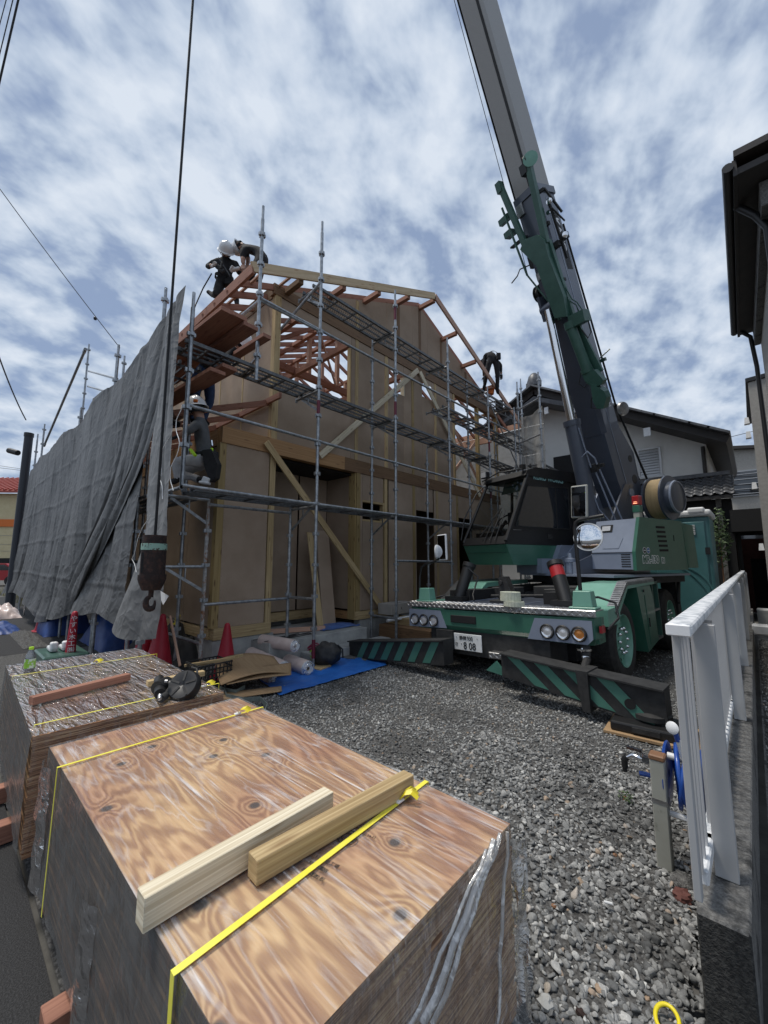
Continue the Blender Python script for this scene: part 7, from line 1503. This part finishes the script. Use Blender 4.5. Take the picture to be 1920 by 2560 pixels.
# wrapped rolls
def roll(a,b_,r,lab):
    a=Vector(a);b_=Vector(b_); t=g_thing('wrapped_roll',lab,'roll',((a.x+b_.x)/2,(a.y+b_.y)/2,0),'plastic wrapped rolls'); d=(b_-a).normalized(); L_=(b_-a).length
    o=d.orthogonal().normalized(); c=d.cross(o)
    def f(u,v):
        th=v*2*PI; rr=r*(1+.03*noise.noise(Vector((u*9,math.cos(th)*2,math.sin(th)*2+r*50)))+.012*noise.noise(Vector((u*30,math.cos(th)*5,math.sin(th)*5)))); return a+d*L_*u+o*math.cos(th)*rr+c*math.sin(th)*rr
    wpart('wrap','roll',lambda b:b.grid(f,34,26),t,smooth=180,fixn=False)
    wpart('end','white',lambda b:(b.lathe([(r*.98,-.004),(r*.9,.012),(r*.30,.004),(r*.26,-.02)],b_,d,n=26),b.lathe([(r*.98,.004),(r*.3,-.01),(0,-.01)],a,d,n=20)),t,smooth=60); wpart('core','carton',lambda b:b.lathe([(r*.26,-.01),(r*.26,.006),(r*.2,.006),(r*.19,-.03)],b_,d,n=20),t); wpart('core_hole','dark',lambda b:b.lathe([(0,.0),(r*.19,.0),(r*.19,-.004)],b_,d,n=18),t)
    wpart('loose_film','filmside_clear',lambda b:b.grid(lambda u,v:b_+d*(.01+.05*u+.015*noise.noise(Vector((u*4,v*9,r*9))))+(o*math.cos(v*2*PI)+c*math.sin(v*2*PI))*r*(1.02-.55*u+.1*noise.noise(Vector((u*3,v*12,1)))),5,40),t,fixn=False)
M['filmside_clear']=film_mat('loose_roll_film',.05,1.0,14,1.2,(1,1,1),(.7,.7,.72),.22)
Rv=(aZ(760,1652,.0)-aZ(645,1615,.0)); 
def RR(p1,p2,z1_,z2_): return aZ(*p1,z1_),aZ(*p2,z2_)
a,b_=Vector((-5.42,3.28,.36)),Vector((-4.72,3.36,.36)); roll(a,b_,.085,'upper pinkish wrapped roll lying on top of the others') 
roll(Vector((-5.42,3.10,.20)),Vector((-4.62,3.12,.13)),.092,'middle pinkish wrapped roll directly beneath the upper one')
roll(Vector((-5.55,3.02,.10)),Vector((-4.62,2.96,.06)),.06,'slimmer wrapped roll in front, against the cardboard')
roll(Vector((-5.0,3.45,.10)),Vector((-4.48,3.40,.10)),.098,'short wrapped roll at the right, its round end towards the blue tarp')
roll(Vector((-5.1,2.92,.06)),Vector((-4.50,2.87,.045)),.045,'thinnest wrapped roll lying on the ground in front of the others')
# cardboard sheets
def sheet(pts,z,mt,name,lab,cat,th=.006,grp=None,curl=.0):
    m=MB(); P=[Vector(p) for p in pts]
    m.grid(lambda u,v:(P[0].lerp(P[1],u)).lerp(P[3].lerp(P[2],u),v)+Vector((0,0,z+curl*math.sin(u*PI)*.5+curl*v*v)),16,8); return tag(m.build(name,M[mt],smooth=60,solid=th,fixn=False),lab,cat,grp)
def zq(pts,z=0): return [(*aZ(x,y,z)[:2],0) for x,y in pts]
sheet([(-4.95,2.35,.30),(-4.75,3.05,.26),(-4.25,2.98,.03),(-4.45,2.2,.02)],.01,'carton','cardboard_sheet','largest brown cardboard sheet leaning curved over the wrapped rolls','cardboard',grp='flattened cardboard sheets',curl=.12)
sheet([(-4.68,2.38,.10),(-4.40,3.08,.14),(-4.22,2.96,.02),(-4.42,2.25,.02)],.10,'carton','cardboard_sheet','folded cardboard strip with white tape lying over the big sheet','cardboard',grp='flattened cardboard sheets',curl=.03)
sheet([(-4.55,2.22,.02),(-4.25,2.85,.02),(-4.08,2.74,.02),(-4.32,2.08,.02)],.02,'carton','cardboard_sheet','lowest cardboard sheet flat on the gravel beside the grey webbing','cardboard',grp='flattened cardboard sheets')
# blue tarp
bt=[(676,1722),(935,1668),(880,1630),(775,1655)]
T=[aZ(*q,.012) for q in bt]
m=MB(); m.grid(lambda u,v:(lambda p:Vector((p.x,p.y,.028+.016*noise.noise(Vector((p.x*4,p.y*4,0)))+.006*noise.noise(Vector((p.x*16,p.y*16,0)))+.03*max(0,v-.92))))((Vector((-4.02,2.68,0)).lerp(Vector((-4.02,4.45,0)),u)).lerp(Vector((-5.0,2.9,0)).lerp(Vector((-4.95,5.3,0)),u),v)),60,34); tag(m.build('blue_tarp',M['bluetarp'],smooth=180,fixn=False),'bright blue tarp spread on the gravel under the rolls and the left outrigger','tarp')
# black bag
p=Vector((-4.72,3.90,0)); t=g_thing('black_bag','black bulging sack beside the scaffold foot on the blue tarp','bag',(p.x,p.y,0))
wpart('sack','blackm',lambda b:b.grid(lambda u,v:(lambda d:Vector((p.x+.02,p.y,.17))+Vector((d.x*.20,d.y*.22,d.z*.17))*(1+.18*noise.noise(d*2.2)+.07*noise.noise(d*6)))(Vector((math.cos(u*2*PI)*math.sin(v*PI),math.sin(u*2*PI)*math.sin(v*PI),math.cos(v*PI)))),30,18),t,smooth=180); wpart('handle','black',lambda b:b.path([p+Vector((.15,.1,.3)),p+Vector((.2,.15,.24)),p+Vector((.21,.15,.12))],.012),t)
# hose coils
def hose(c,R_,n,r,mt,lab,jit,seed,tilt=0):
    rnd=random.Random(seed); P=[]
    for i in range(n*20):
        a=i/20*2*PI; rr=R_*(1+jit*noise.noise(Vector((i*.05,seed,0)))); P.append(Vector(c)+Vector((math.cos(a)*rr,math.sin(a)*rr*.9,.015+.10*abs(noise.noise(Vector((i*.07,seed+4,0))))+tilt*math.sin(a)*rr+.05*(i/(n*20)))))
    m=MB(); m.path(P,r,n=6); return tag(m.build('hose_coil',mt,smooth=60),lab,'hose','coils of coloured air hose')
hose((-4.98,3.78,.36-.34),.17,5,.011,pm('magenta_hose',(.28,.02,.07),.4,coat=.3),'magenta air hose coil standing against the step by the scaffold post',.25,3,.9)
hose((-4.82,3.92,.12),.16,6,.010,pm('lime_hose',(.25,.45,.03),.4,coat=.3),'tangled lime green hose coil lying right of the magenta one',.5,5,.3)
hose((-4.9,3.95,.10),.15,3,.010,pm('dark_green_hose',(.03,.16,.05),.4,coat=.3),'dark green hose coil tangled under the lime one',.5,9,.3)
# base board under the post
m=MB(); m.box((-4.66,3.70,.035),(.3,.26,.02),Matrix.Rotation(.3,3,'Z')); tag(m.build('base_board',M['pine']),'small yellowish board under the near scaffold foot on the blue tarp','board')
# stacked short planks beyond the left outrigger
k_=0
for bx_,by_,n_,lab in((-4.75,5.75,5,'left'),(-4.35,6.0,5,'right')):
    for i in range(n_):
        for j in range(3):
            m=MB(); m.beam((bx_-.5+.02*random.random(),by_+.10*j+.15,.36+.026*i),(bx_+.12+.04*random.random(),by_+.10*j+.02*random.random()+.1,.36+.026*i),.092,.022)
            o=m.build('short_plank',M['pine']); tag(o,f'short pale sawn plank in the {lab} pile of offcuts behind the left outrigger','plank','short planks piled behind the outrigger')
m=MB(); m.bb(-5.3,-4.1,5.65,6.5,0,.345); tag(m.build('plank_bearer',M['beam'],bevel=.01),'dark timber block carrying the piles of short planks','timber')
for k,(x,y,z,l) in enumerate(((-5.05,6.35,.42,1.3),(-5.3,6.0,.33,1.5),(-5.25,5.7,.26,1.2))):
    m=MB(); m.beam((x,y,z),(x+.3,y+l,z),.12,.10); tag(m.build('timber_piece',M['cedar']),['brown timber lying behind the plank piles, highest of three','brown timber lying behind the plank piles, middle of three','brown timber lying behind the plank piles, lowest of three'][k],'timber')
# carton with print and white pipe
t=g_thing('carton','grey brown carton with dark print on the low scaffold shelf','carton',(-5.15,5.9,.4)); R_=Matrix.Rotation(.05,3,'Z')
wpart('box','paperbox',lambda b:b.box((-5.2,6.05,.62),(.34,.72,.20),R_),t,bevel=.006); 
text('FILTER',.075,M['navy_print'],t,mtx((-5.027,5.80,.60),(0,1,0),(0,0,1)),ext=.0008); text('No.26',.05,M['navy_print'],t,mtx((-5.027,5.86,.54),(0,1,0),(0,0,1)),ext=.0008) 
m=MB(); m.tube((-5.0,5.55,.44),(-4.75,6.3,.50),.028,n=10); tag(m.build('plastic_pipe',M['white'],smooth=50),'short white pipe lying under the printed carton','pipe')
# boards leaning in the porch, blue sheet, rods
def lean(a,b_,w_,lab,mt):
    m=MB(); m.beam(a,b_,w_,.014,up=(1,0,.1)); return tag(m.build('leaning_board',M[mt]),lab,'board')
lean((-5.62,4.52,.37),(-6.12,4.62,2.05),.13,'narrow pale board leaning in the porch','pine'); lean((-5.66,4.75,.37),(-6.16,4.95,2.1),.30,'wide brown fibre board leaning in the porch beside the narrow pale one','osb')
m=MB(); m.grid(lambda u,v:Vector((-5.75+.42*u,4.35+.85*v,.375+.05*math.sin(u*PI)*math.sin(v*PI)+.02*noise.noise(Vector((u*6,v*6,0))))),16,20); tag(m.build('blue_sack',pm('blue_plastic_sack',(.05,.11,.30),.35,col2=(.09,.16,.38),ns=8,bump=.4,bs=20),smooth=180,solid=.01,fixn=False),'flat blue plastic sack lying on the upper concrete step','sack')
timber((-5.75,3.05+.35,.42),(-5.42,4.45,.40),.05,.07,'cedar_l','pink timber lying on the upper step against the doorway'); timber((-6.0,3.42,.55),(-5.72,3.50,.37),.12,.03,'cedar','short red offcut propped in the doorway corner on the step')
for k in range(7):
    m=MB(); a=random.uniform(-.4,.4); c=Vector((-5.42+.05*k,3.5+.1*k%.4,.372+.004*k)); d=Vector((math.sin(a)*.3,math.cos(a)*.35,0)); m.tube(c-d,c+d,.006,n=5); tag(m.build('steel_rod',M['blackm']),'thin dark steel rod in the loose heap on the upper step','rod','loose steel rods on the step')
# crate of sticks
t=g_thing('mesh_crate','dark perforated crate holding pale sticks between the rear stack and the red cone','crate',(-4.9,2.25,0)); 
def cr_f(b):
    for i in range(9):
        for s in(0,1):
            x=-5.0+.04*i; b.beam((x,2.05+.36*s,.02),(x,2.03+.40*s,.33),.012,.006,up=(0,1,0)); y=2.05+.045*i; b.beam((-5.0+.34*s,y,.02),(-5.02+.38*s,y,.33),.012,.006,up=(1,0,0))
    for j in range(7):
        z=.03+.05*j; b.bb(-5.02,-4.65,2.035,2.045,z,z+.014); b.bb(-5.02,-4.65,2.42,2.43,z,z+.014); b.bb(-5.02,-5.01,2.04,2.43,z,z+.014); b.bb(-4.66,-4.65,2.04,2.43,z,z+.014)
    b.bb(-5.0,-4.67,2.05,2.42,.0,.012)
wpart('crate','blackm',cr_f,t)
for k in range(4): timber((-5.0+.03*k,2.02+.05*k,.30),(-4.68+.02*k,2.42+.04*k,.36+.01*k),.04,.03,'pine',['pale stick in the perforated crate, furthest left','pale stick in the perforated crate, second from left','pale stick in the perforated crate, third from left','pale stick in the perforated crate, furthest right'][k],grp='sticks in the crate')
# grey webbing on the gravel
P=[aZ(*q,.03) for q in((548,1722),(560,1730),(590,1735),(612,1722),(612,1703),(585,1698),(560,1712),(565,1745),(610,1755),(650,1752),(668,1770),(660,1790),(640,1800))]
m=MB(); Q=[]
for i in range(len(P)-1):
    for j in range(5): Q.append(P[i].lerp(P[i+1],j/5))
for i in range(len(Q)-1):
    a,b_=Q[i],Q[i+1]; m.face([a,b_,b_+Vector((0,0,.045)),a+Vector((0,0,.045))])
tag(m.build('webbing_strap',M['webbing2'],solid=.006,fixn=False),'grey green webbing strap looping over the cardboard and gravel','strap')
# --- on the rear stack: black tool with round guard, tea bottle
t=g_thing('power_tool','black power tool with large round guard lying on the rear plywood stack','power tool',(-2.9,1.1,.67)); zt2=FT+.022
c=aZ(458,1712,zt2+.07); ax=Vector((.50,-.62,.60)).normalized()
wpart('round_guard','black',lambda b:b.lathe([(0,.0),(.02,.012),(.085,.012),(.092,.0),(.098,-.03),(.092,-.05),(0,-.05)],c,ax,n=40),t,smooth=35); 
for k in range(5):
    a=k*2*PI/5+.4; u=ax.orthogonal().normalized(); v=ax.cross(u); d=u*math.cos(a)+v*math.sin(a); wpart('guard_rib','blackm',lambda b:b.beam(c+ax*.014+d*.02,c+ax*.014+d*.08,.012,.004,up=tuple(ax)),t)
c2=aZ(408,1712,zt2+.05); wpart('motor','black',lambda b:(b.tube(c2+Vector((-.02,.03,.0)),c2+Vector((.05,-.05,.0)),.042,n=20),b.tube(c2,aZ(440,1712,zt2+.05),.03,n=14),b.tube(aZ(398,1700,zt2+.06),aZ(400,1735,zt2+.03),.032,n=14)),t,smooth=40)
wpart('handle','blackm',lambda b:(b.path([aZ(428,1722,zt2+.03),aZ(415,1738,zt2+.02),aZ(402,1748,zt2+.02)],.022,n=12),b.path([aZ(488,1708,zt2+.05),aZ(494,1690,zt2+.08),aZ(492,1672,zt2+.11),aZ(478,1668,zt2+.12)],.007,n=8),b.box(aZ(475,1700,zt2+.04),(.06,.05,.03))),t,smooth=60)
wpart('metal_tip','steel',lambda b:(b.tube(aZ(400,1738,zt2+.045),aZ(399,1748,zt2+.03),.012,n=12),b.tube(aZ(413,1703,zt2+.10),aZ(420,1703,zt2+.10),.010,n=10),b.tube(aZ(432,1711,zt2+.07),aZ(436,1712,zt2+.07),.008,n=10)),t,smooth=40); wpart('trigger','redp',lambda b:b.box(aZ(430,1735,zt2+.01),(.016,.016,.012)),t)
bz=FT+.02; p=aZ(73,1677,bz); t=g_thing('tea_bottle','small tea bottle with lime cap and green label on the corner of the rear stack','bottle',(p.x,p.y,bz))
wpart('bottle','bottle_pl',lambda b:b.lathe([(0,0),(.030,.002),(.033,.01),(.033,.10),(.030,.115),(.016,.15),(.013,.155),(.013,.168)],p,n=24),t,smooth=60) if False else None
M['bottle_pl']=film_mat('clear_bottle',.08,.9,3,.05,(1,1,1),(.25,.28,.3),.35); M['tea']=pm('brown_tea',(.07,.025,.008),.2)
wpart('bottle','bottle_pl',lambda b:b.lathe([(.033,.0),(.034,.01),(.034,.10),(.030,.118),(.016,.148),(.0135,.153),(.0135,.166)],p,n=24),t,smooth=60); wpart('tea','tea',lambda b:b.lathe([(0,.002),(.031,.002),(.031,.026),(0,.026)],p,n=20),t,smooth=40)
wpart('cap','hivis',lambda b:b.lathe([(0,.178),(.0145,.178),(.0155,.176),(.0155,.160),(.0135,.158)],p,n=20),t,smooth=40); wpart('label','labelm',lambda b:b.lathe([(.0348,.024),(.0348,.092)],p,n=28),t,smooth=60) if False else None
M['labelm']=pm('bottle_label',(.60,.68,.58),.4,col2=(.25,.50,.05),ns=22,nc=(.5,.55)); wpart('label','labelm',lambda b:b.lathe([(.0348,.024),(.0348,.092)],p,n=28),t,smooth=60)
# --- clutter in the shade under the sheeting
def tarpheap(cx_,cy_,sx_,sy_,h_,mt,name,lab,cat,seed):
    m=MB(); m.grid(lambda u,v:Vector((cx_+sx_*(u-.5),cy_+sy_*(v-.5),max(.01,h_*math.sin(u*PI)**.6*math.sin(v*PI)**.6*(1+.5*noise.noise(Vector((u*5,v*5,seed))))+.04*noise.noise(Vector((u*14,v*14,seed)))))),34,22); return tag(m.build(name,M[mt],smooth=180,fixn=False),lab,cat)
tarpheap(-8.9,2.3,1.6,.8,.85,'shadeblue','blue_tarp','crumpled shaded blue tarp over a heap under the sheeting right of the lettered cone','tarp',1)
tarpheap(-11.2,1.9,1.3,.8,.95,'shadeblue','blue_tarp','upright blue tarp bundle under the sheeting left of the lettered cone','tarp',2)
tarpheap(-12.3,.95,1.5,.7,.18,'shadeblue','blue_tarp','low blue tarp piece at the edge of the asphalt far left','tarp',5)
tarpheap(-10.6,1.25,2.4,.35,.10,'soil','sand_heap','thin heap of pale sand and rubble at the far left edge','sand heap',3)
tarpheap(-15.2,1.2,1.1,.8,.35,'roll','plastic_bag','crumpled translucent plastic bag at the far left edge','plastic bag',8)
tarpheap(-6.6,2.6,1.3,.7,.55,'blackm','black_sheet','dark covered heap in the shade behind the rear plywood stack','covered heap',6)
t=g_thing('trainers','pair of worn white trainers standing in the shade behind the rear stack','shoes',(-7.4,1.2,0)); 
for k in range(2): wpart('trainer','white',lambda b:(b.box((-7.35+.02*k,1.15+.13*k,.30),(.27,.09,.06)),b.box((-7.24+.02*k,1.15+.13*k,.35),(.11,.085,.10))),t,bevel=.02,seg=2)
m=MB(); m.bb(-7.7,-6.9,1.0,1.5,0,.262); tag(m.build('tool_case',M['greend'],bevel=.02),'dark green tool case under the white trainers','tool case')
m=MB(); m.path([Vector((-6.55,1.85,.0)),Vector((-6.52,1.82,.3)),Vector((-6.6,1.85,.6)),Vector((-6.7,1.9,.95)),Vector((-6.75,1.9,1.3))],.014,n=6); tag(m.build('orange_rope',M['orange'],smooth=60),'orange rope hanging under the gap in the sheeting','rope')
for k,(x,y,z0_) in enumerate(((-12.6,1.9,.9),(-12.6,2.2,.9))): 
    if k==0: tarpheap(-12.7,2.0,.5,.5,1.1,'rb','brick_pile','small stack of reddish bricks far left under the sheeting','bricks',11)
# white paper slip on the hanging sheet
m=MB(); m.prism([aY(478,1478,1.5),aY(500,1490,1.5),aY(487,1512,1.5),aY(476,1505,1.5)],(.0,.004,0)) if False else m.face([aY(402,1478,1.45),aY(422,1490,1.45),aY(408,1512,1.45),aY(403,1500,1.45)]); tag(m.build('paper_slip',M['white'],solid=.002),'white paper tag at the edge of the narrow hanging sheet','paper tag')
# cigarette end
m=MB(); p=aZ(1510,2254,.035); m.tube(p,p+Vector((.03,.012,0)),.005,n=8); tag(m.build('cigarette_end',M['white']),'tiny white cigarette end lying on the gravel','cigarette end')
